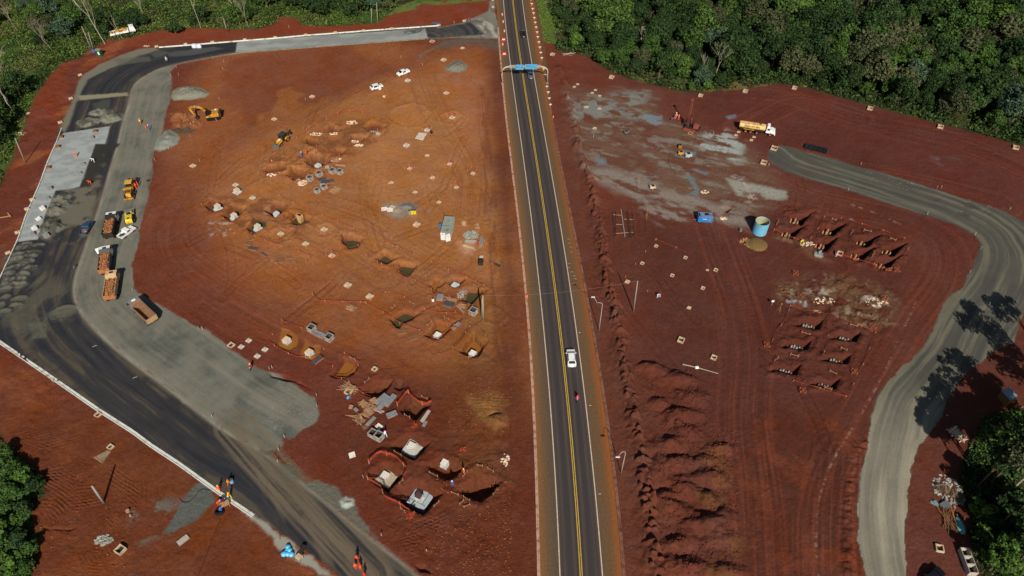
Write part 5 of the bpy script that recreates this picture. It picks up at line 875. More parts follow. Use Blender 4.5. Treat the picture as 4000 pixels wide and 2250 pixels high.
# generator
GXf = lambda x, y, z=0: G(2660 + x/6.3, 780 + y/6.3, z)
a, c_ = GXf(415, 545, .5), GXf(775, 565, .5); (mx, my), rz = put(a, c_); L = math.hypot(c_[0]-a[0], c_[1]-a[1]); h = L/2; root = empty('generator', gz((mx, my + 1.0)), rz, 'blue wheeled compressor box on grey slurry ground', 'generator')
MB().box(-h, h, -1.0, 1.0, .5, 2.1, bev=.06).build('housing', gblue, root); MB().box(-h+.08, h-.08, -.95, .95, 2.103, 2.14).build('roof', gbl2, root); MB().box(-h+.15, -h+.5, -.4, .6, 2.142, 2.2).box(-.2, .5, -.2, .5, 2.142, 2.3).box(.6, .75, .1, .3, 2.142, 2.5).build('exhaust_vents', blk, root)
MB().box(h-1.1, h-.3, -1.02, -1.0, .7, 1.7).build('louvre_panel', gbl2, root); MB().box(-.7, .4, -1.02, -1.0, 1.35, 1.6).build('name_plate', mat('plate', (170, 200, 230), .5, .05), root); wheels(root, (-h+.6, h-.5), .9, .32, .22); MB().tube([(-h, 0, .5), (-h-1.0, 0, .35)], .05).build('tow_bar', steel, root)
# big tank and small ring
tb = GXf(1925, 800, 0); rt = empty('water_tank', gz(tb), 0, 'large open-topped light blue cylindrical water tank', 'tank')
prf = [(1.74, 0)]
for k in range(9): z = .08 + k * .4; prf += [(1.72, z), (1.76, z + .03), (1.76, z + .1), (1.72, z + .13)]
prf += [(1.74, 3.6), (1.78, 3.66), (1.70, 3.66), (1.66, 3.6)]
vs = []; n = 36; fs = []
mbt = MB()
for r_, z in prf:
    for k in range(n): t = 2*math.pi*k/n; vs.append((r_*math.cos(t), r_*math.sin(t), z))
mbt.add(vs, [(i*n+k, i*n+(k+1) % n, (i+1)*n+(k+1) % n, (i+1)*n+k) for i in range(len(prf)-1) for k in range(n)]).build('shell', tblue, rt, True)
mbi = MB(); vs = [(1.66*math.cos(2*math.pi*k/n), 1.66*math.sin(2*math.pi*k/n), z) for z in (3.6, .1) for k in range(n)]; mbi.add(vs, [(k, n+k, n+(k+1) % n, (k+1) % n) for k in range(n)] + [tuple(n+k for k in range(n))]).build('lining', tin, rt)
tb = GXf(1468, 765, 0); rt = empty('concrete_ring', gz(tb), 0, 'small grey concrete ring standing near the blue tank', 'ring'); vs = [(r_*math.cos(2*math.pi*k/16), r_*math.sin(2*math.pi*k/16), z) for (r_, z) in ((.38, 0), (.38, .7), (.28, .7), (.28, .1)) for k in range(16)]
MB().add(vs, [(i*16+k, i*16+(k+1) % 16, (i+1)*16+(k+1) % 16, (i+1)*16+k) for i in range(3) for k in range(16)]).build('ring_wall', mat('ring_grey', (112, 118, 96), .9, .15), rt)
# dark pipe bundle
a, c_ = P(7, 372, 15, .4), P(7, 604, 72, .4); (mx, my), rz = put(a, c_); L = math.hypot(c_[0]-a[0], c_[1]-a[1]); pm = mat('pipe_dark', (50, 56, 58), .6, .15, 2)
for k, (yy_, zz_) in enumerate(((-.75, .33), (0, .33), (.75, .33))):
    root = empty('drain_pipe', (mx - math.sin(rz)*yy_*1.0, my + math.cos(rz)*yy_*1.0, HZ(mx, my)), rz, ('dark drain pipe at the camera side of the three lying by the loop track', 'middle dark drain pipe of the three lying by the loop track', 'dark drain pipe at the forest side of the three lying by the loop track')[k], 'pipe', 'dark pipes lying together by the loop track')
    vs = [(x, r_*math.cos(2*math.pi*i/14), .34 + r_*math.sin(2*math.pi*i/14)) for (x, r_) in ((-L/2, .26), (-L/2, .33), (L/2-.3, .33), (L/2-.3, .37), (L/2, .37), (L/2, .26), (-L/2, .26)) for i in range(14)]
    MB().add(vs, [(i*14+j, (i+1)*14+j, (i+1)*14+(j+1) % 14, i*14+(j+1) % 14) for i in range(6) for j in range(14)]).build('pipe_wall', pm, root, True)
    for x in np.linspace(-L/2+.6, L/2-.8, 5): MB().wheel(0, 0, 0, .345, .06, 14).build('rib', pm, root); o = bpy.data.objects[-1] if False else root.children[-1]; o.rotation_euler = (0, 0, math.pi/2); o.location = (x, 0, .34)
# ================================================================ site works
conc = mat('new_concrete', (194, 198, 194), 0.85, 0.12, 1.6, dirt=(156, 124, 98), dirt_amt=0.35); cream = mat('cream_concrete', (204, 184, 154), 0.85, 0.16, 1.8, dirt=(156, 104, 72), dirt_amt=0.5)
capm = mat('cap_cream', (218, 186, 150), 0.85, 0.1, 1.5, dirt=(170, 110, 74), dirt_amt=.2); ply = mat('form_ply', (128, 130, 132), 0.7, 0.2, 1.5, dirt=(160, 140, 120), dirt_amt=0.3); plyd = mat('dark_ply', (74, 72, 76), 0.7, 0.3, 2, dirt=(110, 84, 66), dirt_amt=.3)
wood = mat('pale_timber', (172, 132, 98), 0.85, 0.18, 3, island=0.25); woodd = mat('dark_timber', (120, 84, 56), 0.85, 0.25, 3, island=0.3); wgrey = mat('grey_timber', (170, 162, 150), .85, .2, 3, island=.25); netm = mat('safety_net', (176, 74, 46), 0.8, 0.2, 3); netp = mat('net_post', (206, 150, 112), .85, .15, 3)
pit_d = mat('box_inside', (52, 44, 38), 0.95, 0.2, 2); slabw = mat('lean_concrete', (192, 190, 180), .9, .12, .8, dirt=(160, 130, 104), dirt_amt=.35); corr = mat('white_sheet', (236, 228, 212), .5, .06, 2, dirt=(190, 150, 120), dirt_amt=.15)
rub_w = mat('pale_rubble', (216, 188, 158), .9, .2, 3, island=.3); rub_g = mat('grey_rubble', (150, 148, 136), .9, .25, 3, island=.35); rub_b = mat('brown_rubble', (176, 128, 84), .9, .25, 3, island=.35)
GR = heading(P(5, 240, 525), P(5, 1140, 915)); GR2 = heading(H_(1030, 90)[0], H_(2530, 540)[0]); GF = heading(F_(770, 800)[0], F_(1150, 990)[0])
def one(l): return l[0]
def pad(p, s=1.6, h=.35, rz=None, label='', cap=True, m=conc, group=None, z=0, name='concrete_pad', cat='concrete pad'):
    root = empty(name, gz(p, z - .05), GR if rz is None else rz, label, cat, group); s *= .76; q = s / 2
    MB().box(-q, q, -q, q, 0, h, bev=.05).build('slab', m, root)
    if cap: MB().box(-q*.72, q*.72, -q*.72, q*.72, h, h+.10, bev=.03).box(-q*.35, q*.2, -.05, .05, h+.10, h+.16).build('cap', cream, root)
    return root
def obox(p, sx=1.5, sy=None, h=.6, rz=None, label='', m=cream, t=.16, group=None, cover=None, z=0, name='drain_box', cat='drain box', deep=.5, parent=None):
    sy = sx if sy is None else sy
    if name == 'drain_box': sx, sy = sx * .78, sy * .78
    root = empty(name, gz(p, z - .05), GR if rz is None else rz, label, cat, group) if parent is None else parent; a, b = sx/2, sy/2
    MB().box(-a, a, -b, -b+t, 0, h).box(-a, a, b-t, b, 0, h).box(-a, -a+t, -b+t, b-t, 0, h).box(a-t, a, -b+t, b-t, 0, h).build('box_wall', m, root)
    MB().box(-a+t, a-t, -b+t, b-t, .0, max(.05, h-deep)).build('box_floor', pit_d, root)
    if cover: MB().box(-a*.95, a*.1, -b*.95, b*.95, h+.003, h+.07).build('cover', m, root)
    return root
def block(p, top=1.3, th=1.1, base=1.9, bh=.7, rz=None, label='', z=0, m=conc, tm=capm, step=True, slats=False, group='white foundation blocks in the pits'):
    top, base, th = top * .96, base * .96, th * 1.0
    root = empty('foundation_block', gz(p, z), GR if rz is None else rz, label, 'foundation', group); a, b = top/2, base/2
    if bh: MB().box(-b, b, -b, b, -.1, bh, bev=.06).build('footing', m, root)
    MB().box(-a, a, -a, a, bh, bh+th, .97, bev=.04).build('pedestal', m, root)
    if slats:
        s = MB()
        for k in range(6): y = -a + .1 + k * (top - .2) / 5; s.box(-a, a, y-.07, y+.07, bh+th, bh+th+.05)
        s.build('slatted_cover', corr, root)
    else: MB().box(-a*.94, a*.94, -a*.94, a*.94, bh+th, bh+th+.02).build('top_face', tm, root)
    return root
def formbox(p, s=1.8, h=1.4, rz=None, label='', group='open ribbed formwork boxes', m=wgrey, inn=plyd, z=0):
    s *= .82; h *= .85
    root = empty('formwork_box', gz(p, z), GR if rz is None else rz, label, 'formwork', group); a = s/2
    for k in range(4):
        M = Matrix.Rotation(k * math.pi/2, 4, 'Z'); mb = MB().use(inn).box(-a, a, a-.06, a, 0, h, M=M).use(m).box(-a-.06, a+.06, a+.002, a+.09, h-.1, h, M=M).box(-a-.06, a+.06, a-.09, a-.062, h-.1, h+.002, M=M).box(-a-.06, a+.06, a+.002, a+.09, 0, .08, M=M)
        for j in range(6): x = -a + .08 + j*(s-.16)/5; mb.box(x-.045, x+.045, a+.002, a+.1, .081, h-.101, M=M)
        mb.build('side_panel', None, root)
    return root
def panels(a, b, w, n=1, label='', m=ply, z0=0, name='formwork_stack', group=None, off=.05, ribs=True, cat='formwork panel'):
    (mx, my), rz = put(a, b); L = math.hypot(b[0]-a[0], b[1]-a[1]); root = empty(name, gz((mx, my), z0), rz, label, cat, group); rr = random.Random(label)
    for k in range(n):
        M = Matrix.Translation((rr.uniform(-off, off), rr.uniform(-off, off), k*.16)) @ Matrix.Rotation(rr.uniform(-.03, .03), 4, 'Z')
        mb = MB().use(woodd if k % 2 else wood).box(-L/2, L/2, -w/2, -w/2+.08, .02, .12, M=M).box(-L/2, L/2, w/2-.08, w/2, .02, .12, M=M)
        if ribs:
            for j in range(int(L/.5)+1): x = -L/2 + .05 + j*.5; mb.box(x-.03, min(x+.03, L/2), -w/2+.081, w/2-.081, .02, .12, M=M)
        mb.build('batten_frame', None, root); MB().box(-L/2-.01, L/2+.01, -w/2-.01, w/2+.01, .122, .15, M=M).build('sheet', m, root)
    return root
def pile(p, L, n, spread, rz, label, m=wood, w=.09, jr=.35, h=.5, name='plank_pile', cat='plank pile', sy=None):
    rr = random.Random(label); mb = MB(); b = gz(p)
    for k in range(n):
        M = Matrix.Translation((b[0], b[1], b[2] + .04 + rr.random()*h)) @ Matrix.Rotation(rz, 4, 'Z') @ Matrix.Translation((rr.uniform(-.3, .3)*L*.4, rr.uniform(-1, 1)*spread, 0)) @ Matrix.Rotation(rr.gauss(0, jr), 4, 'Z') @ Matrix.Rotation(rr.gauss(0, .05), 4, 'Y')
        l = L * rr.uniform(.55, 1) / 2; mb.box(-l, l, -w/2, w/2, -.03, .03, M=M)
    return tag(mb.build(name, m), label, cat, None, 'stuff')
def rubble(p, rx, ry, n, label, m=rub_w, r=(.1, .28), h=.3, name='rubble_pile', cat='rubble', z=0):
    rr = random.Random(label); mb = MB()
    for k in range(n):
        t, q = rr.random()*6.28, math.sqrt(rr.random()); x, y = p[0] + math.cos(t)*q*rx, p[1] + math.sin(t)*q*ry; mb.blob((x, y, HZ(x, y) + z + h*(1-q)*rr.random()), rr.uniform(*r), .7, .3, rr.random())
    return tag(mb.build(name, m), label, cat, None, 'stuff')
def batter(a, b, label, group):
    (mx, my), rz = put(a, b); L = max(.9, math.hypot(b[0]-a[0], b[1]-a[1])); root = empty('batter_board', gz((mx, my)), rz, label, 'batter board', group)
    for sg in (-1, 1): MB().box(sg*L/2-.04, sg*L/2+.04, -.04, .04, -.2, .85 + (.15 if sg > 0 else 0)).build('stake', wood, root)
    MB().box(-L/2-.15, L/2+.15, -.07, -.042, .45, .58).build('crossbar', wood, root)
netf = bpy.data.materials.new('net_fabric'); netf.use_nodes = True
_n = netf.node_tree.nodes; _l = netf.node_tree.links; _b = _n['Principled BSDF']; _b.inputs['Base Color'].default_value = lin(178, 66, 44); _b.inputs['Roughness'].default_value = .8
_w = _n.new('ShaderNodeTexNoise'); _w.inputs['Scale'].default_value = 9; _r = _n.new('ShaderNodeMapRange'); _r.inputs[1].default_value = .35; _r.inputs[2].default_value = .6; _r.inputs[3].default_value = .35; _r.inputs[4].default_value = 1
_l.new(_w.outputs[0], _r.inputs[0]); _l.new(_r.outputs[0], _b.inputs['Alpha'])
def net(pts, label, h=.55, every=4.0, zb=.35, sag=.15, group='orange safety nets around the excavations'):
    if h < .9: h *= .55; sag = .1
    x0, y0 = pts[0]; b0 = HZ(x0, y0); root = empty('safety_net_fence', (x0, y0, b0), 0, label, 'safety net', group); rr = random.Random(label); k = MB(); vs = []; fs = []
    pl = resample(pts, 1.0); gzs = [max(HZ(*q), -.25) for q in pl]
    for i, q in enumerate(pl):
        ph = abs(math.sin(i * math.pi / every)); top = zb + h - sag*ph + rr.uniform(-.04, .04); bot = zb - sag*.6*ph + rr.uniform(-.06, .06) + (.25 * h * ph)
        vs += [(q[0]-x0, q[1]-y0, gzs[i]-b0+top), (q[0]-x0, q[1]-y0, gzs[i]-b0+bot)]
    fs = [(2*i, 2*i+1, 2*i+3, 2*i+2) for i in range(len(pl)-1)]
    MB().add(vs, fs).build('net', netf, root)
    for i in range(0, len(pl), int(every)): q = pl[i]; MB().box(-.035, .035, -.035, .035, gzs[i]-b0-.1, gzs[i]-b0+zb+h+.15, M=Matrix.Translation((q[0]-x0, q[1]-y0, 0)) @ Matrix.Rotation(rr.uniform(-.06, .06), 4, 'X')).build('post', netp, root)
    return root
def framed(p, label, s=1.9, h=.8, rz=None):
    root = empty('barrier_frame', gz(p), GR if rz is None else rz, label, 'barrier', 'orange taped stakes standing round pads'); a = s/2
    for x, y in ((-a, -a), (a, -a), (a, a), (-a, a)): MB().box(x-.04, x+.04, y-.04, y+.04, -.1, h).build('stake', netp, root)
    MB().box(-a, a, a-.02, a+.02, h-.25, h-.15).box(-a-.02, -a+.02, -a, a, h-.25, h-.15).box(a-.02, a+.02, -a, a, h-.25, h-.15).build('tape', netm, root)
# ---- low white pads and drain boxes
pads = [
 (1,1888,607,2.0,.5,'pale thick concrete pad just above the grey sand mound'), (1,1528,815,1.9,.45,'cream concrete pad beside the rear white saloon car'), (1,1916,940,1.9,.45,'cream pad with spilled earth beside it, below the grey sand mound'),
 (1,2077,487,1.5,.35,'small pale pad on the track leading to the highway junction'), (1,565,977,1.7,.4,'pale pad on the edge of the ochre stain beside the diagonal track'), (1,184,1203,1.7,.4,'pale pad alone beside the track above the backhoe'),
 (4,1943,225,1.8,.4,'dusty cream pad alone on red earth right of the grader'), (4,2370,413,1.7,.25,'flat buff pad behind the first white foundation block'), (4,2543,547,1.6,.35,'pale pad between the white foundation blocks and the timber piles'),
 (5,1722,120,1.4,.35,'small cream pad in the middle of the plateau below the rebar mat'), (5,1548,252,1.5,.35,'cream pad with orange stakes, leftmost of the upper plateau row'), (5,1778,345,1.5,.4,'cream pad with upright rods in the centre of the plateau'),
 (5,1950,208,1.5,.4,'cream pad with upright rods toward the highway side of the plateau'), (5,2183,303,1.4,.35,'cream pad with large orange frame nearest the highway verge'), (5,2017,440,1.4,.35,'cream pad with orange frame below the verge pad'),
 (5,1362,392,1.4,.25,'flat cream pad with orange cone at its side'), (5,1600,487,1.4,.25,'flat bright pad above the grey sand spill'), (5,1840,588,1.4,.25,'flat cream pad between sand spill and highway verge'),
 (5,1617,818,2.0,.5,'cream pad standing alone beside the shipping container'), (5,688,865,1.8,.4,'cream pad in the middle of the netted field, beyond the timber column'), (5,250,908,1.7,.4,'cream pad inside the dug dark ring'),
 (5,502,1010,1.7,.45,'cream pad nearest the old timber frames'), (5,765,1130,1.7,.45,'cream pad with red frame below the round water pit'), (5,925,1425,1.9,.5,'cream pad alone between the net fences'), (9,1147,95,1.9,.5,'cream pad with small batter boards at the net corner'),
 (9,93,625,1.4,.4,'bluish concrete pad nearest the muddy net enclosure'), (8,2428,595,1.4,.3,'whitish pad between the buff box and the bluish pad'), (9,15,692,1.4,.4,'bluish pad beside the motorcyclist in red'), (8,2503,533,1.4,.3,'bluish pad farthest up the gravel edge'),
 (5,1515,20,1.9,.45,'white pad below the rebar mat with rounded cap'), (2,660,850,1.2,.2,'upper cream pad of the pair on the red haul road'), (2,627,875,1.2,.2,'lower cream pad of the pair on the red haul road'),
 (2,840,907,1.2,.2,'upper pad of the three on grey slurry'), (2,808,935,1.2,.2,'middle pad of the three on grey slurry'), (2,882,965,1.2,.2,'lower pad of the three on grey slurry'),
 (2,748,1080,1.6,.2,'pinkish pad with loose boards in the slurry'), (2,880,1095,1.4,.15,'pinkish pad in the middle of the slurry'), (2,832,1290,1.4,.2,'pinkish pad above the small tripod rig'),
 (2,2280,1330,1.2,.2,'pale pad under the tanker, upper of the rear pair'), (2,2252,1362,1.2,.2,'pale pad with dark lump, lower of the rear tanker pair'), (2,2435,1380,1.2,.2,'pale pad below the tanker cab, upper of the front pair'), (2,2408,1412,1.2,.2,'pale pad below the tanker cab, lower of the front pair'),
 (6,1160,1390,1.4,.3,'whitish pad at the foot of the red tape line'), (10,1780,203,1.2,.25,'tan pad with stake by the seated orange worker field'), (6,1967,1270,.9,.1,'tiny flat tan pad in the red pad field')]
for (r_, x, y, s, h, lb) in pads: pad(P(r_, x, y), s, h, None if r_ not in (2, 6, 10) else GR2, lb, cap=h > .22, m=cream if 'bluish' not in lb and 'white' not in lb else conc, group='low concrete pads')
for (r_, x, y, lb) in ((5,1548,252,'red taped stakes around the leftmost upper plateau pad'), (5,1778,345,'red taped stakes around the pad in the plateau centre'), (5,1950,208,'red taped stakes around the pad with rods'), (5,2175,270,'tall orange taped stakes nearest the highway verge'), (5,2013,420,'orange taped stakes below the verge frame'), (5,765,1120,'red taped stakes around the pad below the water pit'), (1,1975,1170,'red taped stakes on the bright oval sand patch'), (1,1722,1300,'orange stakes around the pad beside the rebar mat'), (1,1232,1345,'red taped stakes at the corner of the excavations')): framed(P(r_, x, y), lb)
for (r_, x, y, s, h, lb) in ((1,1975,1185,1.8,.3,'white slab inside the red stakes on the oval sand patch'), (1,1722,1315,1.7,.5,'white capped slab above the rebar mat'), (1,1232,1352,1.4,.3,'pinkish slab inside red stakes at the excavation corner')): pad(P(r_, x, y), s, h, None, lb, group='low concrete pads')
boxes = [
 (1,1773,418,1.8,.4,'cream open drain box at the end of the concrete pavement',0), (2,408,552,1.7,.5,'cream drain box in the red corner by the forest and highway',0), (2,1002,783,1.8,.6,'cream drain box below the leafy corner of the forest',0), (2,1897,968,1.6,.6,'cream drain box below the dense round bush',0), (2,2347,922,1.8,.6,'cream drain box next along the forest edge',0),
 (3,265,892,1.8,.6,'cream drain box on the forest edge above the tanker',0), (3,1025,1097,2.0,.6,'cream drain box on the long bare forest edge',0), (3,1732,1283,2.0,.6,'cream drain box near the farther end of the forest edge',0), (7,2490,44,2.0,.6,'cream drain box at the outer bend under the last forest trees',0),
 (7,60,52,2.2,.6,'cream drain box at the tip of the gravel loop',0), (6,2532,195,2.0,.6,'cream drain box on the inner edge of the loop tip',0), (8,988,1282,1.4,.4,'cream square box with dark hole below the white kerb',0), (12,1215,1197,1.9,.7,'big white open box at the bottom of the rippled earth',0), (12,1112,158,1.3,.4,'small white box beside the paver patch',0),
 (8,2328,582,1.6,.45,'buff open box at the edge of the gravel strip',0), (9,1195,825,1.3,.5,'buff open box with pale rim beside the sand mound',0), (9,932,1055,1.7,.6,'buff open box at the end of the long timber bundle',0), (10,1700,534,1.7,.6,'white drain box with black slot alone on red earth',0), (10,2030,708,1.5,.5,'buff square box with black hole near the fallen pole',0),
 (10,1920,8,1.1,.35,'small tan box with dark hole on the red field',0), (6,1450,1032,1.1,.3,'small box at the apex of the red tapes',0), (6,1745,1148,1.1,.3,'small box under the long red tape',0), (6,1310,1205,1.1,.3,'small stone-filled box beside the slanting red tape',0), (6,1612,1328,1.1,.3,'small box with grey spill beside it',0), (6,2050,1272,1.2,.3,'small box with boards leaning on it',0), (2,1795,1342,1.6,.2,'muddy box below the drill rig',0),
 (15,1715,1178,1.7,.6,'white open box beside the bottom timber stack',0), (7,720,1108,1.8,.5,'tan wooden box under the excavated pile rows',0)]
for (r_, x, y, s, h, lb, _) in boxes: obox(P(r_, x, y), s, None, h, (GR if r_ in (1, 9, 5, 8) and x != 988 else GR2) if r_ != 15 else 1.35, lb, m=cream if 'muddy' not in lb else rub_b, group='open drain boxes')
kb = [(1,195,380,0),(1,500,355,1),(1,800,333,2),(1,1083,311,3),(1,1365,293,4),(1,1840,257,5),(0,1578,473,6),(0,1870,448,7),(0,2140,428,8),(0,2465,403,9),(0,808,760,10),(0,715,995,11),(0,610,1240,12),(4,325,565,13),(4,275,660,14),(4,180,895,15),(4,85,1102,16),(1,2095,215,17)]
kl = ['first gully box on the pavement kerb counting from the dark bend', 'second gully box on the pavement kerb counting from the bend', 'third gully box on the pavement kerb counting from the bend', 'fourth gully box on the pavement kerb counting from the bend', 'fifth gully box on the pavement kerb, above the dirt stain', 'cream gully box where the asphalt wedge begins', 'gully box where the white kerb starts in the bend', 'gully box beside the white tanks on the kerb', 'gully box on the kerb between white tanks and pavement', 'gully box where the concrete pavement begins', 'rusty-stained gully box at the top of the bend bank', 'gully box level with the pale strip across the asphalt', 'gully box just above the paver surface', 'brick-coloured gully box beside the paver pallets', 'gully box with slanting lid beside the paver pallets', 'dark-lidded gully box near the paver end', 'gully box with pale lid beside the sand heaps', 'domed cream gully box at the highway junction']
for r_, x, y, i in kb: q = P(r_, x, y); obox(q, 1.5, .8, .5, heading(P(r_, x-60, y+8), q) if r_ < 2 and y < 500 else GR+1.2, kl[i], group='gully boxes along the kerb', cover=i % 3 != 1, deep=.3)
for k in range(3): obox((P(15, 1962, 1240)[0]*(1-k/2)+P(15, 2022, 1400)[0]*k/2, P(15, 1962, 1240)[1]*(1-k/2)+P(15, 2022, 1400)[1]*k/2), 1.62, 1.5, 1.3, heading(P(15, 1962, 1240), P(15, 2022, 1400)), ('white open crate, farthest of the three in the row', 'middle white open crate of the row of three', 'white open crate, nearest of the three in the row')[k], m=wgrey, t=.09, name='open_crate', cat='crate', deep=1.2, group='row of white open crates')
# ---- foundation blocks
block(one(B_(322,320)), label='white foundation block with cream top, nearest the curving dirt track'); block(one(B_(607,465)), label='white stepped foundation block with its base in a netted pit, second of the row', bh=.8); block(one(B_(1022,655)), label='white foundation block standing in greenish water'); block(one(B_(1355,420)), label='clean white foundation block without cream top in the rounded pit', base=1.6, tm=conc); block(one(B_(668,50)), label='low white foundation block at the back of the field', th=.8, bh=.3)
block(one(A_(1078,825)), 1.5, .9, 1.6, .4, label='wide bluish foundation block in the deep shadowed pit', tm=conc); block(one(A_(700,1055)), 1.2, .5, 1.6, .3, label='bluish foundation stub with stony top behind the ribbed boxes', tm=rub_g)
block(one(D_(1070,300)), 1.7, .9, 1.7, .3, GR, 'whitish foundation block with dark slot in the muddy double pit', tm=conc); block(P(9,1825,465), 1.5, 1.1, 2.0, .5, None, 'white slatted foundation block in the netted corner pit', slats=True); block(P(9,2178,640), 1.4, 1.1, 1.9, .6, None, 'white slatted foundation block in the single netted pit', slats=True)
block(P(9,312,540), 1.5, 1.1, 1.5, .1, None, 'white foundation cube standing in orange mud water'); block(P(9,540,665), 1.5, 1.1, 1.5, .1, None, 'white foundation cube by the mud water near the tall box')
FZ = lambda x, y, z=-1.5: [G(1440 + x/4.026, 1680 + y/4.026, z)]
def slabpit(c, s, h, lb, rz=None, mt=slabw):
    root = empty('lean_slab', (c[0], c[1], HZ(*c) + .02), GF if rz is None else rz, lb, 'concrete slab', 'thick footing slabs in the deep pits'); a = s*.43
    MB().box(-a, a, -a, a, -.3, h + .6, bev=.1).build('slab', mt, root); root.location.z -= 0.02; return root
s1 = one(FZ(690,285)); slabpit(s1, 3.9, .9, 'white footing slab with wavy spill in the upper deep pit'); s2 = one(FZ(275,735)); slabpit(s2, 4.3, .9, 'brownish footing slab in the netted deep pit', mt=mat('slab_brown', (176, 160, 136), .9, .15, 1.5, dirt=(200, 190, 170), dirt_amt=.3)); s3 = one(FZ(815,1060)); sl3 = slabpit(s3, 4.4, .9, 'bluish footing slab with joints in the largest deep pit', mt=mat('slab_blue', (168, 176, 178), .85, .08, 1.5))
MB().box(-1.7, 1.7, -1.05, -.98, 1.5, 1.53).box(.95, 1.02, -.98, 1.7, 1.5, 1.53).build('joint', dgrey, sl3)
block(one(FZ(672,240,-1.0)), 1.5, .5, 1.6, 0, GF, 'low slatted cover block on the white slab', z=1.48, slats=True); block(one(FZ(255,705,-1.0)), 1.5, .5, 1.6, 0, GF, 'low slatted cover block on the brownish slab', z=1.48, slats=True); block(one(FZ(792,1050,-1.0)), 1.3, 1.0, 1.6, .1, GF, 'pedestal with dark rebar top on the bluish slab', z=1.48, tm=mat('rebar_top', (90, 60, 54), .8, .4, 8)); block(one(FZ(1200,560,-1.2)), 1.3, .7, 1.5, .5, GF, 'small slat-topped block half buried in clay', slats=True)
tv = MB(); a_, b_ = F_(820,920)[0], F_(640,1130)[0]
for k in range(13): t = k/12; tv.box(-.05, .05, -.45, .45, 0, .08, M=Matrix.Translation((a_[0]*(1-t)+b_[0]*t, a_[1]*(1-t)+b_[1]*t, -3.1+1.5+.03)) @ Matrix.Rotation(GF+1.35, 4, 'Z') @ Matrix.Rotation(1.57, 4, 'Z'))
tag(tv.build('timber_rack', woodd), 'row of short timbers along one side of the bluish slab', 'timber rack')
# ---- ribbed formwork boxes
for q, s, h, lb in ((A_(925,1065),1.75,1.2,'ribbed open box nearest the pale rubble'), (A_(1100,985),1.75,1.2,'ribbed open box, second from the pale rubble'), (A_(1350,930),1.8,1.2,'ribbed open box leaning against grey boards'), (A_(1490,945),1.7,1.2,'purple-sided ribbed open box at the row end'), (A_(1190,1230),1.6,1.0,'weathered ribbed box under dark boards'), (A_(1062,1300),1.5,1.2,'broken grey box full of sticks'),
                    (D_(1505,985),1.8,1.5,'brown ribbed open box beside the twin concrete poles'), (M_(815,1130),1.7,1.1,'lower open timber box beside the orange-vested worker'), (M_(945,1200),1.7,1.7,'taller open timber box beside the orange-vested worker')): formbox(one(q), s, h, None, lb)
for r_, x, y, s, h, lb in ((9,565,425,1.8,1.3,'ribbed open box at the net line above the mud enclosure'), (9,740,515,1.8,1.3,'ribbed open box at the corner of the mud enclosure')): formbox(P(r_,x,y), s, h, None, lb)
root = empty('timber_column', gz(one(B_(1775,500))), GR, 'tall tan timber funnel mould with leaning plank', 'formwork')
MB().side([(-.35, 0), (.35, 0), (.8, 2.0), (.8, 2.6), (-.8, 2.6), (-.8, 2.0)], -.55, .55).build('mould', mat('tan_timber', (206, 158, 104), .85, .12, 2), root); MB().box(-.55, .55, -.35, .35, 2.602, 2.64).build('opening', pit_d, root); MB().tube([(-.3, -.7, 2.3), (-2.4, -1.6, .1)], .08, 4).build('brace_plank', wood, root)
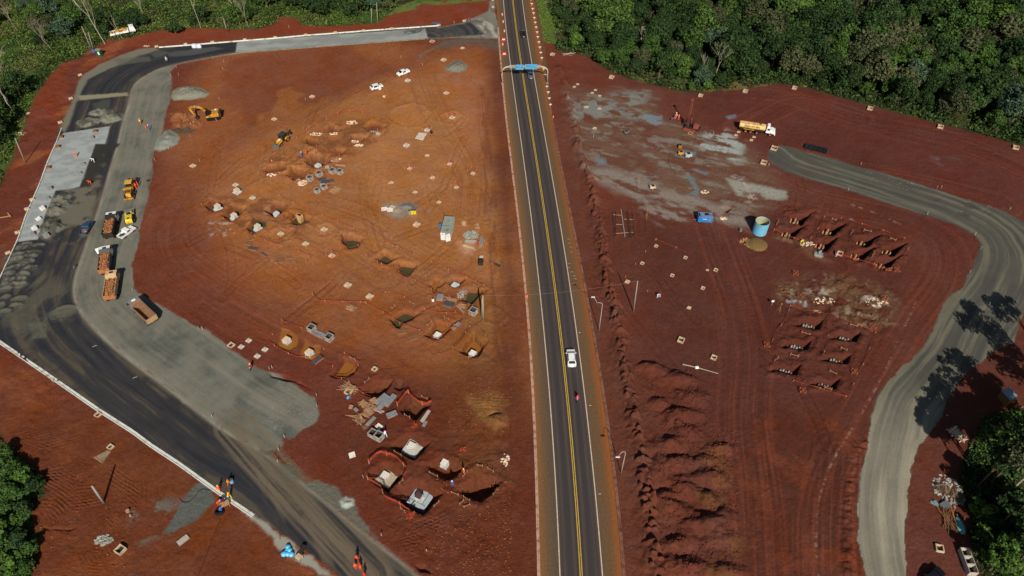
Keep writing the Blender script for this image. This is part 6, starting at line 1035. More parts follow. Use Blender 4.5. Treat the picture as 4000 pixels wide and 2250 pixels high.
# ---- panels and timber
PT = lambda f, *q: f(*q)
for a, b, w, n, lb, m in ((M_(1085,330),M_(870,530),1.1,2,'pale grey long panel, first of the three side by side',ply), (M_(1150,370),M_(940,620),.95,3,'grey long panel stack, middle of the three side by side',ply), (M_(1255,340),M_(1075,570),.95,3,'darker long panel with timber edge, last of the three',ply),
                          (M_(860,775),M_(690,950),.75,1,'narrow bluish panel lying alone on red earth',ply), (M_(690,955),M_(600,1000),.8,1,'short brown panel at the end of the narrow bluish panel',woodd), (M_(1295,700),M_(1100,780),1.0,4,'short stacked panel bundle with grey top and battens',ply), (M_(1960,650),M_(1800,880),.6,2,'narrow timber-topped panel along the netted pit',wgrey), (M_(1890,860),M_(1830,970),.6,1,'small pale panel at the end of the narrow timber panel',ply),
                          (M_(975,930),M_(900,1000),1.3,1,'white corrugated sheet beside the open timber boxes',corr), (M_(390,550),M_(360,620),.7,3,'small timber bundle at the head of the short stacks',wood), (M_(500,620),M_(450,660),.8,3,'small grey-topped bundle next to the short stack',ply),
                          (A_(1080,1080),A_(1230,1060),1.4,1,'dark formwork sheet on top of the weathered heap',plyd), (A_(1130,1130),A_(1370,1100),1.4,2,'dark jointed formwork sheets in the weathered heap',plyd), (A_(1120,1170),A_(1200,1165),1.1,2,'pale square sheet leaning on the weathered heap',wgrey), (A_(1210,850),A_(1290,840),1.1,2,'striped grey boards beside the ribbed box',wgrey), (A_(1400,795),A_(1590,812),.7,1,'buff plank deck above the ribbed boxes',wood),
                          (D_(650,640),D_(800,650),1.6,5,'tall panel stack with grey top by the orange net',ply), (D_(830,760),D_(1030,830),1.5,3,'wide panel stack with dark stripes by the plank scatter',plyd), (D_(1180,1230),D_(1090,1310),.7,2,'small bluish panel outside the corner pit',ply), (PL(9,585,450),PL(9,690,500),1.3,2,'flat pale panel between the two ribbed boxes',ply), (PL(9,670,700),PL(9,580,765),1.1,3,'dark framed panel stack below the mud enclosure',plyd),
                          (PL(5,1290,640),PL(5,1295,675),1.5,1,'white sheet lying apart from the sand spill',corr), (PL(5,1350,645),PL(5,1352,685),1.5,1,'white sheet nearest the sand spill',corr), (PL(5,1350,632),PL(5,1398,645),.9,1,'cream sheet behind the white sheets',cream), (PL(13,935,245),PL(13,995,225),1.2,1,'white corrugated sheet alone on the red earth',corr),
                          (XL(1680,820,6.036,1205,660),XL(1680,820,6.036,1190,890),.75,3,'upright grey panel stack nearest the highway side yard',ply), (XL(1680,820,6.036,820,760),XL(1680,820,6.036,1090,770),.9,3,'weathered panel heap in the middle of the container yard',wgrey), (XL(1680,820,6.036,780,850),XL(1680,820,6.036,1070,950),.6,3,'long pale trough panel on sawdust below the yard',cream),
                          (PL(12,1790,1130),PL(12,1890,1050),1.0,2,'weathered grey pallet of boards at the bottom of the site',wgrey), (XL(780,740,4.529,800,940),XL(780,740,4.529,920,970),1.2,1,'old square timber frame lying flat, greyish',woodd), (XL(780,740,4.529,870,1040),XL(780,740,4.529,1020,1070),.8,2,'dark old panel below the flat timber frame',plyd), (XL(780,740,4.529,1090,1110),XL(780,740,4.529,1190,1180),.5,1,'narrow dark old panel in the discarded row',plyd), (XL(780,740,4.529,880,880),XL(780,740,4.529,960,860),1.2,1,'brown mat of old rods behind the timber frame',woodd), (XL(780,740,4.529,1340,1260),XL(780,740,4.529,1490,1260),1.6,1,'brown mesh panel at the end of the discarded row',woodd), (XL(780,740,4.529,1540,1210),XL(780,740,4.529,1630,1200),.9,1,'small brown mesh panel beyond the discarded row',woodd), (PL(9,1430,450),PL(9,1520,440),1.3,1,'old timber frame outside the water pit net',woodd), (PL(9,1540,520),PL(9,1640,480),1.3,1,'old rod grid outside the water pit net',woodd)):
    panels(a[0], b[0], w, n, lb, m)
for p, L, n, sp, rz, lb, m in ((M_(350,190),4.2,34,.7,heading(M_(150,70)[0],M_(540,260)[0]),'long timber bundle beside the buff box',wood), (M_(630,520),1.6,60,.9,.9,'splayed heap of broken sticks',wood), (M_(740,660),2.0,110,1.5,heading(M_(600,700)[0],M_(880,640)[0])-.9,'large heap of short timbers in the work yard',wood), (M_(930,650),2.2,12,.5,heading(M_(830,600)[0],M_(990,700)[0]),'pale boards beside the large short-timber heap',wgrey), (M_(540,840),2.6,26,.7,heading(M_(420,720)[0],M_(640,900)[0]),'timber bundle next to the narrow bluish panel',wood), (M_(820,460),1.6,40,.6,.6,'scattered offcuts beside the long grey panels',wood), (M_(380,760),2.4,3,.1,heading(M_(290,730)[0],M_(460,800)[0]),'thin poles in front of the timber bundle',wood),
                               (D_(980,690),3.4,14,.35,heading(D_(830,650)[0],D_(1140,750)[0]),'pale boards along the net by the panel stacks',wood), (D_(1230,830),2.2,26,.5,heading(D_(1130,780)[0],D_(1400,890)[0]),'scattered boards pointing at the brown ribbed box',wood), (D_(1200,910),3.6,2,.05,heading(D_(1070,810)[0],D_(1330,1020)[0]),'long single board below the scattered boards',wgrey), (D_(1040,1360),1.1,20,.5,1.0,'small stick heap below the bluish panel',wood), (PL(9,960,210),2.4,30,.7,heading(P(9,880,190),P(9,1050,240)),'loose plank heap between the nets',wood), (A_(1400,1280),2.6,60,1.3,-.5,'broken timber heap below the weathered boxes',wood), (A_(1400,720),1.7,16,.6,.4,'white and buff logs beside the deep pit',wood),
                               (XL(1680,820,6.036,1110,400),1.3,30,1.0,.1,'pinkish short boards spread at the top of the container yard',wood), (XL(1680,820,6.036,1270,780),3.4,6,.35,heading(XL(1680,820,6.036,1240,900)[0],XL(1680,820,6.036,1280,640)[0]),'long boards standing beside the panel stack',wood), (PL(15,1800,880),5.0,26,.7,heading(P(15,1760,700),P(15,1850,1010)),'brown timber stack near the green boat hull',woodd), (PL(15,1860,870),6.5,4,.2,heading(P(15,1800,640),P(15,1890,1030)),'long rusty beams along the brown timber stack',orgp), (PL(11,480,245),1.5,3,.1,-.3,'small boards on the net corner near the rubble',wood), (H_(900,810),2.2,40,.9,-.4,'tangled poles and scrap under the orange net',rub_g), (PL(15,1820,620),1.6,170,2.2,.9,'broken boards thrown over the debris heap',mat('old_boards', (120, 96, 74), .9, .3, 3, island=.5)), (PL(15,1900,40),2.4,60,1.6,.5,'pale branch heap in the tree shade',rub_w), (PL(15,1820,620),1.6,170,2.4,.9,'broken boards thrown over the debris heap',mat('old_boards', (120, 96, 74), .9, .3, 3, island=.5)), (PL(2,560,548),5.0,7,.35,heading(P(2,480,552),P(2,640,548)),'pale logs lying at the forest corner',wgrey)):
    pile(p[0], L, n, sp, rz, lb, m)
for p, rx, ry, n, lb, m in ((A_(1040,215),1.8,.9,46,'white rubble beside the first hollow',rub_w), (A_(1370,208),1.2,.7,34,'white rubble at the corner of the second hollow',rub_w), (PL(1,965,1232),1.7,1.1,60,'white rubble in the back excavation',rub_w), (A_(2110,130),1.4,1.2,60,'grey-white rubble in the shaded corner of the back excavation',rub_g), (A_(1775,350),1.2,.8,40,'white rubble heap inside the small pit',rub_w), (A_(1840,425),1.4,.5,40,'low buff rubble outside the small pit',rub_w), (A_(775,1135),1.3,1.2,70,'pale rubble beside the ribbed boxes',rub_w), (A_(200,980),1.3,.6,30,'pinkish rubble outside the shadowed pit',rub_w), (A_(300,900),1.4,1.4,50,'earthy rubble spilled down the shadowed pit',rub_b), (A_(1410,700),1.6,1.0,20,'buff rubble mixed with logs',rub_w),
                           (H_(720,620),1.8,.7,50,'grey rubble outside the pile excavation net',rub_w), (PL(6,2370,985),2.0,1.5,60,'buff broken pile heads beside the gravel mound',rub_b), (PL(15,1810,600),2.6,3.4,260,'big mixed debris heap beside the trees',rub_g), (D_(1270,560),1.4,1.8,90,'white and grey stones tipped into the mud pit',rub_g), (XL(1680,820,6.036,960,590),1.9,1.6,260,'tangled grey scrap heap in the container yard',rub_g), (F_(2150,470),.8,1.4,26,'pinkish rubble near the highway verge',rub_w), (PL(12,1040,1090),1.6,1.0,120,'dark paver heap with white edge at the bottom',rub_g), (PL(11,560,130),2.5,1.0,40,'white stones on the brown rubble ground',rub_w), (PL(11,1080,150),3.0,1.4,50,'white stones near the orange box',rub_w), (PL(0,1850,1190),4.0,2.0,170,'clay boulders dug by the excavator',clay), (PL(0,1960,1260),2.2,1.6,90,'clay boulders at the edge of the spoil',clay), (PL(1,1283,975),.6,.8,8,'few buff lumps below the open-door car',rub_w), (PL(7,1200,1260),.8,.6,10,'orange brick lumps beside the orange box',clay), (PL(6,1940,485),1.0,.7,30,'pale sticks and stones beside the puddle stream',rub_w), (PL(6,2125,750),.8,.6,30,'whitish bags and sticks beside the generator',rub_w), (PL(0,1480,465),1.5,.4,14,'white block lumps at the head of the bend kerb',rub_w)):
    rubble(p[0], rx, ry, n, lb, m)
rubble(P(6,2460,1010), 2.6, 2.0, 110, 'olive gravel mound with pale stones below the tank', mat('olive_gravel', (128, 104, 62), .95, .3, 2, island=.3), (.08,.5), .5)
gm = MB(); c0 = P(6,2465,1010)
gm.lathe([(2.6, -.05), (2.0, .35), (1.2, .6), (.4, .7)], 18, (c0[0], c0[1], HZ(*c0))); tag(gm.build('gravel_mound', mat('olive_mound', (118, 92, 52), .95, .3, 3, bump=.1)), 'olive sandy mound below the blue tank', 'mound', None, 'stuff')
pave_m = mat('paver_patch', (150, 130, 104), .9, .35, 6, island=.3); mb = MB(); rr = random.Random(2)
tri = PL(12, 935,260, 1080,190, 1110,200, 1030,325); sdm = [(sum(q[0] for q in tri)/4, sum(q[1] for q in tri)/4)]
for i in range(9):
    for j in range(9):
        u_, v_ = (i+.5)/9, (j+.5)/9; a, b, c, d_ = tri; x = (a[0]*(1-u_)+b[0]*u_)*(1-v_)+(d_[0]*(1-u_)+c[0]*u_)*v_; y = (a[1]*(1-u_)+b[1]*u_)*(1-v_)+(d_[1]*(1-u_)+c[1]*u_)*v_
        mb.box(-.12, .12, -.07, .07, 0, .1, M=Matrix.Translation((x, y, HZ(x, y))) @ Matrix.Rotation(.5+rr.uniform(-.3, .3), 4, 'Z'))
tag(mb.build('paver_patch', pave_m), 'small triangular patch of laid pavers with a white border', 'paver patch', None, 'stuff')
# ---- paver pallets on the new surface
pv = [(4,505,465,'bluish paver stack at the joint of wide and narrow paving'), (4,478,560,'paver stack, second below the paving joint'), (4,435,665,'bright white paver stack halfway down the narrow paving'), (4,392,765,'paver stack just below the bright white one'), (4,355,865,'white paver stack near the end of the paving'), (4,330,925,'last dark paver stack at the end of the paving'), (4,475,935,'paver stack out on the sand beside the paving end'), (4,495,245,'brown timber pallet on the wide paving near the kerb'), (4,590,35,'brown pallet with bricks on the wide paving kerb side'), (4,835,215,'dark wire bundle pallet near the paving face'), (4,800,308,'low pallet near the paving face'), (0,965,1328,'brown pallet at the top end of the paving'), (0,925,1402,'dark mixed pallet in the middle top of the paving'), (0,620,1385,'brown stool-like pallet at the top kerb corner')]
for i, (r_, x, y, lb) in enumerate(pv):
    br = 'brown' in lb; root = empty('paver_pallet', gz(P(r_, x, y)), 1.0 if not br else .3, lb, 'pallet', 'pallets standing on the new paving'); hh = .9 if not br else .5
    MB().box(-.6, .6, -.5, -.4, 0, .12).box(-.6, .6, -.05, .05, 0, .12).box(-.6, .6, .4, .5, 0, .12).box(-.6, .6, -.5, .5, .121, .15).build('pallet_deck', wood, root); s = MB(); rr = random.Random(i)
    for a in range(4):
        for b in range(3): s.box(-.55+a*.28, -.55+a*.28+.26, -.45+b*.3, -.45+b*.3+.28, .151, .15+hh*(1 if (a+b) % 3 else .8)*(.6 if 'low' in lb or 'wire' in lb else 1))
    s.build('pavers', white if 'white' in lb else (woodd if br else mat('paver_grey', (140, 146, 152), .8, .12, 3)), root)
# ---- net fences
nets = [(PL(1,415,1390,670,1220,878,1125,1145,1140,1175,1185),'long orange net behind the backhoe',.5), (A_(1050,460,1250,560,1470,630,1630,520),'orange net dipping to a point in front of the shallow hollow',.5), (A_(0,880,100,930,270,970,610,1075,800,1030,1000,910),'orange net in front of the rubble-filled pits',.35), (A_(1220,780,1330,730,1380,680,1200,570),'short orange net at the deep shadowed pit',.4), (PL(5,240,525,560,680,1060,880,1140,915,1040,1015),'long orange net running toward the water pit',.35), (PL(5,1030,1020,960,1050,870,1025,750,1020,620,1100,510,1195),'orange net hugging the round water pit',.4), (B_(40,285,160,180),'short net stub at the first foundation block',.4),
 (B_(190,410,545,580,910,780,1200,925,1660,1070,1990,1190,1900,1280),'very long orange net in front of the foundation blocks',.35), (B_(1360,1320,1450,1370,1560,1410,1720,1400,1790,1370),'sagging orange net at the end of the discarded panels',.3), (PL(5,1115,1130,1310,990,1400,1030,1700,1160,2100,1340,2330,1448),'long orange net behind the twin square pits',.35), (PL(5,1115,1130,1250,1210,1480,1310,1640,1400) + D_(360,350,640,510,950,630,1490,830),'long orange net in front of the twin square pits and mud pits',.45), (D_(1490,830,1640,620,1850,390,1440,190,1050,0),'orange net rounding the mud pit by the twin poles',.35),
 (PL(9,575,75,640,140,860,150,1100,155),'bright red-orange net low across the plateau',.6), (PL(9,1100,155,1340,35,1490,95,1590,170),'orange net stretched over the bare hump',.4), (PL(9,1110,160,1310,270,1450,360,1650,440,1750,500,1830,522,1960,410,2080,300,2010,250),'orange net around the slatted block pit',.45), (PL(9,1700,222,1850,262,2010,262),'short orange net behind the slatted block pit',.4), (PL(9,2150,395,2240,400,2360,545,2230,740,2100,700,1970,620,2050,545,2150,395),'closed orange net ring around the single block pit',.4), (PL(9,265,340,520,430,740,550,660,660),'orange net along the back of the mud enclosure',.35), (PL(9,265,340,120,545,270,640,420,710,650,690),'orange net along the front of the mud enclosure',.5),
 (PL(9,895,665,1050,760,890,930,760,885,730,850,895,665),'orange net ring around the small mud pit',.45), (M_(330,100,590,290,780,380),'bright orange net beside the long timber bundle',.5), (M_(1310,560,1520,290,1640,420,1780,520,1900,540,2000,500),'tall drooping orange net over the clay pit',1.1), (F_(10,530,170,370,420,440,630,650,550,770),'tall orange net behind the brownish slab pit',1.1), (F_(-10,790,200,910,250,1070,330,1110,430,1150,650,1290),'tall orange net in front of the brownish slab pit',1.1),
 (PL(6,1440,970,1180,1290,1120,1370),'red tape line slanting across the red pad field',.25), (PL(6,1450,970,1810,1120),'straight red tape line beyond the small boxes',.25), (PL(6,1160,1395,1250,1440) + PL(10,1330,30,1450,68),'red tape running to the seated worker',.2), (H_(105,370,385,490,690,590),'red net in front of the first two pile pits',.4), (H_(760,530,940,270,1030,90,1460,200,1950,345,2440,525),'long red net behind the pile pits',.35), (H_(2510,720,2380,910),'short red net at the far corner of the pile pits',.35), (H_(1260,820,1650,930,1960,1020,2200,1080,2280,1000),'bright red net in front of the deep pile pits',.5),
 (PL(11,220,190,640,290,1080,460),'red net behind the rock pile rows',.35), (PL(11,1080,460,970,750,900,880),'faint red net down the loop-road side of the rock rows',.35), (PL(11,205,235,160,350,60,470,20,640),'red net down the highway side of the rock rows',.45), (PL(11,250,945,520,1030,780,1105),'red net in front of the rock rows',.45), (PL(11,855,980,825,1050),'short red net stub at the near corner of the rock rows',.4), (PL(11,600,490,590,600,530,715),'short red net between the rock rows',.35)]
for pts, lb, h in nets: net(pts, lb, h, 5.0 if h < .5 else 4.0)
for c, lb, m in ((F_(1480,320),'crumpled orange net heap beside the clay trench',netm), (F_(665,1340),'crumpled orange net ball at the end of the tall net',netm), (M_(1660,960),'orange net scrap below the clay pit',netm), (XL(1680,820,6.036,1125,800),'orange net bundle between the yard panels',netm)):
    q = random.Random(lb); mb = MB(); b = gz(c[0])
    for k in range(34): mb.box(-.28, .28, -.05, .05, -.01, .01, M=Matrix.Translation((b[0]+q.gauss(0, .35), b[1]+q.gauss(0, .3), b[2]+.1+q.random()*.4)) @ Matrix.Rotation(q.random()*6, 4, 'Z') @ Matrix.Rotation(q.uniform(-1, 1), 4, 'X'))
    tag(mb.build('net_bundle', m), lb, 'net bundle', None, 'stuff')
for c, lb in ((H_(2305,1100),'orange slatted barricade at the net corner'), (H_(490,1155),'orange and tan crate alone below the pile pits'), (PL(11,320,88),'orange crate on the brown rubble ground'), (PL(11,1165,118),'orange crate with coiled springs beside it'), (PL(11,1050,405),'orange crate at the corner of the rock row net'), (PL(11,865,852),'orange crate on the loop-road side of the rock rows'), (PL(11,345,1045),'orange folded crate below the rock rows'), (PL(10,2560,585),'orange crate at the highway side of the rock rows')):
    root = empty('barricade_crate', gz(c[0]), GR2 + .3, lb, 'crate', 'orange site crates'); 
    for x in (-.7, .7):
        for y in (-.6, .6): MB().box(x-.05, x+.05, y-.05, y+.05, 0, 1.0).build('leg', wood, root)
    s = MB()
    for k in range(3):
        for y in (-.66, .65): s.box(-.78, .78, y, y+.02, .2+k*.3, .3+k*.3)
        for x in (-.76, .75): s.box(x, x+.02, -.62, .62, .2+k*.3, .34+k*.3)
    s.box(-.2, .7, -.3, .5, .5, .54); s.build('slats', mat('crate_orange', (150, 76, 50), .85, .25, 4), root); root.scale = (.75, .75, .8)
# ---- batter boards and pegs
bt = {'low wooden batter board around the deep slab pits': [F_(410,350),F_(515,415),F_(960,680),F_(1085,745),F_(1710,565),F_(1790,580),F_(1875,610),F_(1960,665),F_(1310,995),F_(1410,1035),F_(1495,1065),F_(1590,1130),F_(1500,1225),F_(1590,1190),F_(1440,1170),F_(1485,1130),F_(510,1240),F_(575,1300),F_(1030,1210),F_(1105,1140),F_(490,875),F_(545,815),F_(1480,745),F_(1550,665),F_(1960,1020),F_(2020,945)],
      'low wooden batter board around the timber yard pits': [M_(1800,370),M_(1910,425),M_(1455,740),M_(1560,800),M_(650,100),M_(740,20),PL(9,950,710),PL(9,1000,735)],
      'low wooden batter board around the muddy water pits': [D_(370,130),D_(465,70),D_(1505,345),D_(1630,400),D_(10,745),D_(110,800),D_(820,1095),D_(920,1150),D_(420,1300),D_(515,1215),PL(5,1185,1175),PL(5,1225,1200),PL(5,1375,1030),PL(5,1420,1050),PL(5,1190,1090),PL(5,1220,1070),PL(5,1520,1140),PL(5,1575,1170),PL(5,830,930),PL(5,870,900),PL(9,1370,215),PL(9,1400,190),PL(5,1905,1265),PL(5,1935,1295)],
      'low wooden batter board among the pile pits': [H_(420,190),H_(500,215),H_(1000,400),H_(1095,430),H_(880,660),H_(960,690),H_(1640,610),H_(1720,635),H_(2080,765),H_(2160,795),H_(1970,1035),H_(2050,1055),H_(1720,380),H_(1840,410),H_(2190,540),H_(2280,570),H_(1150,170),H_(1220,195),H_(1480,460),H_(1510,410),H_(1850,880),H_(1880,830),H_(145,290),H_(175,240)],
      'low wooden batter board among the rock pile rows': [PL(11,225,680),PL(11,300,700),PL(11,340,455),PL(11,415,480),PL(11,460,250),PL(11,515,265),PL(11,820,390),PL(11,890,405),PL(11,620,850),PL(11,680,880),PL(11,730,620),PL(11,785,645),PL(11,565,1020),PL(11,630,1040),PL(11,60,750),PL(11,95,720)],
      'low wooden batter board around the first orange excavations': [A_(400,640),A_(520,690),A_(870,260),A_(900,240),A_(1870,360),A_(1915,320),A_(2200,130),A_(2240,115),A_(800,820),A_(850,835)]}
for lb, qs in bt.items():
    for i in range(0, len(qs), 2): batter(qs[i][0], qs[i+1][0], lb, lb + 's')
def pegs(pts, lb, h=.9, m=None):
    me = None
    for x, y in pts:
        if me is None: o = MB().box(-.06, .06, -.04, .04, -.1, h).box(-.06, .06, -.041, -.04, h*.7, h).build('survey_peg', m or wgrey); me = o
        else: o = me.copy(); COL.objects.link(o)
        o.location = gz((x, y)); o.rotation_euler = (0, .12 * math.sin(x*7), x % 3); tag(o, lb, 'survey peg', lb + 's')
pegs(PL(7,8,220,933,210,806,468,1742,447,1603,712,2430,663,2083,918,2140,1060,2028,1295,1700,447), 'white survey peg on the edge of the gravel loop road')
pegs(PL(0,1800,760,1722,770,1775,680,2150,590,2255,625,2248,700,2210,1000,2180,1215,1918,1375) + PL(4,1700,55,1563,170,2013,180), 'white survey peg on red earth beside the gravel strip')
pegs(PL(8,2135,1305,2002,417,1340,30,540,950,2040,420) + PL(9,135,820,165,810,612,1090,615,1195) + PL(13,290,60,230,185,217,305), 'white survey peg along the lower gravel edge')
pegs(PL(13,1258,1045,1715,1198,240,1090,1078,465,1135,325), 'white survey peg on the reddish ground by the slab pits')
pegs(PL(1,335,280,1460,585,1677,657,500,1008,1995,235,2348,115,2140,205), 'white survey peg near the concrete pavement')
pegs(PL(2,1988,1357,2025,1355,818,1382,730,1100), 'white survey peg on the slurry below the drill rig')
# ---- pile heads
pile_m = mat('pile_head', (158, 132, 104), .9, .2, 3, dirt=(120, 90, 70), dirt_amt=.3)
nm = ['nearest the blue tank', 'nearest the highway-side red net', 'under the raised batter frame', 'in the middle front pit', 'in the middle back pit', 'in the pit closest to the loop road', 'in the deep front pit by the red barrel', 'in the deepest front corner pit']
for ci, (cx_, cy_) in enumerate(((480,170), (330,410), (1070,360), (940,620), (1680,570), (2140,730), (1570,820), (2030,970))):
    root = empty('pile_group', (0, 0, 0), 0, 'cluster of broken concrete pile heads ' + nm[ci], 'pile heads', 'pile head clusters in the pits'); c = H_(cx_, cy_)[0]; root.location = gz(c)
    for k, (dx, dy) in enumerate(((-.8, .3), (-.3, -.4), (.4, .4), (.9, -.2))):
        q = random.Random(ci*9+k); h = 1.9 + q.uniform(-.3, .4); hb = MB().lathe([(.2, 0), (.22, h*.5), (.2, h*.85), (.14, h), (.05, h+.08)], 8)
        hb.v = [(x + q.uniform(-.03, .03) + dx, y + q.uniform(-.03, .03) + dy, z) for x, y, z in hb.v]; hb.build('pile_head', pile_m if k % 2 else rub_b, root)
nm = ['in the upper pit near the highway net', 'in the upper pit near the loop road', 'in the middle pit near the highway net', 'in the middle pit near the loop road', 'in the lower pit near the highway net', 'in the lowest pit near the loop road']
for ci, (cx_, cy_) in enumerate(((420,365), (790,495), (300,575), (700,715), (190,820), (580,965))):
    c = P(11, cx_, cy_); root = empty('pile_row', gz(c), heading(P(11, cx_-60, cy_-20), P(11, cx_+60, cy_+20)), 'row of rough grey cast piles ' + nm[ci], 'pile row', 'grey cast pile rows')
    for k in range(5):
        q = random.Random(ci*7+k); hb = MB().lathe([(.24, 0), (.27, .7), (.22, 1.3), (.16, 1.55), (.05, 1.65)], 8); hb.v = [(x*(1+q.uniform(-.15, .15)) - 1.1 + k*.55, y + q.uniform(-.06, .06) + (.22 if k % 2 else -.1), z*(1+q.uniform(-.05, .08))) for x, y, z in hb.v]; hb.build('pile_head', pile_m if ci in (3, 5) and k > 1 else rub_g, root)
# ---- muddy water
wm = bpy.data.materials.new('muddy_water'); wm.use_nodes = True; b_ = wm.node_tree.nodes['Principled BSDF']; b_.inputs['Base Color'].default_value = lin(74, 68, 40); b_.inputs['Roughness'].default_value = .12
wo_ = bpy.data.materials.new('orange_water'); wo_.use_nodes = True; b_ = wo_.node_tree.nodes['Principled BSDF']; b_.inputs['Base Color'].default_value = lin(146, 92, 36); b_.inputs['Roughness'].default_value = .2
def water(pts, z, m, lb):
    n = len(pts); tag(MB().add([(x, y, z) for x, y in pts], [tuple(range(n))] if sum((pts[i][0]*pts[(i+1) % n][1]-pts[(i+1) % n][0]*pts[i][1]) for i in range(n)) > 0 else [tuple(range(n-1, -1, -1))]).build('water', m), lb, None, None, 'structure')
for q, z, m, lb in ((PL(5,870,960,960,940,1050,960,1035,1040,940,1060,880,1010),-1.15,wm,'dark water in the round pit'), (PL(5,1418,1275,1440,1195,1615,1215,1530,1345,1480,1320),-1.2,wm,'green-brown water in the second twin pit'), (PL(5,1180,1160,1290,1075,1415,1150,1300,1212),-1.5,wm,'dark water in the first twin pit'), (D_(430,340,640,170,850,260,760,370,630,400,620,500,555,495,520,380),-.95,wo_,'olive water in the double mud pit'), (D_(1150,680,1300,480,1400,390,1830,430,1620,610,1450,795,1290,720),-1.35,wm,'olive water in the stone-lined pit'), (PL(9,1340,310,1480,215,1600,250,1570,320,1460,370,1445,410,1420,400),-1.2,wm,'dark water in the pit before the old frames'), (PL(9,1740,480,1830,335,1950,360,1980,400,1830,525),-1.35,wo_,'brown water around the slatted block'), (PL(9,205,590,250,400,350,430,440,500,425,590,340,640,300,630),-.22,wo_,'orange mud water around the first cube'), (PL(9,440,640,500,520,570,580,665,580,650,680,580,740,420,700),-.22,wo_,'orange mud water around the second cube'), (PL(9,745,880,880,680,1055,760,980,870,870,925),-1.45,wo_,'olive mud water in the small netted pit'), (B_(805,690,970,440,1230,510,1160,650,930,790),-1.2,wm,'greenish water under the foundation block'), (PL(9,2040,640,2190,440,2300,570,2250,700,2160,715),-1.65,wo_,'brown water in the ring-netted pit'), (B_(1600,595,1650,400,1990,480,1920,580,1720,640),-1.4,wm,'olive water under the timber funnel')): water(q, z, m, lb)

# ---- loose clods and stones
def clods(areas, n, smin, smax, m, label, seed):
    rs = np.random.RandomState(seed); P_ = []
    for (poly, share) in areas:
        pa = np.array(poly); x0, y0 = pa.min(0); x1, y1 = pa.max(0); k = int(n * share); xs = rs.uniform(x0, x1, k * 3); yv = rs.uniform(y0, y1, k * 3); ins = np.zeros(k * 3, bool)
        for i in range(len(poly)):
            (ax, ay), (bx, by) = poly[i], poly[(i+1) % len(poly)]
            if by != ay: ins ^= ((ay > yv) != (by > yv)) & (xs < ax + (yv-ay)*(bx-ax)/(by-ay))
        xs, yv = xs[ins][:k], yv[ins][:k]; keep = fbm(xs, yv, 5, 3, seed) > -.15; P_ += [(a, b) for a, b in zip(xs[keep], yv[keep])]
    zz = np.array([HZ(a, b) for a, b in P_]); c = np.array(P_); k = len(c); sz = smin * (smax / smin) ** (rs.rand(k) ** 2.2); O = np.array([(1, 0, 0), (0, 1, 0), (-1, 0, 0), (0, -1, 0), (.1, 0, .8), (0, 0, -.4)])
    V = (np.column_stack([c, zz])[:, None, :] + O[None] * sz[:, None, None] * rs.uniform(.6, 1.3, (k, 6, 1))).reshape(-1, 3); F = [(0, 1, 4), (1, 2, 4), (2, 3, 4), (3, 0, 4), (1, 0, 5), (2, 1, 5), (3, 2, 5), (0, 3, 5)]; fs = [tuple(i*6 + q for q in f) for i in range(k) for f in F]
    me = bpy.data.meshes.new('clods'); me.from_pydata(V.tolist(), [], fs); me.materials.append(m); o = bpy.data.objects.new('earth_clods', me); COL.objects.link(o); tag(o, label, None, None, 'stuff')
clod_m = mat('clod_red', (92, 46, 32), .95, .2, 3, island=.35); clod_o = mat('clod_brown', (120, 68, 40), .95, .2, 3, island=.4)
clods([(PL(10, 1260,700, 1800,840, 2050,1448, 1500,1448), .3), (PL(14, 1450,0, 2250,0, 2300,1449, 1500,1449), .7)], 5200, .07, .34, clod_m, 'clods of red earth over the dumped heaps', 1)
clods([(PL(13, 1350,640, 2569,200, 2569,1449, 1700,1449), .5), (PL(9, 2100,900, 2576,900, 2576,1448, 1900,1448), .2), (PL(12, 100,0, 1200,300, 1500,1449, 400,1449), .3)], 4200, .06, .26, clod_o, 'clods of brown earth around the deep pits and rippled ground', 2)
clods([(H_(0,0, 1000,60, 2560,520, 2300,1150, 1100,850, 0,420), .5), (PL(11, 100,0, 1250,200, 950,1100, 0,950), .5)], 2600, .07, .3, clod_m, 'clods of red earth around the pile pits', 3)
clods([(A_(-60,740, 500,560, 1080,200, 1500,-60, 2420,-40, 2340,260, 1640,700, 1100,1090, 60,1010), .5), (B_(40,250, 300,120, 2000,440, 1700,1060, 200,440), .5)], 2200, .07, .28, clod_o, 'clods of orange earth around the plateau pits', 4)
clods([(PL(4, 1450,0, 1600,0, 1420,900, 1330,1400, 1240,1400, 1340,800), .4), (PL(9, 200,870, 620,1150, 600,1340, 440,1448, 100,1448), .3), (PL(7, 1000,270, 2300,640, 2250,720, 900,340), .3)], 1500, .04, .14, mat('loose_gravel', (136, 132, 118), .9, .2, 4, island=.4), 'loose gravel stones spilled along the road edges', 5)
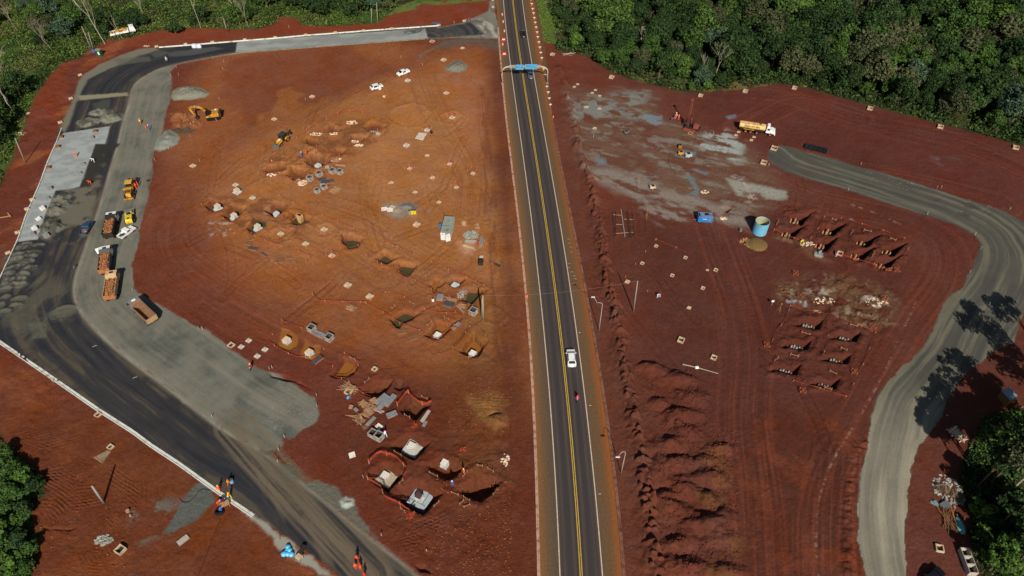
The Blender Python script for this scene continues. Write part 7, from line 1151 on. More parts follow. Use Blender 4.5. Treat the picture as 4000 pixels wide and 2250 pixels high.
# ================================================================ people
skin_m = mat('skin', (150, 100, 74), .6, .05); boot_m = mat('boots', (40, 32, 28), .8, .1); eye_m = mat('eye_dark', (20, 16, 14), .4, .02)
cloth = {k: mat('cloth_' + k, c, .85, .12, 8) for k, c in dict(orange=(240, 92, 34), yellow=(226, 214, 60), blue=(58, 108, 190), navy=(44, 56, 92), white=(226, 228, 232), red=(214, 52, 44), pink=(226, 60, 92), maroon=(110, 44, 56), lightblue=(110, 170, 215), grey=(90, 92, 98), coral=(232, 110, 92), black=(34, 34, 40), jeans=(62, 74, 100)).items()}
POSE = {
 'stand': dict(pel=(0,0,.95), che=(.0,0,1.32), nec=(.0,0,1.5), hea=(.03,0,1.66), sh=.19, el=((.02,.27,1.16),(.05,-.27,1.17)), ha=((.14,.25,.92),(.2,-.22,.98)), kn=((.02,.11,.5),(.03,-.11,.5)), fo=((-.02,.12,.06),(.0,-.12,.06))),
 'walk': dict(pel=(0,0,.93), che=(.04,0,1.3), nec=(.06,0,1.48), hea=(.1,0,1.63), sh=.19, el=((-.14,.26,1.14),(.18,-.26,1.14)), ha=((-.2,.24,.9),(.36,-.2,1.0)), kn=((.2,.1,.52),(-.05,-.1,.5)), fo=((.3,.1,.06),(-.34,-.1,.1))),
 'bend': dict(pel=(-.1,0,.9), che=(.24,0,1.1), nec=(.38,0,1.16), hea=(.52,0,1.2), sh=.19, el=((.36,.24,.84),(.34,-.24,.84)), ha=((.52,.16,.6),(.5,-.14,.62)), kn=((.06,.13,.5),(.04,-.13,.48)), fo=((.0,.14,.06),(-.1,-.14,.06))),
 'crouch': dict(pel=(-.1,0,.42), che=(.12,0,.74), nec=(.22,0,.88), hea=(.32,0,1.0), sh=.18, el=((.3,.26,.62),(.3,-.26,.62)), ha=((.5,.14,.42),(.5,-.12,.44)), kn=((.3,.18,.5),(.28,-.18,.42)), fo=((.1,.16,.06),(-.12,-.16,.08))),
 'ride': dict(pel=(-.15,0,.86), che=(.02,0,1.2), nec=(.08,0,1.36), hea=(.12,0,1.52), sh=.18, el=((.22,.28,1.06),(.22,-.28,1.06)), ha=((.44,.3,1.03),(.44,-.3,1.03)), kn=((.25,.2,.72),(.25,-.2,.72)), fo=((.0,.2,.32),(.0,-.2,.32)))}
def body_mesh(pose):
    q = POSE[pose]; V = Vector; J = {'pel': V(q['pel']), 'che': V(q['che']), 'nec': V(q['nec']), 'hea': V(q['hea'])}; J['top'] = J['hea'] + (J['hea'] - J['nec']).normalized() * .10; J['wai'] = (J['pel'] + J['che']) / 2
    d = (J['che'] - J['pel']).normalized(); shc = J['che'] + d * .1
    for i, s in ((0, 1), (1, -1)):
        J['sh%d' % i] = shc + V((0, s*q['sh'], 0)); J['el%d' % i] = V(q['el'][i]); J['ha%d' % i] = V(q['ha'][i]); J['hi%d' % i] = J['pel'] + V((0, s*.1, -.04)); J['kn%d' % i] = V(q['kn'][i]); J['fo%d' % i] = V(q['fo'][i]); J['to%d' % i] = J['fo%d' % i] + V((.17, s*.02, -.02))
    E = [('pel','wai','c'), ('wai','che','c'), ('che','nec','c'), ('nec','hea','s'), ('hea','top','s')]
    for i in (0, 1): E += [('che','sh%d' % i,'c'), ('sh%d' % i,'el%d' % i,'c'), ('el%d' % i,'ha%d' % i,'a'), ('pel','hi%d' % i,'t'), ('hi%d' % i,'kn%d' % i,'t'), ('kn%d' % i,'fo%d' % i,'t'), ('fo%d' % i,'to%d' % i,'b')]
    R = dict(pel=.15, wai=.135, che=.16, nec=.06, hea=.105, top=.08); 
    for i in (0, 1): R.update({'sh%d' % i: .075, 'el%d' % i: .05, 'ha%d' % i: .036, 'hi%d' % i: .11, 'kn%d' % i: .07, 'fo%d' % i: .05, 'to%d' % i: .04})
    names = list(R); me = bpy.data.meshes.new('sk'); me.from_pydata([J[n] for n in names], [(names.index(a), names.index(b)) for a, b, _ in E], []); o = bpy.data.objects.new('sk', me); COL.objects.link(o)
    o.modifiers.new('s', 'SKIN'); sv = me.skin_vertices[0].data
    for i, n in enumerate(names): r = R[n]; sv[i].radius = (r, r)
    sv[0].use_root = True; m2 = o.modifiers.new('u', 'SUBSURF'); m2.levels = 1; m2.render_levels = 1
    dg = bpy.context.evaluated_depsgraph_get(); dg.update(); bm_ = bpy.data.meshes.new_from_object(o.evaluated_get(dg)); bpy.data.objects.remove(o)
    mb = MB(); mb.v = [tuple(v.co) for v in bm_.vertices]; mb.f = [tuple(p.vertices) for p in bm_.polygons]; mb.m = []; KM = {'c': 0, 'a': 0, 't': 1, 's': 2, 'b': 3}
    for p in bm_.polygons:
        c = p.center; best = min(E, key=lambda e: _sd(c, J[e[0]], J[e[1]])); mb.m.append(KM[best[2]])
    def extra(fn, slot): n0 = len(mb.f); fn(); mb.m = mb.m[:n0] + [slot] * (len(mb.f) - n0)
    for i, s in ((0, 1), (1, -1)):
        h = J['ha%d' % i]; dr = (h - J['el%d' % i]).normalized(); sd = dr.cross(Vector((0, 1, 0))); sd = sd.normalized() if sd.length > .1 else Vector((1, 0, 0))
        extra(lambda: mb.blob(tuple(h + dr*.05), (.045, .03, .05), 1, .05, 1), 2)
        for k in range(4): b0 = h + dr*.08 + sd*(.03 - .02*k); extra(lambda: mb.tube([b0, b0 + dr*(.05, .06, .055, .04)[k], b0 + dr*(.07, .085, .078, .058)[k] + Vector((.018, -s*.012, 0))], [.010, .009, .006], 5), 2)
        extra(lambda: mb.tube([h + dr*.03 + sd*.03, h + dr*.07 + sd*.06 + Vector((0, -s*.02, 0))], [.012, .008], 5), 2)
    hh = J['hea']; fw = Vector((1, 0, 0))
    extra(lambda: mb.tube([hh + fw*.09 + Vector((0, 0, .02)), hh + fw*.125 + Vector((0, 0, -.015))], [.008, .014], 5), 2)
    for s in (1, -1): extra(lambda: mb.blob(tuple(hh + Vector((.0, s*.105, 0))), (.02, .012, .03), 1, .05, 1), 2); extra(lambda: mb.blob(tuple(hh + Vector((.088, s*.035, .02))), .012, 1, 0, 1), 4)
    extra(lambda: mb.box(hh.x+.085, hh.x+.1, -.025, .025, hh.z-.055, hh.z-.045), 4)
    o = mb.build('b'); me = o.data; me.polygons.foreach_set('use_smooth', [True]*len(me.polygons)); bpy.data.objects.remove(o); return me, J['hea'], J['che'], J['pel']
def _sd(p, a, b):
    ab = b - a; t = max(0, min(1, (p - a).dot(ab) / max(ab.dot(ab), 1e-9))); return (p - a - ab*t).length
BM = {k: body_mesh(k) for k in POSE}
def person(p, pose, shirt, trou, hel, label, rz=0, z=0, vest=None, hz=None, sc=1.08, group='workers on the construction site'):
    me, hd, ch, pe = BM[pose]; root = empty('person', (p[0], p[1], (HZ(*p) if hz is None else hz) + z), rz, label, 'person', group); root.scale = (sc, sc, sc); m2 = me.copy()
    m2.materials.clear()
    for k in (cloth[shirt], cloth[trou], skin_m, boot_m, eye_m): m2.materials.append(k)
    me_i = np.empty(len(me.polygons), np.int32); me.polygons.foreach_get('material_index', me_i); m2.polygons.foreach_set('material_index', me_i)
    b = bpy.data.objects.new('body', m2); COL.objects.link(b); b.parent = root
    if hel:
        n = 12; prf = [(.15, 0), (.135, .01), (.132, .06), (.11, .12), (.06, .155), (.01, .165)]
        if pose == 'ride': prf = [(.1, -.14), (.14, -.06), (.145, .04), (.12, .12), (.06, .155), (.01, .16)]
        MB().lathe(prf, n, (hd.x, 0, hd.z + .03)).build('helmet', cloth[hel], root, True)
    else: MB().blob((hd.x-.02, 0, hd.z+.05), (.115, .11, .1), 1, .05, 3).build('hair', eye_m, root)
    if vest:
        u = (ch - pe).normalized(); c = pe + (ch-pe)*.72; M = Matrix.Translation(c) @ u.to_track_quat('Z', 'X').to_matrix().to_4x4(); MB().lathe([(.175, -.22), (.18, -.1), (.195, .08), (.17, .17)], 12, M=M).build('vest', cloth[vest], root, True)
    return root
W = lambda x, y: XL(830, 1860, 3.714, x, y)[0]
XTp = lambda x, y: G(2560 + x/5.15, 380 + y/5.15)
ppl = []
def pp(p, *a): ppl.append((p,) + a)
pp(P(0,1420,1252),'walk','orange','orange','yellow','person in orange with yellow helmet walking ahead on the gravel strip',1.6,'yellow'); pp(P(0,1474,1300),'bend','orange','jeans',None,'person in orange leaning beside a blue-clad worker',0,None); pp(P(0,1510,1312),'stand','blue','navy','white','person in blue standing on the gravel strip',3,None)
pp(P(4,772,132),'walk','coral','coral','orange','person in coral overalls walking across the new pavers',-1,None); pp(P(4,952,182),'bend','white','orange','white','person in white shirt raking the dark sand strip',3.6,None); pp(P(4,922,408),'bend','orange','orange','orange','person in orange bending at the lower corner of the pavers',3.5,None); pp(P(4,1376,450),'stand','orange','grey','orange','person in orange beside the grader wheel',2.8,'coral'); pp(P(4,1398,432),'stand','coral','grey','red','person in coral a step behind the one at the grader wheel',3.4,None); pp(P(4,752,1252),'crouch','grey','black',None,'person in dark clothes squatting alone on the dark asphalt',.5,None)
pp(A_(775,655)[0],'stand','blue','navy','white','person in blue with hand on hip by the deep shadowed pit',0,None); pp(A_(862,632)[0],'stand','orange','orange','orange','person in orange next to the blue-clad worker at the deep pit',3.1,'coral')
pp(H_(588,592)[0],'bend','yellow','yellow','red','person in yellow with red helmet at the end of the pile net',0,None); pp(H_(905,815)[0],'bend','lightblue','blue','red','person in light blue among the tangled scrap',.5,None); pp(H_(1222,830)[0],'stand','white','red','red','person in white top and red trousers beside the tan wooden box',3,None)
pp(M_(305,405)[0],'crouch','lightblue','jeans',None,'person in light blue crouching near the buff box',0,None); pp(M_(1075,1160)[0],'walk','white','orange','pink','person in white shirt and orange trousers behind the timber boxes',2.2,None); pp(P(10,1463,98),'bend','white','orange','orange','person in white and orange bending at the end of the red tape',-.6,None)
pp(W(245,128),'walk','orange','orange','orange','person in orange and yellow carrying a blue drum on the dark road',.2,'yellow'); pp(W(108,215),'walk','orange','orange','yellow','person in orange at the kerb beside bluish plastic sheeting',1.8,None); pp(W(262,312),'walk','yellow','orange','orange','person in yellow vest stepping on the white kerb',2.5,'orange'); pp(W(92,415),'bend','orange','coral','orange','person in orange working at the kerb table',0,None); pp(W(150,400),'bend','maroon','maroon',None,'person in maroon at the kerb table',.3,None); pp(W(182,392),'bend','navy','black','white','person in dark navy behind the kerb table',3.4,None); pp(W(118,500),'crouch','blue','jeans',None,'person in blue sitting by the coiled hose',1,None)
pp(F_(1500,685)[0],'stand','coral','orange','yellow','person in coral with yellow helmet at the clay trench',-2.4,None); pp(F_(1320,882)[0],'stand','blue','blue','white','person in blue overalls facing away between the deep pits',1.6,None)
pp(P(13,1020,1292),'stand','red','red','orange','person in red, the farthest of the group at the bottom of the road',-1.6,'orange'); pp(P(13,1005,1372),'stand','orange','orange','orange','person in orange in the middle of the group at the bottom of the road',-1.2,'coral'); pp(P(13,1056,1388),'bend','red','black','red','person in red next to the middle one at the bottom of the road',2,'orange'); pp(P(13,1096,1462),'stand','red','orange','red','person in red cut off by the bottom edge of the road',-2,None)
pp(XTp(388,425),'bend','orange','black','white','person in orange with white helmet at the small table by the drill rig',-.5,None); pp(XTp(412,415),'stand','white','orange','white','person in white shirt at the small table by the drill rig',3,None); pp(XTp(462,455),'stand','coral','orange','orange','person in coral standing in the mast shadow',1,None); pp(XTp(716,520),'stand','orange','grey','orange','person in orange at the controls of the drill rig',0,None)
for a in ppl: person(a[0], a[1], a[2], a[3], a[4], a[5], a[6], 0, a[7])
def moto(rear, front, body, label, rlabel, shirt, trou, hel, hz=None):
    (mx, my), rz = put(rear, front); z = HZ(mx, my) if hz is None else hz; root = empty('motorcycle', (mx, my, z), rz, label, 'motorcycle', 'motorcycles with riders')
    for x in (-.62, .66): w = MB().wheel(x, 0, .31, .31, .11, 14).build('wheel', blk, root, True); MB().wheel(x, 0, .31, .17, .12, 10).build('rim', steel, w)
    MB().tube([(-.62, 0, .32), (-.2, 0, .42), (.15, 0, .35), (.4, 0, .8), (-.3, 0, .72), (-.62, 0, .6)], .04, 5).box(-.2, .18, -.12, .12, .28, .52, bev=.04).build('frame', dgrey, root); MB().blob((.2, 0, .84), (.27, .14, .13), 1, .03, 2).build('fuel_tank', body, root, True); MB().side([(-.75, .78), (0, .78), (0, .86), (-.72, .9)], -.13, .13).build('seat', blk, root)
    MB().tube([(.66, -.06, .31), (.48, -.06, .95)], .025).tube([(.66, .06, .31), (.48, .06, .95)], .025).build('fork', steel, root); MB().tube([(.32, -.33, 1.02), (.46, -.1, 1.0), (.46, .1, 1.0), (.32, .33, 1.02)], .018).build('handlebar', blk, root); MB().blob((.62, 0, .88), .1, 1, .02, 2).build('headlight', lamp_m, root)
    person((mx, my), 'ride', shirt, trou, hel, rlabel, rz, 0, None, z, 1.05, 'motorcycle riders')
moto(P(10,664,1088,.5), P(10,654,1140,.5), white, 'motorcycle with pale front riding toward the camera on the highway', 'person in pink riding the motorcycle on the highway', 'pink', 'grey', 'pink', .066)
moto(P(0,1655,585,.5), P(0,1695,625,.5), mat('moto_white', (220, 224, 232), .4, .05), 'white motorcycle on the dark asphalt near the pavement', 'person in white riding the motorcycle in the dark bend', 'white', 'navy', 'white')
moto(P(8,2536,775,.4), P(8,2520,818,.4), redm, 'dark red motorcycle at the gravel strip edge', 'person in red with yellow helmet on the motorcycle by the concrete pads', 'red', 'black', 'yellow')
# ================================================================ gantry, lamps, poles
galv = mat('galvanised', (190, 184, 172), .6, .1, 2); pole_c = mat('pole_concrete', (150, 146, 134), .9, .12, 2); pole_w = mat('pole_wood', (158, 140, 118), .9, .2, 3)
def onY(px, py, Yw):
    u = (px - 2000) / F_PX; v = (py - 1125) / F_PX; t = Yw / (_c - v*_s); return u*t, CAM_H - t*(_s + v*_c)
gl = G(1940+192/8.573, 180+1255/8.573); gr = G(1940+1695/8.573, 180+1245/8.573); Yg = (gl[1]+gr[1])/2
xL, zt = onY(1940+185/8.573, 180+800/8.573, Yg); xR, _z = onY(1940+1715/8.573, 180+800/8.573, Yg); _x, zb_ = onY(1940+1000/8.573, 180+688/8.573, Yg)
root = empty('sign_gantry', ((xL+xR)/2, Yg, 0), 0, 'pale steel gantry with curved legs spanning the highway', 'sign gantry'); hw = (xR-xL)/2; zb_ = max(zb_, 5.5)
for sg in (-1, 1):
    for dy in (-.16, .16): pts = [(sg*hw, dy, 0), (sg*hw, dy, zb_*.72)] + [(sg*(hw - 2.4*(1-math.cos(t))), dy, zb_*.72 + (zb_*.28)*math.sin(t)) for t in np.linspace(.25, 1.57, 6)]; MB().tube(pts, .13, 8).build('leg', galv, root, True)
    MB().box(sg*hw-.35, sg*hw+.35, -.4, .4, -.05, .2).build('base', pole_c, root)
tr = MB(); x0, x1 = -hw+2.3, hw-2.3
for dy, dz in ((-.3, -.3), (.3, -.3), (-.3, .3), (.3, .3)): tr.tube([(x0, dy, zb_+dz), (x1, dy, zb_+dz)], .05, 5)
n = int((x1-x0)/.7)
for k in range(n): xa, xb = x0+(x1-x0)*k/n, x0+(x1-x0)*(k+1)/n; tr.tube([(xa, -.3, zb_-.3), (xb, -.3, zb_+.3)], .035, 4).tube([(xa, .3, zb_+.3), (xb, .3, zb_-.3)], .035, 4).tube([(xa, -.3, zb_+.3), (xb, .3, zb_+.3)], .035, 4).box(xa-.04, xa+.04, -.34, .34, zb_-.34, zb_+.34)
tr.build('truss', galv, root)
sgm = mat('sign_blue', (10, 128, 186), .4, .04, 1); sgb = mat('sign_back', (60, 62, 66), .7, .1); sgl = mat('sign_white', (150, 212, 232), .4, .02)
def sign(xa, ya, xb, yb, lines, rules, sz, lb):
    ax, az = onY(1940+xa/8.573, 180+ya/8.573, Yg-.45); bx_, bz = onY(1940+xb/8.573, 180+yb/8.573, Yg-.45); cx_ = root.location.x; r = empty('road_sign', ((ax+bx_)/2, Yg-.45, (az+bz)/2), 0, lb, 'road sign', 'blue overhead direction signs'); w, h = (bx_-ax)/2, (az-bz)/2
    MB().box(-w, w, .0, .06, -h, h).build('back_plate', sgb, r); MB().box(-w, w, -.02, -.001, -h, h, bev=0).build('border', sgl, r); MB().box(-w+.07, w-.07, -.03, -.021, -h+.07, h-.07).build('face', sgm, r)
    for s, zz, k in lines: text(s, sz*k, sgl, r, Matrix.Translation((0, -.034, zz*h)) @ Matrix.Rotation(math.pi/2, 4, 'X'), 'lettering', .003)
    for zz in rules: MB().box(-w+.12, w-.12, -.036, -.031, zz*h-.025, zz*h+.025).build('divider', sgl, r)
    return w, h
sign(640, 625, 890, 785, (('ADUANA', .66, .8), ('Brasil', -.08, 1), ('Argentina', -.62, 1)), (.3,), .52, 'smaller square blue sign on the gantry reading ADUANA, Brasil, Argentina')
sign(965, 612, 1352, 768, (('Ponte Internacional', .62, 1), ('Pres. Tancredo Neves', .08, 1), ('Argentina 1000 m', -.62, 1)), (-.26,), .42, 'wider blue sign on the gantry with three lines of white text')
def lamp_post(base, neck, head, lb):
    h = base; _r = neck; u = (_r[0]-2000)/F_PX; v = (_r[1]-1125)/F_PX; dy = _c - v*_s; t = h[1]/dy; H = CAM_H - t*(_s+v*_c); r = empty('street_lamp', (h[0], h[1], 0), 0, lb, 'street lamp', 'tall curved street lamps beside the highway')
    hx, hz = onY(head[0], head[1], h[1] - 0.6); dx = hx - h[0]; H2 = max(H, 6)
    MB().tube([(0, 0, 0), (0, 0, H2*.5), (0, 0, H2*.93)] + [(dx*(1-math.cos(a))*.6, -.3*(1-math.cos(a)), H2*.93 + (H2*.07+.3)*math.sin(a)) for a in (.5, 1.0, 1.5)] + [(dx*.95, -.55, max(hz, H2*.9))], [.085, .065, .055, .05, .045, .04, .035], 8).build('pole', galv, r, True)
    MB().box(dx-.45, dx+.35, -.8, -.5, max(hz, H2*.9)-.06, max(hz, H2*.9)+.1, bev=.05).build('lamp_head', mat('lamp_head', (200, 204, 206), .5, .05), r)
lamp_post(P(10,875,435), S(10,925,150), S(10,818,92), 'curved street lamp beside the highway above the white estate car'); lamp_post(P(14,1095,420), S(14,1128,200), S(14,1060,270), 'curved street lamp beside the highway nearest the bottom of the scene')
# lamp outside the frame whose shadow crosses the shoulder is left out
def pole(base, top, lb, m=pole_c, r=.13, arm=False, name='utility_pole'):
    bx_, by_ = base; u = (top[0]-2000)/F_PX; v = (top[1]-1125)/F_PX; t = by_/(_c - v*_s); H = CAM_H - t*(_s+v*_c); dx = u*t - bx_; z = HZ(bx_, by_); rt = empty(name, (bx_, by_, z), 0, lb, 'pole'); H = max(2.5, H - z)
    MB().tube([(0, 0, -.2), (dx*.5, 0, H*.5), (dx, 0, H)], [r*1.25, r*1.1, r*.8], 8).build('shaft', m, rt, True)
    if arm: MB().box(-.9+dx, .9+dx, -.06, .06, H-.5, H-.38).build('crossarm', pole_w, rt)
    return (bx_+dx, by_, z+H)
pt1 = pole(P(10,1222,243), S(6,1265,1378), 'slim utility pole across the highway from the twin poles', pole_c, .12); pt2 = pole(P(9,2288,328), S(9,2282,78), 'pale utility pole, thicker of the twin poles', pole_c, .16); pole(P(9,2274,326), S(9,2274,110), 'thinner darker pole of the twin poles', pole_w, .10)
pole(P(12,1040,710), S(12,922,545), 'short stout pole stub standing on the rippled earth', pole_c, .2); pole(P(4,256,192), S(4,150,-60), 'leaning pale pole on the bank beside the pavers', pole_c, .13); pole(P(0,2290,352), S(0,2248,180), 'slim pole on the red bank at the forest edge', pole_c, .12); pole(P(0,922,495), S(0,820,265), 'leaning wooden pole beside the green cabin', pole_w, .13); pole(P(0,942,503), S(0,886,322), 'pale pole closest to the green cabin', pole_c, .12)
pole(P(1,1165,240), S(1,1160,82), 'white slim pole against the dark bushes', pole_c, .12); pole(P(1,1228,247), S(1,1212,30), 'taller brown pole against the dark bushes', pole_w, .13)
cb = MB().tube([(pt2[0]*(1-t)+pt1[0]*t, pt2[1]*(1-t)+pt1[1]*t, pt2[2]*(1-t)+pt1[2]*t - 1.3*4*t*(1-t)) for t in np.linspace(0, 1, 24)], .018, 4); tag(cb.build('overhead_cable', mat('cable', (150, 110, 94), .7, .05)), 'thin pale cable strung across the highway', 'cable')
e = P(9, 1760, 680); cb = MB().tube([(x, y, HZ(x, y)+.05) for x, y in smooth(PL(9, 2270,335, 2150,395, 2050,545, 1980,610, 1870,655, 1765,668), 1, 2)], .04, 4); tag(cb.build('ground_cable', blk), 'dark cable running from the twin poles along the ground', 'cable')
for q, lb in ((PL(12, 2220,870, 2180,960, 2120,1100, 2060,1280, 1990,1449), 'long dark hose trailing from the kerb crew'), (PL(12, 2110,590, 2030,560, 1980,600, 1950,680, 1870,725, 1810,710, 1800,670), 'thick black hose looping over the grey sand'), (PL(6, 2025,720, 2055,770, 2045,800), 'black hose beside the blue compressor'), (PL(9, 1250,820, 1400,810, 1500,790), 'thin dark cable from the buff box'), (PL(6, 1600,60, 1570,180, 1600,250, 1650,310), 'thin dark hose beside the yellow pump')):
    tag(MB().tube([(x, y, HZ(x, y)+.06) for x, y in smooth(q, .8, 2)], .05 if 'thick' in lb else .035, 5).build('hose', blk), lb, 'hose')
# ---- cones, chevrons, small street things
def cone(p, lb, h=.9, kind='cone', z=.05):
    r = empty('traffic_cone' if kind == 'cone' else 'traffic_barrel', (p[0], p[1], z), 0, lb, 'cone' if kind == 'cone' else 'barrel', 'traffic cones and drums')
    if kind == 'cone': MB().box(-.22, .22, -.22, .22, 0, .05).lathe([(.17, .05), (.04, h)], 12).build('cone_body', cloth['orange'], r); MB().lathe([(.125, h*.42), (.09, h*.62)], 12).build('white_band', white, r)
    else: MB().lathe([(.34, 0), (.34, .08), (.27, .1), (.25, h), (.22, h+.04)], 14).build('drum_body', cloth['red'], r, True); MB().lathe([(.272, h*.35), (.268, h*.52)], 14).lathe([(.264, h*.68), (.260, h*.82)], 14).build('white_band', white, r)
for x, y, lb, k in ((2478,160,'orange drum, farthest along the highway shoulder','b'), (2487,232,'orange drum, second along the highway shoulder','b'), (2499,326,'orange drum, third along the highway shoulder','b'), (2482,460,'orange and white drum between the two water barriers','b')): cone(P(1,x,y), lb, 1.1, k)
cone(P(10,152,92), 'small red cone on the shoulder under the cable', .8); cone(P(2,415,1185), 'red cone on the verge below the gantry', .9); cone(A_(205,728)[0], 'small orange cone behind the shadowed pit', .7, z=HZ(*A_(205,728)[0])); cone(P(5,1333,405), 'small orange cone beside the flat plateau pad', .6, z=HZ(*P(5,1333,405)))
cone(H_(1222,800)[0], 'red drum beside the tan wooden box', 1.0, 'b', HZ(*H_(1222,800)[0]))
for x, y, lb in ((2490,408,'red plastic water barrier on the shoulder before the junction'), (2498,553,'red and white water barrier where the kerb starts')):
    p = P(1,x,y); r = empty('water_barrier', (p[0], p[1], .05), .1, lb, 'barrier', 'plastic water barriers'); MB().side([(-.75, 0), (.75, 0), (.75, .2), (.6, .9), (-.6, .9), (-.75, .2)], -.25, .25).build('barrier_body', cloth['red'], r); MB().box(-.45, .45, -.26, -.251, .3, .7).build('white_panel', white, r)
ch = None
for i, (x, y) in enumerate(((190,10),(198,55),(208,105),(216,148),(224,196),(233,242),(242,290),(252,340),(260,388),(270,440),(280,492),(289,546),(299,600),(318,712),(332,770),(351,888),(363,945),(374,1006),(386,1070))):
    p = P(2, x, y); lb = 'short white guide post on the grassy highway verge' if y != 712 else 'yellow guide post just below the gantry leg'
    if ch is None:
        ch = empty('guide_post', (0, 0, 0), 0, lb, 'guide post', 'guide posts along the highway verge'); MB().box(-.08, .08, -.05, .05, -.1, 1.0).box(-.45, .45, -.03, .03, .55, .85).build('post', mat('post_white', (216, 200, 176), .7, .1), ch); c = ch
    else: c = copy_tree(ch)
    c.location = (p[0], p[1], HZ(*p)); c['label'] = lb
    if y == 712: c.children[0].data = c.children[0].data.copy(); c.children[0].data.materials[0] = yel2
for k, (x, y) in enumerate(((2590-2576,0),(485,765),(570,960),(575,1000),(590,1040),(600,1090),(575,1205),(570,1245),(605,1290),(625,1330),(640,1360),(620,1410))[1:]):
    p = P(6, x, y); tag(MB().box(-.35, .35, -.03, .03, 0, .012, M=Matrix.Translation((p[0], p[1], .056)) @ Matrix.Rotation(-.15, 4, 'Z')).build('stud_mark', wl_), 'short white tick mark painted on the lamp-side shoulder', None, None, 'structure')
for r_, x, y in ((10,680,454),(10,787,1186),(14,880,627),(8,952,587),(8,1357,903)):
    p = P(r_, x, y); L = .55 if r_ != 8 else .9; tag(MB().box(-L/2, L/2, -.05, .05, 0, .012, M=Matrix.Translation((p[0], p[1], .056 if r_ != 8 else HZ(*p)+.02)) @ Matrix.Rotation(0 if r_ != 8 else .5, 4, 'Z')).build('stud_mark', wl_), 'single short white dash painted on the road', None, None, 'structure')
# blue bags, table, drums etc.
for i, (x, y, r_, z_) in enumerate(((1040,1140,.52,0),(1095,1140,.5,0),(1150,1145,.5,0),(1122,1085,.5,.05),(1076,1092,.36,.1),(1100,1040,.48,0))):
    p = W(x, y); b = MB().blob((0, 0, r_*.62), (r_, r_, r_*.8), 1, .06, i, 2); q = b.build('sack', mat('blue_bag', (96, 196, 238), .35, .12, 3, bump=.05, spec=.6), None, True, gz(p)); tag(q, ('blue sack at the kerb-side corner of the pile', 'blue sack in the middle of the front row', 'blue sack at the road-side corner of the front row', 'big blue sack in the second row', 'small pale blue sack in the second row', 'blue sack at the tip of the pile')[i], 'sack', 'pile of round blue sacks')
def table(p, rz, lb, m=wood, s=(1.2, .8), h=.85):
    r = empty('work_table', gz(p), rz, lb, 'table'); MB().box(-s[0]/2, s[0]/2, -s[1]/2, s[1]/2, h-.06, h).build('tabletop', m, r)
    for a in (-1, 1):
        for b in (-1, 1): MB().box(a*(s[0]/2-.08)-.04, a*(s[0]/2-.08)+.04, b*(s[1]/2-.08)-.04, b*(s[1]/2-.08)+.04, 0, h-.06).build('leg', m, r)
table(W(190,430), .5, 'tan timber table beside the kerb crew', wood, (1.6, 1.1)); table(W(1268,1200), -.6, 'pale table standing beside the blue sacks', cream, (1.1, .9)); table(XTp(345,470), .2, 'grey table where the drilling crew gather', steel, (1.2, .7), .8)
p = W(1320,1070); r = empty('wheelbarrow', gz(p), 1.2, 'dark wheelbarrow between the sacks and the road', 'wheelbarrow'); MB().side([(-.5, .5), (.4, .45), (.6, .75), (-.6, .75)], -.35, .35).build('tray', dgrey, r); MB().wheel(.55, 0, .2, .2, .08).build('wheel', blk, r); MB().tube([(-1.1, -.25, .6), (.5, -.1, .3)], .025).tube([(-1.1, .25, .6), (.5, .1, .3)], .025).build('handles', wood, r)
p = W(105,520); mb = MB()
for k in range(6): mb.tube([(p[0]+(.9-.05*k)*math.cos(t), p[1]+(.7-.05*k)*math.sin(t), HZ(*p)+.08+.09*k) for t in np.linspace(0, 6.1, 18)], .06, 5)
tag(mb.build('hose_coil', blk), 'coil of thick black hose beside the kerb crew', 'hose coil')
def drum(p, m, lb, r=.3, h=.88, grp=None): t = empty('steel_drum', gz(p), 0, lb, 'drum', grp); MB().lathe([(r, 0), (r*1.02, .03), (r, .06), (r, h*.33), (r*1.03, h*.35), (r, h*.37), (r, h*.66), (r*1.03, h*.68), (r, h*.7), (r, h-.03), (r*1.02, h)], 16).build('drum_shell', m, t, True); MB().lathe([(r*.85, h+.001), (r*.85, h+.01)], 14).build('lid', mat('drum_lid', (90, 84, 60), .6, .2), t)
drum(P(5,1545,705), mat('drum_grey', (140, 140, 136), .5, .1), 'grey drum at the end of the drum row', .34, 1.1, 'drums beside the sand spill'); drum(P(5,1572,705), yel2, 'yellow drum in the middle of the drum row', .38, 1.2, 'drums beside the sand spill'); drum(P(5,1601,705), yel2, 'yellow drum nearest the highway in the drum row', .38, 1.2, 'drums beside the sand spill')
drum(P(1,1766,1340), blk, 'black barrel beside the staked slab above the rebar mat', .35, .9); drum(W(282,88), cloth['lightblue'], 'light blue drum held by the worker on the dark road', .38, .9); drum(D_(553,700)[0], white, 'white drum beside the tall panel stack', .3, .8); drum(XL(1680,820,6.036,240,380)[0], gblue, 'bright blue drum at the side of the container', .4, .9); drum(P(0,946,530), mat('barrel_blue', (46, 104, 190), .4, .05), 'blue barrel beside the green cabin', .5, 1.1); drum(P(4,1492,372), blk, 'small black tub at the gravel edge beside the grader', .4, .3)
p = P(0,1015,565); r = empty('portable_toilet', gz(p), -.1, 'green portable toilet cabin with pale roof beside the poles', 'toilet cabin'); MB().box(-.7, .7, -.7, .7, 0, 2.3, bev=.04).build('cabin', mat('toilet_green', (40, 92, 66), .5, .1, 1.5), r); MB().box(-1.0, .8, -.85, .75, 2.31, 2.42).build('roof', mat('roof_pale', (126, 132, 112), .8, .1), r); MB().box(-.1, .4, -.73, -.702, .9, 1.9).build('door_sign', white, r)
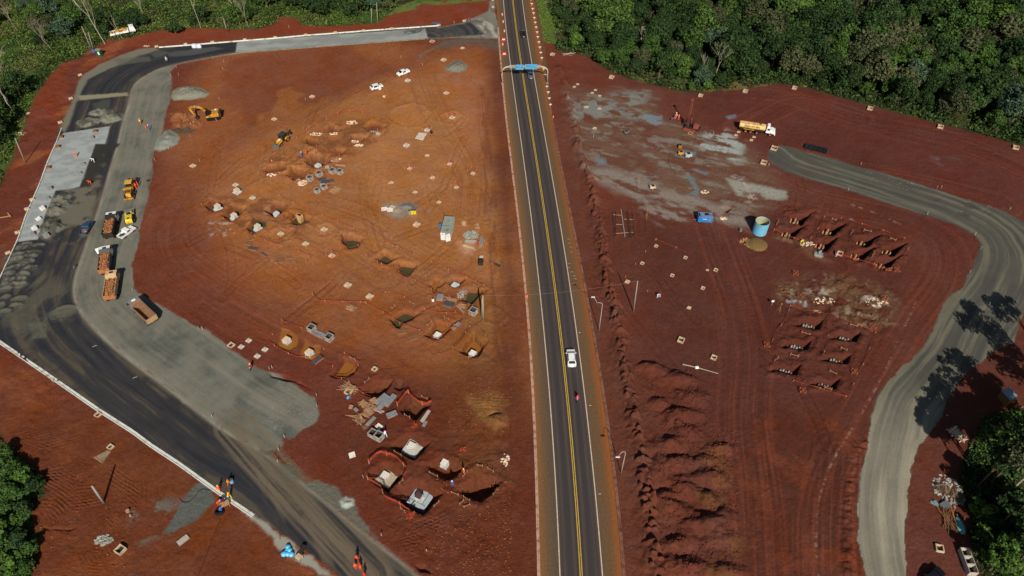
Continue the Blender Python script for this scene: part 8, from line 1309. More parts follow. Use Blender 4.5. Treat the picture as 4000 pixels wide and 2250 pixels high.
for x in (1955, 2003): p = P(0,x,462,.6); r = empty('white_tank', gz(p), 0, ('white plastic tank nearer the bend' if x == 1955 else 'white plastic tank nearer the concrete pavement'), 'plastic tank', 'white tanks on the kerb'); MB().box(-.75, .75, -.6, .6, .12, 1.25, bev=.15).build('tank_body', mat('tank_white', (216, 224, 230), .4, .12, 4), r); MB().box(-.8, .8, -.65, .65, 0, .119).build('pallet', steel, r)
p = P(1,1815,235,.5); r = empty('market_bench', gz(p), -.1, 'low brown rack with bluish sheet beside the asphalt wedge', 'rack'); r.name = 'timber_rack'; MB().box(-1.7, 1.7, -.5, .5, .5, .6).build('rack_top', mat('rack_blue', (84, 96, 120), .7, .2, 3), r)
for k in range(5): MB().box(-1.5+k*.75-.05, -1.5+k*.75+.05, -.5, -.4, 0, .5).box(-1.5+k*.75-.05, -1.5+k*.75+.05, .4, .5, 0, .5).build('rack_leg', woodd, r)
# rebar mat, rebar bundles
q = PL(1, 1640,1335, 1720,1345, 1680,1415, 1600,1395); mb = MB()
rt = empty('rebar_mat', gz(((q[0][0]+q[2][0])/2, (q[0][1]+q[2][1])/2)), 0, 'white board with steel rebar grid lying on the plateau', 'rebar mat'); ox, oy, oz = rt.location
MB().add([(x-ox, y-oy, .05) for x, y in q] + [(x-ox, y-oy, .1) for x, y in q], [(0, 1, 2, 3), (7, 6, 5, 4), (0, 4, 5, 1), (1, 5, 6, 2), (2, 6, 7, 3), (3, 7, 4, 0)]).build('board', corr, rt)
for k in range(6):
    t = (k+.5)/6; L_ = lambda a, b, t: (a[0]*(1-t)+b[0]*t-ox, a[1]*(1-t)+b[1]*t-oy, .16); mb.tube([L_(q[0], q[1], t), L_(q[3], q[2], t)], .04, 4).tube([L_(q[0], q[3], t), L_(q[1], q[2], t)], .04, 4)
for k in range(3): a = P(1, 1720+k*4, 1350+k*8); b = P(1, 1855, 1385-k*4); mb.tube([(a[0]-ox, a[1]-oy, .1), (b[0]-ox, b[1]-oy, .1)], .04, 4)
mb.build('rebar', woodd, rt)
rt = empty('rebar_bundle', gz(P(6,1110,800)), 0, 'long steel bars laid on cross timbers beside the earth ridge', 'rebar'); ox, oy, oz = rt.location; q = random.Random(3)
mb = MB()
for xa, xb, n_ in ((1010,1035,4),(1045,1040,3),(1150,1180,9),(1165,1195,8),(1210,1225,4)):
    for k in range(n_): a = P(6, xa+q.uniform(-8, 8), 690+q.uniform(-10, 20)); b = P(6, xb+q.uniform(-8, 8), 920+q.uniform(-10, 30)); mb.tube([(a[0]-ox, a[1]-oy, .18), (b[0]-ox, b[1]-oy, .18)], .03, 4)
mb.build('bars', mat('rebar_steel', (76, 58, 52), .7, .2), rt)
for ya, yb, xa, xb in ((715,722,1005,1100),(760,765,1130,1225),(812,815,1045,1110),(905,892,1030,1225)): a, b = P(6, xa, ya), P(6, xb, yb); MB().tube([(a[0]-ox, a[1]-oy, .1), (b[0]-ox, b[1]-oy, .1)], .07, 4).build('cross_timber', wood, rt)
a, b = P(6,1095,665), P(6,1135,940); tag(MB().tube([(a[0], a[1], HZ(*a)+.25), (b[0], b[1], HZ(*b)+.25)], .12, 6).build('concrete_post', pole_c), 'thick grey post lying across the cross timbers', 'post')
a, b, m_ = P(10,1715,775), P(10,2075,868), P(10,1860,808); rt = empty('fallen_pole', gz(m_), 0, 'pale fallen pole with white collar on red earth', 'pole'); MB().tube([(a[0]-m_[0], a[1]-m_[1], .15), (0, 0, .15), (b[0]-m_[0], b[1]-m_[1], .12)], [.16, .13, .09], 6).build('shaft', pole_w, rt); MB().box(-.4, .35, -.3, .3, .05, .4, bev=.08).build('collar', white, rt)
# small machines
def pump(p, m, lb, rz=0, s=1.0, cat='pump'):
    r = empty('site_pump' if cat == 'pump' else 'site_machine', gz(p), rz, lb, cat); MB().box(-.8*s, .8*s, -.5*s, .5*s, .25, 1.0*s, bev=.06).build('housing', m, r); MB().box(-.3*s, .4*s, -.3*s, .3*s, 1.0*s, 1.2*s).build('top_vent', dgrey, r)
    for a in (-.5, .5): MB().wheel(a*s, -.5*s, .22, .22, .12).build('wheel', blk, r)
pump(P(6,1697,108), yel, 'yellow pump unit beside the bluish puddle'); pump(P(6,1770,132), mat('pump_white', (170, 176, 176), .6, .3, 4), 'white framed unit beside the bluish puddle', .2, 1.2); pump(P(6,1690,40), mat('pump_olive', (150, 112, 50), .7, .3, 3), 'dirty ochre machine above the yellow pump', 1.3, 1.0); pump(P(6,1412,452), cream, 'cream rounded block by the rope stand in the slurry', .1, 1.0, 'machine')
pump(P(2,1150,1345), steel, 'small steel drilling stand in the slurry', .4, .9, 'machine'); pump(P(5,2262,1205), dgrey, 'small dark dumper with cream front below the container yard', 1.5, 1.1, 'machine')
MB().box(.95, 1.9, -.5, .5, .35, 1.0, bev=.06).build('front_skip', cream, [o for o in bpy.data.objects if o.get('label', '').startswith('small dark dumper')][0])
a, b = P(5,2412,1215), P(5,2455,1238); rt = empty('pipe_roll', gz(a), heading(a, b), 'dark corrugated pipe end beside a soil crack', 'pipe'); MB().tube([(0, 0, .2), (1.3, 0, .2)], .28, 10).build('pipe_wall', pm, rt); MB().tube([(-2.2, .3, .05), (-1.0, .1, .08), (0, 0, .15)], .06, 5).build('cable_tail', blk, rt)
for p, lb in ((P(6,1272,425),'tripod stand on the grey slurry'), (P(6,1350,745),'tripod stand in front of the slurry'), (P(11,108,240),'tripod stand by the rock row net')):
    r = empty('tripod', gz(p), 0, lb, 'tripod', 'survey tripods')
    for k in range(3): t = k*2.09+.4; MB().tube([(.55*math.cos(t), .55*math.sin(t), 0), (0, 0, 1.5)], .035, 4).build('leg', wood, r)
    MB().tube([(0, 0, 1.4), (0, 0, 2.6)], .03, 4).box(-.12, .12, -.12, .12, 2.5, 2.7).build('rod', yel, r)
p = P(11,45,150,.8); r = empty('site_sign', gz(p), 0, 'small white board on a post at the highway side of the rock rows', 'sign'); MB().box(-.3, .3, -.02, .02, 1.0, 1.6).build('board', white, r); MB().box(-.04, .04, -.021, .06, 0, 1.0).build('post', wood, r)
for p, lb in ((D_(470,620)[0],'yellow trestle beside the white drum'), (D_(655,880)[0],'yellow trestle below the tall panel stack')):
    r = empty('trestle', gz(p), .3, lb, 'trestle', 'yellow steel trestles'); MB().tube([(-.5, -.4, 0), (0, 0, 1.1), (.5, -.4, 0)], .03, 4).build('leg', yel, r); MB().tube([(-.5, .4, 0), (0, 0, 1.1), (.5, .4, 0)], .03, 4).build('leg', yel, r)
for (x, y, lb) in ((180,12,'dark coiled tube on the brown rubble ground, first of three'), (205,38,'dark coiled tube in the middle of three'), (250,35,'dark coiled tube, last of three beside the crate')):
    p = P(11,x-60,y-10); tag(MB().tube([(p[0]+.6*math.cos(t), p[1]+.6*math.sin(t), HZ(*p)+.08+.01*i) for i, t in enumerate(np.linspace(0, 12, 30))], .05, 4).build('tube_coil', woodd), lb, 'tube coil', 'coiled tubes on the rubble ground')
for i, (x, y, lb) in enumerate(((1285,800,'larger cut log on the rippled earth'), (1312,848,'small pale log beside the larger cut log'))): p = P(12,x,y); r = empty('cut_log', gz(p), i, lb, 'log'); MB().lathe([(.36-.15*i, 0), (.34-.14*i, .35)], 12).build('log_wood', wood, r)
# boat hull, roof sheet, car at the bottom edge
p = P(15,1920,935); r = empty('boat_hull', gz(p), heading(P(15,1955,1020), P(15,1890,850)), 'upturned teal-green boat hull beside the rusty beams', 'boat'); st = []; n = 9; vs = []; fs = []
for i in range(11):
    t = i/10; w = .78*math.sin(math.pi*min(1, t*1.05+.06))**.6; x = -1.9+3.9*t
    for k in range(n): a = math.pi*k/(n-1); vs.append((x, w*math.cos(a), .08 + .5*w*math.sin(a)**.8 if w > 0 else .08))
fs = [(i*n+k, i*n+k+1, (i+1)*n+k+1, (i+1)*n+k) for i in range(10) for k in range(n-1)]; MB().add(vs, fs).build('hull', mat('boat_teal', (92, 168, 158), .5, .1, 1.5), r, True); MB().tube([(-1.7, 0, .5), (0, 0, .5), (1.8, 0, .4)], .03, 4).build('keel', white, r)
q = PL(11, 2290,1095, 2380,1062, 2465,1165, 2385,1200); c = (sum(v[0] for v in q)/4, sum(v[1] for v in q)/4); r = empty('shed', gz(c), 0, 'small shed with grey-blue metal roof in the tree shade', 'shed')
c2 = [(x-c[0], y-c[1]) for x, y in q][::-1]; MB().prism([(x*.9, y*.9) for x, y in c2], 0, 2.2).build('wall', woodd, r); MB().prism(c2, 2.2, 2.32).build('roof', mat('shed_roof', (128, 142, 150), .6, .3, 1.5), r)
p = P(15,1640,1475); car('car', 'dark car half out of the frame at the bottom by the open crates', 'car', gz(p), -2.6, 4.4, 1.75, 1.5, mat('car_black', (20, 22, 26), .2, .05, spec=.8))
p = P(15,1770,745); r = empty('chair', gz(p), .4, 'tipped grey metal tray beside the timber stack', 'tray'); r.name = 'metal_tray'; MB().side([(-.8, .1), (.7, .5), (.75, .6), (-.8, .3)], -.6, .6).build('tray_plate', steel, r); MB().box(-.7, .7, -.64, -.6, .0, .5).build('tray_side', steel, r)
p = P(15,1675,725); tag(MB().box(-.8, .6, -.35, .3, 0, .12, bev=.04, M=Matrix.Translation(gz(p)) @ Matrix.Rotation(-.7, 4, 'Z')).box(-.2, .5, -.2, .5, .1, .25, M=Matrix.Translation(gz(p)) @ Matrix.Rotation(.4, 4, 'Z')).build('plastic_sheet', mat('sheet_teal', (112, 140, 140), .6, .2, 3)), 'crumpled bluish sheet beside the metal tray', 'sheet')
a, b = P(4,0,735), P(4,110,715); rt = empty('broken_timbers', gz(P(4,50,740)), heading(a, b), 'broken pale timber frame on the red bank at the frame edge', 'timber frame'); MB().box(-1.8, 1.6, -.12, .12, .1, .25).build('beam', wood, rt); MB().box(1.0, 1.25, -1.2, .9, .26, .4, M=Matrix.Rotation(.5, 4, 'Z')).build('beam', wood, rt)
p = P(0,205,1345); rubble(p, 1.6, 1.0, 26, 'pinkish broken box lumps at the bank edge', rub_w)
p = P(0,287,1143); pad(p, 1.2, .25, .1, 'small pale slab on the bank beside the trees', cap=False, m=cream)
p = P(1,2385,75); obox(p, 1.2, 1.2, .4, .1, 'pale square box beside the highway at the junction', m=cream, cover=True); p = P(1,2383,2); obox(p, 1.2, 1.2, .4, .1, 'pale square box at the top beside the highway', m=cream, cover=True)
# ================================================================ vegetation
def leaf_mat(name, a, b, c, isl=.5):
    m = bpy.data.materials.new(name); m.use_nodes = True; N = m.node_tree.nodes; L = m.node_tree.links; bs = N['Principled BSDF']; bs.inputs['Roughness'].default_value = .75; bs.inputs['Specular IOR Level'].default_value = .15
    gi = N.new('ShaderNodeNewGeometry'); oi = N.new('ShaderNodeObjectInfo'); r1 = N.new('ShaderNodeValToRGB'); e = r1.color_ramp.elements; e[0].color = lin(*a); e[1].color = lin(*b); q = e.new(.6); q.color = lin(*c)
    ad = N.new('ShaderNodeMath'); ad.operation = 'MULTIPLY_ADD'; L.new(gi.outputs['Random Per Island'], ad.inputs[0]); ad.inputs[1].default_value = .5; mm = N.new('ShaderNodeMath'); mm.operation = 'MULTIPLY'; L.new(oi.outputs['Random'], mm.inputs[0]); mm.inputs[1].default_value = .5; L.new(mm.outputs[0], ad.inputs[2]); L.new(ad.outputs[0], r1.inputs[0])
    m2 = N.new('ShaderNodeMapRange'); m2.inputs[3].default_value = 1-isl; m2.inputs[4].default_value = 1+isl; L.new(gi.outputs['Random Per Island'], m2.inputs[0]); v = N.new('ShaderNodeVectorMath'); v.operation = 'SCALE'; m2.inputs[3].default_value *= .9; m2.inputs[4].default_value *= .9; L.new(r1.outputs[0], v.inputs[0]); L.new(m2.outputs[0], v.inputs['Scale']); L.new(v.outputs[0], bs.inputs['Base Color'])
    return m
LM = [leaf_mat('leaf_deep', (36, 54, 27), (58, 78, 36), (46, 66, 32)), leaf_mat('leaf_mid', (50, 76, 32), (82, 104, 44), (64, 88, 38)), leaf_mat('leaf_olive', (62, 70, 44), (88, 88, 58), (74, 80, 50)), leaf_mat('leaf_blue', (58, 78, 58), (82, 100, 76), (70, 90, 66)), leaf_mat('leaf_lime', (62, 90, 34), (92, 116, 46), (76, 104, 40))]
grass_m = leaf_mat('grass_blades', (80, 100, 42), (150, 138, 84), (112, 118, 60)); gr_g = leaf_mat('grass_green', (72, 96, 40), (124, 126, 66), (92, 114, 46))
bark = mat('bark_pale', (176, 164, 142), .9, .15, 3); barkd = mat('bark_brown', (104, 86, 66), .9, .2, 3)
def quads_mesh(name, C, Nn, Sz, rs):
    """C centres, Nn normals, Sz half sizes -> one mesh of small leaf clumps (bent quads)"""
    n = len(C); r = rs.normal(size=(n, 3)); T = np.cross(Nn, r); T /= np.linalg.norm(T, axis=1)[:, None] + 1e-9; B = np.cross(Nn, T); asp = rs.uniform(.55, 1.0, (n, 1))
    T *= Sz[:, None]; B *= Sz[:, None] * asp; k = rs.uniform(-.35, .35, (n, 1)) * Sz[:, None] * Nn
    V = np.stack([C - T - B * .6, C - B + k, C + T - B * .5, C + T * .7 + B, C - T * .6 + B * .9 + k], 1).reshape(-1, 3).astype(np.float32)
    me = bpy.data.meshes.new(name); me.vertices.add(n*5); me.vertices.foreach_set('co', V.ravel()); me.loops.add(n*5); me.loops.foreach_set('vertex_index', np.arange(n*5, dtype=np.int32)); me.polygons.add(n); me.polygons.foreach_set('loop_start', np.arange(n, dtype=np.int32)*5); me.polygons.foreach_set('loop_total', np.full(n, 5, np.int32)); me.update(calc_edges=True); return me
def crown_mesh(name, R, H, zc, nl, n, ls, seed, dens=1.0, flat=.8):
    rs = np.random.RandomState(seed); C = []; Nn = []; S = []
    lob = []
    for i in range(nl): t = rs.rand()*6.28; q = rs.rand()**.6; lob.append((R*.75*q*math.cos(t), R*.75*q*math.sin(t), zc + H*.42*rs.uniform(-.9, .9)*(1-.5*q), R*rs.uniform(.2, .44)*(.62 if nl > 20 else 1)))
    lob.append((0, 0, zc+H*.25, R*.4*(.5 if nl > 20 else 1)))
    for (x, y, z, r) in lob:
        k = int(n * (r/R)**2 / sum((l[3]/R)**2 for l in lob)); d = rs.normal(size=(k, 3)); d /= np.linalg.norm(d, axis=1)[:, None]; d[:, 2] = np.where(d[:, 2] < -.35, -d[:, 2], d[:, 2]); rad = r * (1 - .35*rs.rand(k)**2 + .18*rs.rand(k)**3*1.5)
        C.append(np.array([x, y, z]) + d*rad[:, None]*np.array([1, 1, flat])); nn = d + rs.normal(size=(k, 3))*.65 + np.array([0, 0, .25]); Nn.append(nn/np.linalg.norm(nn, axis=1)[:, None]); S.append(ls*rs.uniform(.55, 1.25, k))
    return quads_mesh(name, np.concatenate(C), np.concatenate(Nn), np.concatenate(S), rs), lob
def trunk_mb(H, r, lob, seed, lean=0):
    rr = random.Random(seed); mb = MB(); top = (lean+rr.uniform(-.3, .3), rr.uniform(-.3, .3), H); mb.tube([(0, 0, -.3), (lean*.4, .05, H*.45), top], [r*1.3, r, r*.7], 7)
    for (x, y, z, q) in lob[:7]: f = rr.uniform(.6, .95); b = (top[0]*f, top[1]*f, H*f); mb.tube([b, ((b[0]+x)/2, (b[1]+y)/2, (b[2]+z)/2+.3), (x*.95, y*.95, z)], [r*.5, r*.35, r*.12], 5)
    return mb
def tree_proto(name, R, H, th, leafm, seed, n=1900, ls=.30, barkm=barkd, nl=9, flat=.8):
    me, lob = crown_mesh('crown', R, H, th+H*.35, nl, n, ls, seed, flat=flat); me.materials.append(leafm); tm = trunk_mb(th+H*.1, .12+R*.03, lob, seed); o = tm.build('trunk', barkm); tme = o.data; bpy.data.objects.remove(o); return (name, me, tme)
def tree(pr, p, s, rz, label, group, cat='tree', z=None, sz=None):
    root = empty(pr[0], (p[0], p[1], (HZ(*p) if z is None else z)), rz, label, cat, group); root.scale = (s, s, s if sz is None else sz)
    for nm_, me in (('trunk', pr[2]), ('crown', pr[1])): o = bpy.data.objects.new(nm_, me); COL.objects.link(o); o.parent = root
    return root
PR = [tree_proto('forest_tree', 4.9, 8.5, 1.6, LM[i], 10+i*3+k, 3400, .27, barkd, 15, 1.0) for k, i in enumerate((0, 0, 1, 1, 2, 3, 4))]
PR += [tree_proto('forest_tree', 4.2, 9.5, 2.2, LM[i], 50+i, 3000, .26, barkd, 15, 1.1) for i in (0, 1, 2, 3)]
kinds = [0, 0, 1, 1, 2, 3, 4]
def inpoly(x, y, poly):
    c = False; n = len(poly)
    for i in range(n):
        (ax, ay), (bx, by) = poly[i], poly[(i+1) % n]
        if (ay > y) != (by > y) and x < ax + (y-ay)*(bx-ax)/(by-ay): c = not c
    return c
def dpoly(x, y, poly):
    d = 1e9; n = len(poly)
    for i in range(n):
        (ax, ay), (bx, by) = poly[i], poly[(i+1) % n]; ex, ey = bx-ax, by-ay; t = max(0, min(1, ((x-ax)*ex+(y-ay)*ey)/(ex*ex+ey*ey+1e-9))); d = min(d, math.hypot(x-ax-t*ex, y-ay-t*ey))
    return d
def vis(x, y, m=14):
    z = CAM_H; dep = y*_c + z*_s; up = y*_s - z*_c; return dep > 0 and abs(x)*F_PX/dep < 2000 + m*F_PX/dep and (-(1125 + m*F_PX/dep*.8) < -up*F_PX/dep*-1 * -1 or True) and y < 292 and y > 42
LBL = ['dense dark green tree in the forest beyond the drilling works', 'dense dark green tree in the forest beyond the drilling works', 'bushy mid green tree in the forest beyond the drilling works', 'bushy mid green tree in the forest beyond the drilling works', 'olive brown tree in the forest beyond the drilling works', 'grey-green rounded tree in the forest beyond the drilling works', 'bright lime green tree in the forest beyond the drilling works', 'tall dark green tree in the forest beyond the drilling works', 'tall mid green tree in the forest beyond the drilling works', 'tall olive tree in the forest beyond the drilling works', 'tall grey-green tree in the forest beyond the drilling works']
rt_ = random.Random(11); cnt = 0; pts_r = []
BT = [(2,1290,455,2,1290,190,6.0), (2,2055,735,2,2100,350,4.6), (2,2290,655,2,2320,370,4.6), (3,1208,880,3,1290,600,4.2)]
sp = 6.9; y = 160.0; row = 0
while y < 300:
    x = 10 + (row % 2)*sp/2
    while x < 230:
        xx_, yy_ = x + rt_.uniform(-2, 2), y + rt_.uniform(-2, 2); x += sp
        if inpoly(xx_, yy_, FOR_R) and vis(xx_, yy_, 8) and dpoly(xx_, yy_, FOR_R) > 2.6: pts_r.append((xx_, yy_))
    y += sp*.87; row += 1
rt_.shuffle(pts_r)
pts_r = sorted(pts_r, key=lambda q: q[1])[:295]
bt_pts = [P(b[0], b[1], b[2]) for b in BT]
for (x, y) in pts_r:
    if any(math.hypot(x-b[0], y-b[1]) < 3.5 for b in bt_pts): continue
    e = dpoly(x, y, FOR_R); k = rt_.choice([0, 1] * 6 + [2, 3] * 4 + [4, 4, 4, 5, 6, 7, 8, 9, 7, 7, 8, 9]); s = rt_.uniform(.6, 1.45) * (.55 if e < 4.5 else .8 if e < 9 else 1.0)
    if x < 40 and y < 235: s *= .8
    tree(PR[k], (x, y), s, rt_.random()*6.28, LBL[k], LBL[k].replace('tree', 'trees'), z=0)
# undergrowth as one mass per wood
def undergrowth(poly, n, m, name, label, hmax, ls, seed, band=None, dens_sc=6.0, thr=-.2, kmax=None, lean=False):
    rs = np.random.RandomState(seed); pa = np.array(poly); x0, y0 = pa.min(0); x1, y1 = pa.max(0); x0, x1 = max(x0, -220), min(x1, 225); y0, y1 = max(y0, 42), min(y1, 295); xs = rs.uniform(x0, x1, n*3); yv = rs.uniform(y0, y1, n*3)
    ins = np.zeros(len(xs), bool); d2 = np.full(len(xs), 1e9)
    for i in range(len(poly)):
        (ax, ay), (bx, by) = poly[i], poly[(i+1) % len(poly)]; ex, ey = bx-ax, by-ay
        if ey: ins ^= ((ay > yv) != (by > yv)) & (xs < ax + (yv-ay)*ex/ey)
        t = np.clip(((xs-ax)*ex+(yv-ay)*ey)/(ex*ex+ey*ey+1e-9), 0, 1); d2 = np.minimum(d2, (xs-ax-t*ex)**2+(yv-ay-t*ey)**2)
    d = np.sqrt(d2); ok = ins & (fbm(xs, yv, dens_sc, 3, seed) > thr)
    if band: ok &= d < band*(.6+.8*rs.rand(len(xs)))
    dep = yv*_c + CAM_H*_s; ok &= np.abs(xs)*F_PX/dep < 2150
    xs, yv, d = xs[ok][:n], yv[ok][:n], d[ok][:n]; k = len(xs); hump = np.clip(fbm(xs, yv, 3.0, 3, seed+1)*1.2+.5, 0, 1)
    z = hmax * np.minimum(1, d/1.5+.15) * hump * rs.uniform(.5, 1, k); C = np.stack([xs, yv, z+.05], 1)
    g = .6; hx = np.clip(fbm(xs+g, yv, 3.0, 3, seed+1)*1.2+.5, 0, 1); hy = np.clip(fbm(xs, yv+g, 3.0, 3, seed+1)*1.2+.5, 0, 1); Nn = np.stack([-(hx-hump)/g*hmax, -(hy-hump)/g*hmax, np.ones(k)], 1) + rs.normal(size=(k, 3))*.6
    if lean: Nn[:, 2] *= .15
    Nn /= np.linalg.norm(Nn, axis=1)[:, None]; me = quads_mesh(name, C, Nn, ls*rs.uniform(.6, 1.3, k), rs); me.materials.append(m); o = bpy.data.objects.new(name, me); COL.objects.link(o); return tag(o, label, None, None, 'stuff')
undergrowth(FOR_R, 60000, LM[0], 'undergrowth', 'dark undergrowth between the forest trees', 4.2, .34, 5); undergrowth(FOR_R, 16000, LM[1], 'undergrowth', 'leafy green shrubs along the forest edge', 2.6, .26, 6, band=7)
undergrowth(FOR_R, 9000, grass_m, 'dry_grass', 'tall dry grass along the forest edge', 1.1, .22, 7, band=3.5, thr=-.1, lean=True)
undergrowth(FOR_L, 40000, LM[1], 'undergrowth', 'scrubby green undergrowth beyond the dark bend', 2.0, .25, 15, thr=.02, dens_sc=9); undergrowth(FOR_L, 24000, LM[2], 'undergrowth', 'olive scrub beyond the dark bend', 1.3, .22, 16, thr=0.0, dens_sc=9); undergrowth(FOR_L, 52000, gr_g, 'grass', 'bright grass in the clearings beyond the bend', .6, .2, 17, thr=-.35, dens_sc=11, lean=True)
undergrowth(PL(2, 245,0, 420,0, 500,250, 440,440, 330,440, 290,250), 5000, gr_g, 'grass', 'green verge grass beside the highway guide posts', .35, .16, 18, lean=True); undergrowth(PL(0, 0,1270, 250,1260, 160,1448) + PL(4, 170,0, 110,150, 0,400), 4000, gr_g, 'grass', 'bright grass patch at the frame edge by the leaning pole', .4, .18, 19, lean=True)
undergrowth(FOR_BL, 16000, LM[1], 'undergrowth', 'dense green shrubs in the bottom corner by the rippled earth', 2.6, .22, 21); undergrowth(FOR_BL, 6000, LM[4], 'undergrowth', 'lighter leafy growth in the bottom corner shrubs', 2.9, .18, 22, thr=.1, dens_sc=3)
undergrowth(FOR_BR, 18000, LM[0], 'undergrowth', 'shaded shrubs around the trees by the boat', 2.2, .24, 23); undergrowth(FOR_BR, 9000, LM[4], 'undergrowth', 'sunlit leafy shrubs near the open crates', 2.6, .2, 24, thr=.05, dens_sc=4); undergrowth(FOR_BR, 3000, grass_m, 'dry_grass', 'dry grass tufts near the open crates', .8, .2, 25, band=3, lean=True)
# scrub wood beyond the bend
PL_ = [tree_proto('scrub_tree', 4.1, 7.5, 1.2, LM[i], 80+i, 2500, .23, barkd, 12, 1.0) for i in (0, 1, 2, 3)]
LB2 = ['dark rounded tree in the scrub beyond the dark bend', 'mid green tree in the scrub beyond the dark bend', 'olive tree in the scrub beyond the dark bend', 'grey-green tree in the scrub beyond the dark bend']
y = 150.0; row = 0; cnt = 0
while y < 296:
    x = -215 + (row % 2)*4
    while x < -6:
        xx_, yy_ = x + rt_.uniform(-2.6, 2.6), y + rt_.uniform(-2.6, 2.6); x += 7.6
        if inpoly(xx_, yy_, FOR_L) and vis(xx_, yy_, 6) and dpoly(xx_, yy_, FOR_L) > 2.4:
            dn = float(fbm(np.array([xx_]), np.array([yy_]), 26, 3, 41)[0]) + (.35 if xx_ > -95 else 0)
            if dn > -.08: k = rt_.choice([0, 0, 0, 1, 2, 3]) ; s = rt_.uniform(.5, 1.3) * (1.15 if xx_ > -95 else .9); tree(PL_[k], (xx_, yy_), s, rt_.random()*6.28, LB2[k], LB2[k].replace('tree', 'trees'), z=0); cnt += 1
    y += 6.6; row += 1
bush = [tree_proto('bush', 1.9, 2.2, .5, LM[i], 90+i, 900, .22, barkd, 7) for i in (1, 4, 0)]
for i, (r_, x, y, s) in enumerate(((12,100,250,1.1),(12,260,480,1.2),(12,380,560,1.0),(12,120,620,1.2),(12,60,1000,1.3),(12,230,1120,1.2),(12,340,1200,1.0),(12,150,1350,1.2),(12,280,800,1.1),(12,300,1400,.9),(15,2150,860,1.3),(15,2250,960,1.2),(15,2130,1080,1.0),(15,2400,1150,1.4),(15,2250,1330,1.2),(15,2450,1400,1.3),(15,2080,760,.9),(15,2350,820,1.4),(2,900,640,2.1),(2,640,470,1.9),(2,1580,780,1.6),(2,1800,900,1.0),(2,1960,890,1.0),(0,1770,340,1.6))):
    tree(bush[i % 3], P(r_, x, y), s, i*1.3, ('leafy bush in the bottom corner beside the rippled earth' if r_ == 12 else 'leafy bush beside the crates and boat' if r_ == 15 else 'round bush on the forest edge beside red earth' if r_ == 2 else 'dark bush standing out on the red bank'), ('bushes in the bottom corner' if r_ == 12 else 'bushes beside the crates' if r_ == 15 else 'bushes on the forest edge' if r_ == 2 else None), 'bush')
# tall airy trees by the loop road: their crowns shade the gravel
def big_tree(p, R, th, label, seed, n=2600, lm=LM[0], bm_=barkd, ls=.24, nl=26):
    me, lob = crown_mesh('crown', R, 5.5, th+2.0, nl, n, ls, seed, flat=.7); me.materials.append(lm); pr = ('tall_tree', me, trunk_mb(th+1, .17, lob, seed, .6).build('x', bm_).data); bpy.data.objects.remove([o for o in bpy.data.objects if o.name.startswith('x')][0]); return tree(pr, p, 1, 0, label, 'tall airy trees shading the loop road')
sdx, sdy = math.sin(SUN_AZ)/math.tan(SUN_EL), math.cos(SUN_AZ)/math.tan(SUN_EL)
def from_shadow(px, py, h): g = G(px, py); return (g[0]-sdx*h, g[1]-sdy*h)
big_tree(G(3887, 1974), 5.2, 13.0, 'tall tree with pale forked trunk beside the debris heap', 201, 2000, LM[2], bark); big_tree(from_shadow(3830, 1270, 17), 6.4, 15.0, 'tall airy tree outside the bend of the loop road', 202, 2500); big_tree(from_shadow(3735, 1430, 15), 5.2, 12.5, 'slender tree between the loop road and the shed', 203, 2000)
big_tree(from_shadow(3905, 1180, 17), 4.6, 14.5, 'tall tree outermost beyond the loop road', 204, 1800)
big_tree(from_shadow(3620, 1640, 12), 3.8, 9.5, 'shorter tree next to the pale forked trunk', 205, 1700); big_tree(from_shadow(3860, 1500, 16), 5.4, 12.5, 'tall tree behind the shed', 206, 2300); big_tree(from_shadow(3930, 1390, 16), 6.0, 13.5, 'broad tree beyond the shed', 207, 2300); big_tree(from_shadow(3800, 1600, 14), 5.0, 11.5, 'tree casting shade on the branch heap', 208, 2300); big_tree(from_shadow(3680, 1530, 15), 4.4, 12.5, 'airy tree nearest the narrow gravel', 209, 1800)
for i, (px, py, R, th) in enumerate(((3960, 1900, 4.6, 9), (3985, 2080, 4.2, 6), (4080, 1880, 5.5, 11), (3860, 2230, 3.0, 3), (4060, 2200, 4.5, 6))): big_tree(G(px, py), R, th, ('shaded tree behind the forked pale trunk', 'tree above the sunlit shrubs at the frame edge', 'tree mostly outside the frame by the shed', 'low tree near the open crates', 'tree in the bottom corner by the crates')[i], 210+i, 2300, (LM[0], LM[1], LM[0], LM[4], LM[1])[i])
for px, py, R, th in ((3850,1905,5.0,9.5),(3975,1860,5.4,9),(3900,2050,4.2,7),(3975,2190,4.5,6)): big_tree(G(px, py), R, th, 'dense shaded tree in the clump beside the debris heap', 230+px % 97, 2600, LM[0])
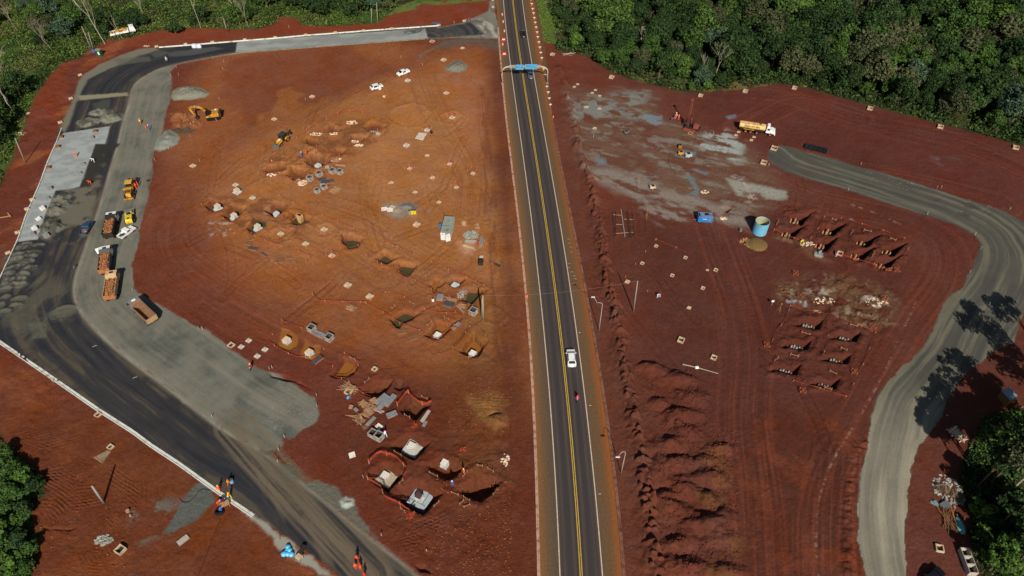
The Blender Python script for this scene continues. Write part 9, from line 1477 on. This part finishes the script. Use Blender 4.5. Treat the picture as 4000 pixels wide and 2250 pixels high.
# bare trees
def bare(p, H, R, label, seed, m=bark, lean=(0, 0), lv=4, r0=.16, fork=.35):
    rr = random.Random(seed); tm = MB(); bmx = MB()
    def br(a, d, L, r, k):
        e = a + d*L; mid = a + d*L*.5 + Vector((rr.uniform(-.06, .06)*L, rr.uniform(-.06, .06)*L, 0)); (tm if k == 0 else bmx).tube([a, mid, e], [r, r*.82, r*.62], 6 if k < 2 else 4, cap=False)
        if k >= lv: return
        for i in range(3 if k else 4):
            t = rr.uniform(0, 6.28); sp_ = rr.uniform(.35, .75); v = (d + Vector((math.cos(t)*sp_, math.sin(t)*sp_, rr.uniform(-.1, .2)))).normalized(); br(e if i < 2 else a + d*L*rr.uniform(.5, .9), v, L*rr.uniform(.55, .78), r*.6, k+1)
    br(Vector((0, 0, -.3)), Vector((lean[0], lean[1], 1)).normalized(), H*fork, r0, 0); root = empty('bare_tree', (p[0], p[1], 0), 0, label, 'bare tree', 'leafless pale trees'); root.scale = (R, R, 1); tm.build('trunk', m, root); bmx.build('branches', m, root)
for i, (r_, x, y, H, R, lb, ln, lv, fk) in enumerate(((2,1290,470,10,1.25,'broad leafless tree crown behind the round bush',(0,0),5,.3), (2,2055,740,11,.8,'leafless forked tree above the dry grass edge',(.1,0),4,.4), (2,2290,655,9,.85,'leafless pale tree beside the forked one',(.05,0),5,.35), (3,1208,882,9,.9,'white twisted leafless tree inside the forest',(.3,.1),4,.35), (3,520,660,8,.7,'thin white leafless stem deep in the forest',(.2,0),3,.4), (2,1908,800,7,.5,'white stemmed slender tree at the forest edge',(0,0),3,.6), (3,1890,970,5,.6,'small white twisted snag in the forest',(.2,0),3,.4),
    (0,1060,445,17,.7,'very tall pale trunk with few branches on the bend bank',(-.22,0),4,.62), (0,520,495,10,.9,'grey leafless tree leaning over the grass',(-.45,0),5,.4), (0,170,1150,18,.75,'tall bare tree at the frame edge beside the bank',(-.12,0),4,.5), (0,195,330,11,.8,'bare tree high in the scrub corner',(-.25,0),4,.5), (0,2022,282,13,.5,'thick straight pale trunk on the forest edge above the pavement',(-.1,0),3,.8), (0,1435,135,8,.6,'cluster of thin pale stems in the scrub',(0,0),4,.4), (0,2400,170,9,.6,'forked grey tree above the concrete pavement',(-.2,0),4,.45), (0,2500,270,9,.5,'slender bare tree near the pavement forest',(-.1,0),3,.55), (0,1235,395,6,.4,'short leaning trunk in front of the flatbed truck',(-.3,0),2,.9), (1,975,105,6,.5,'thin pale tree in the dark bushes above the pavement',(0,0),3,.5), (2,730,272,6,.6,'white stem below a grey-green crown near the highway',(0,0),3,.5))):
    bare(P(r_, x, y), H, R, lb, 300+i, bark if i not in (8, 10) else mat('bark_grey', (140, 126, 108), .9, .15, 3), ln, lv, fork=fk, r0=.2 if H > 12 else .13)
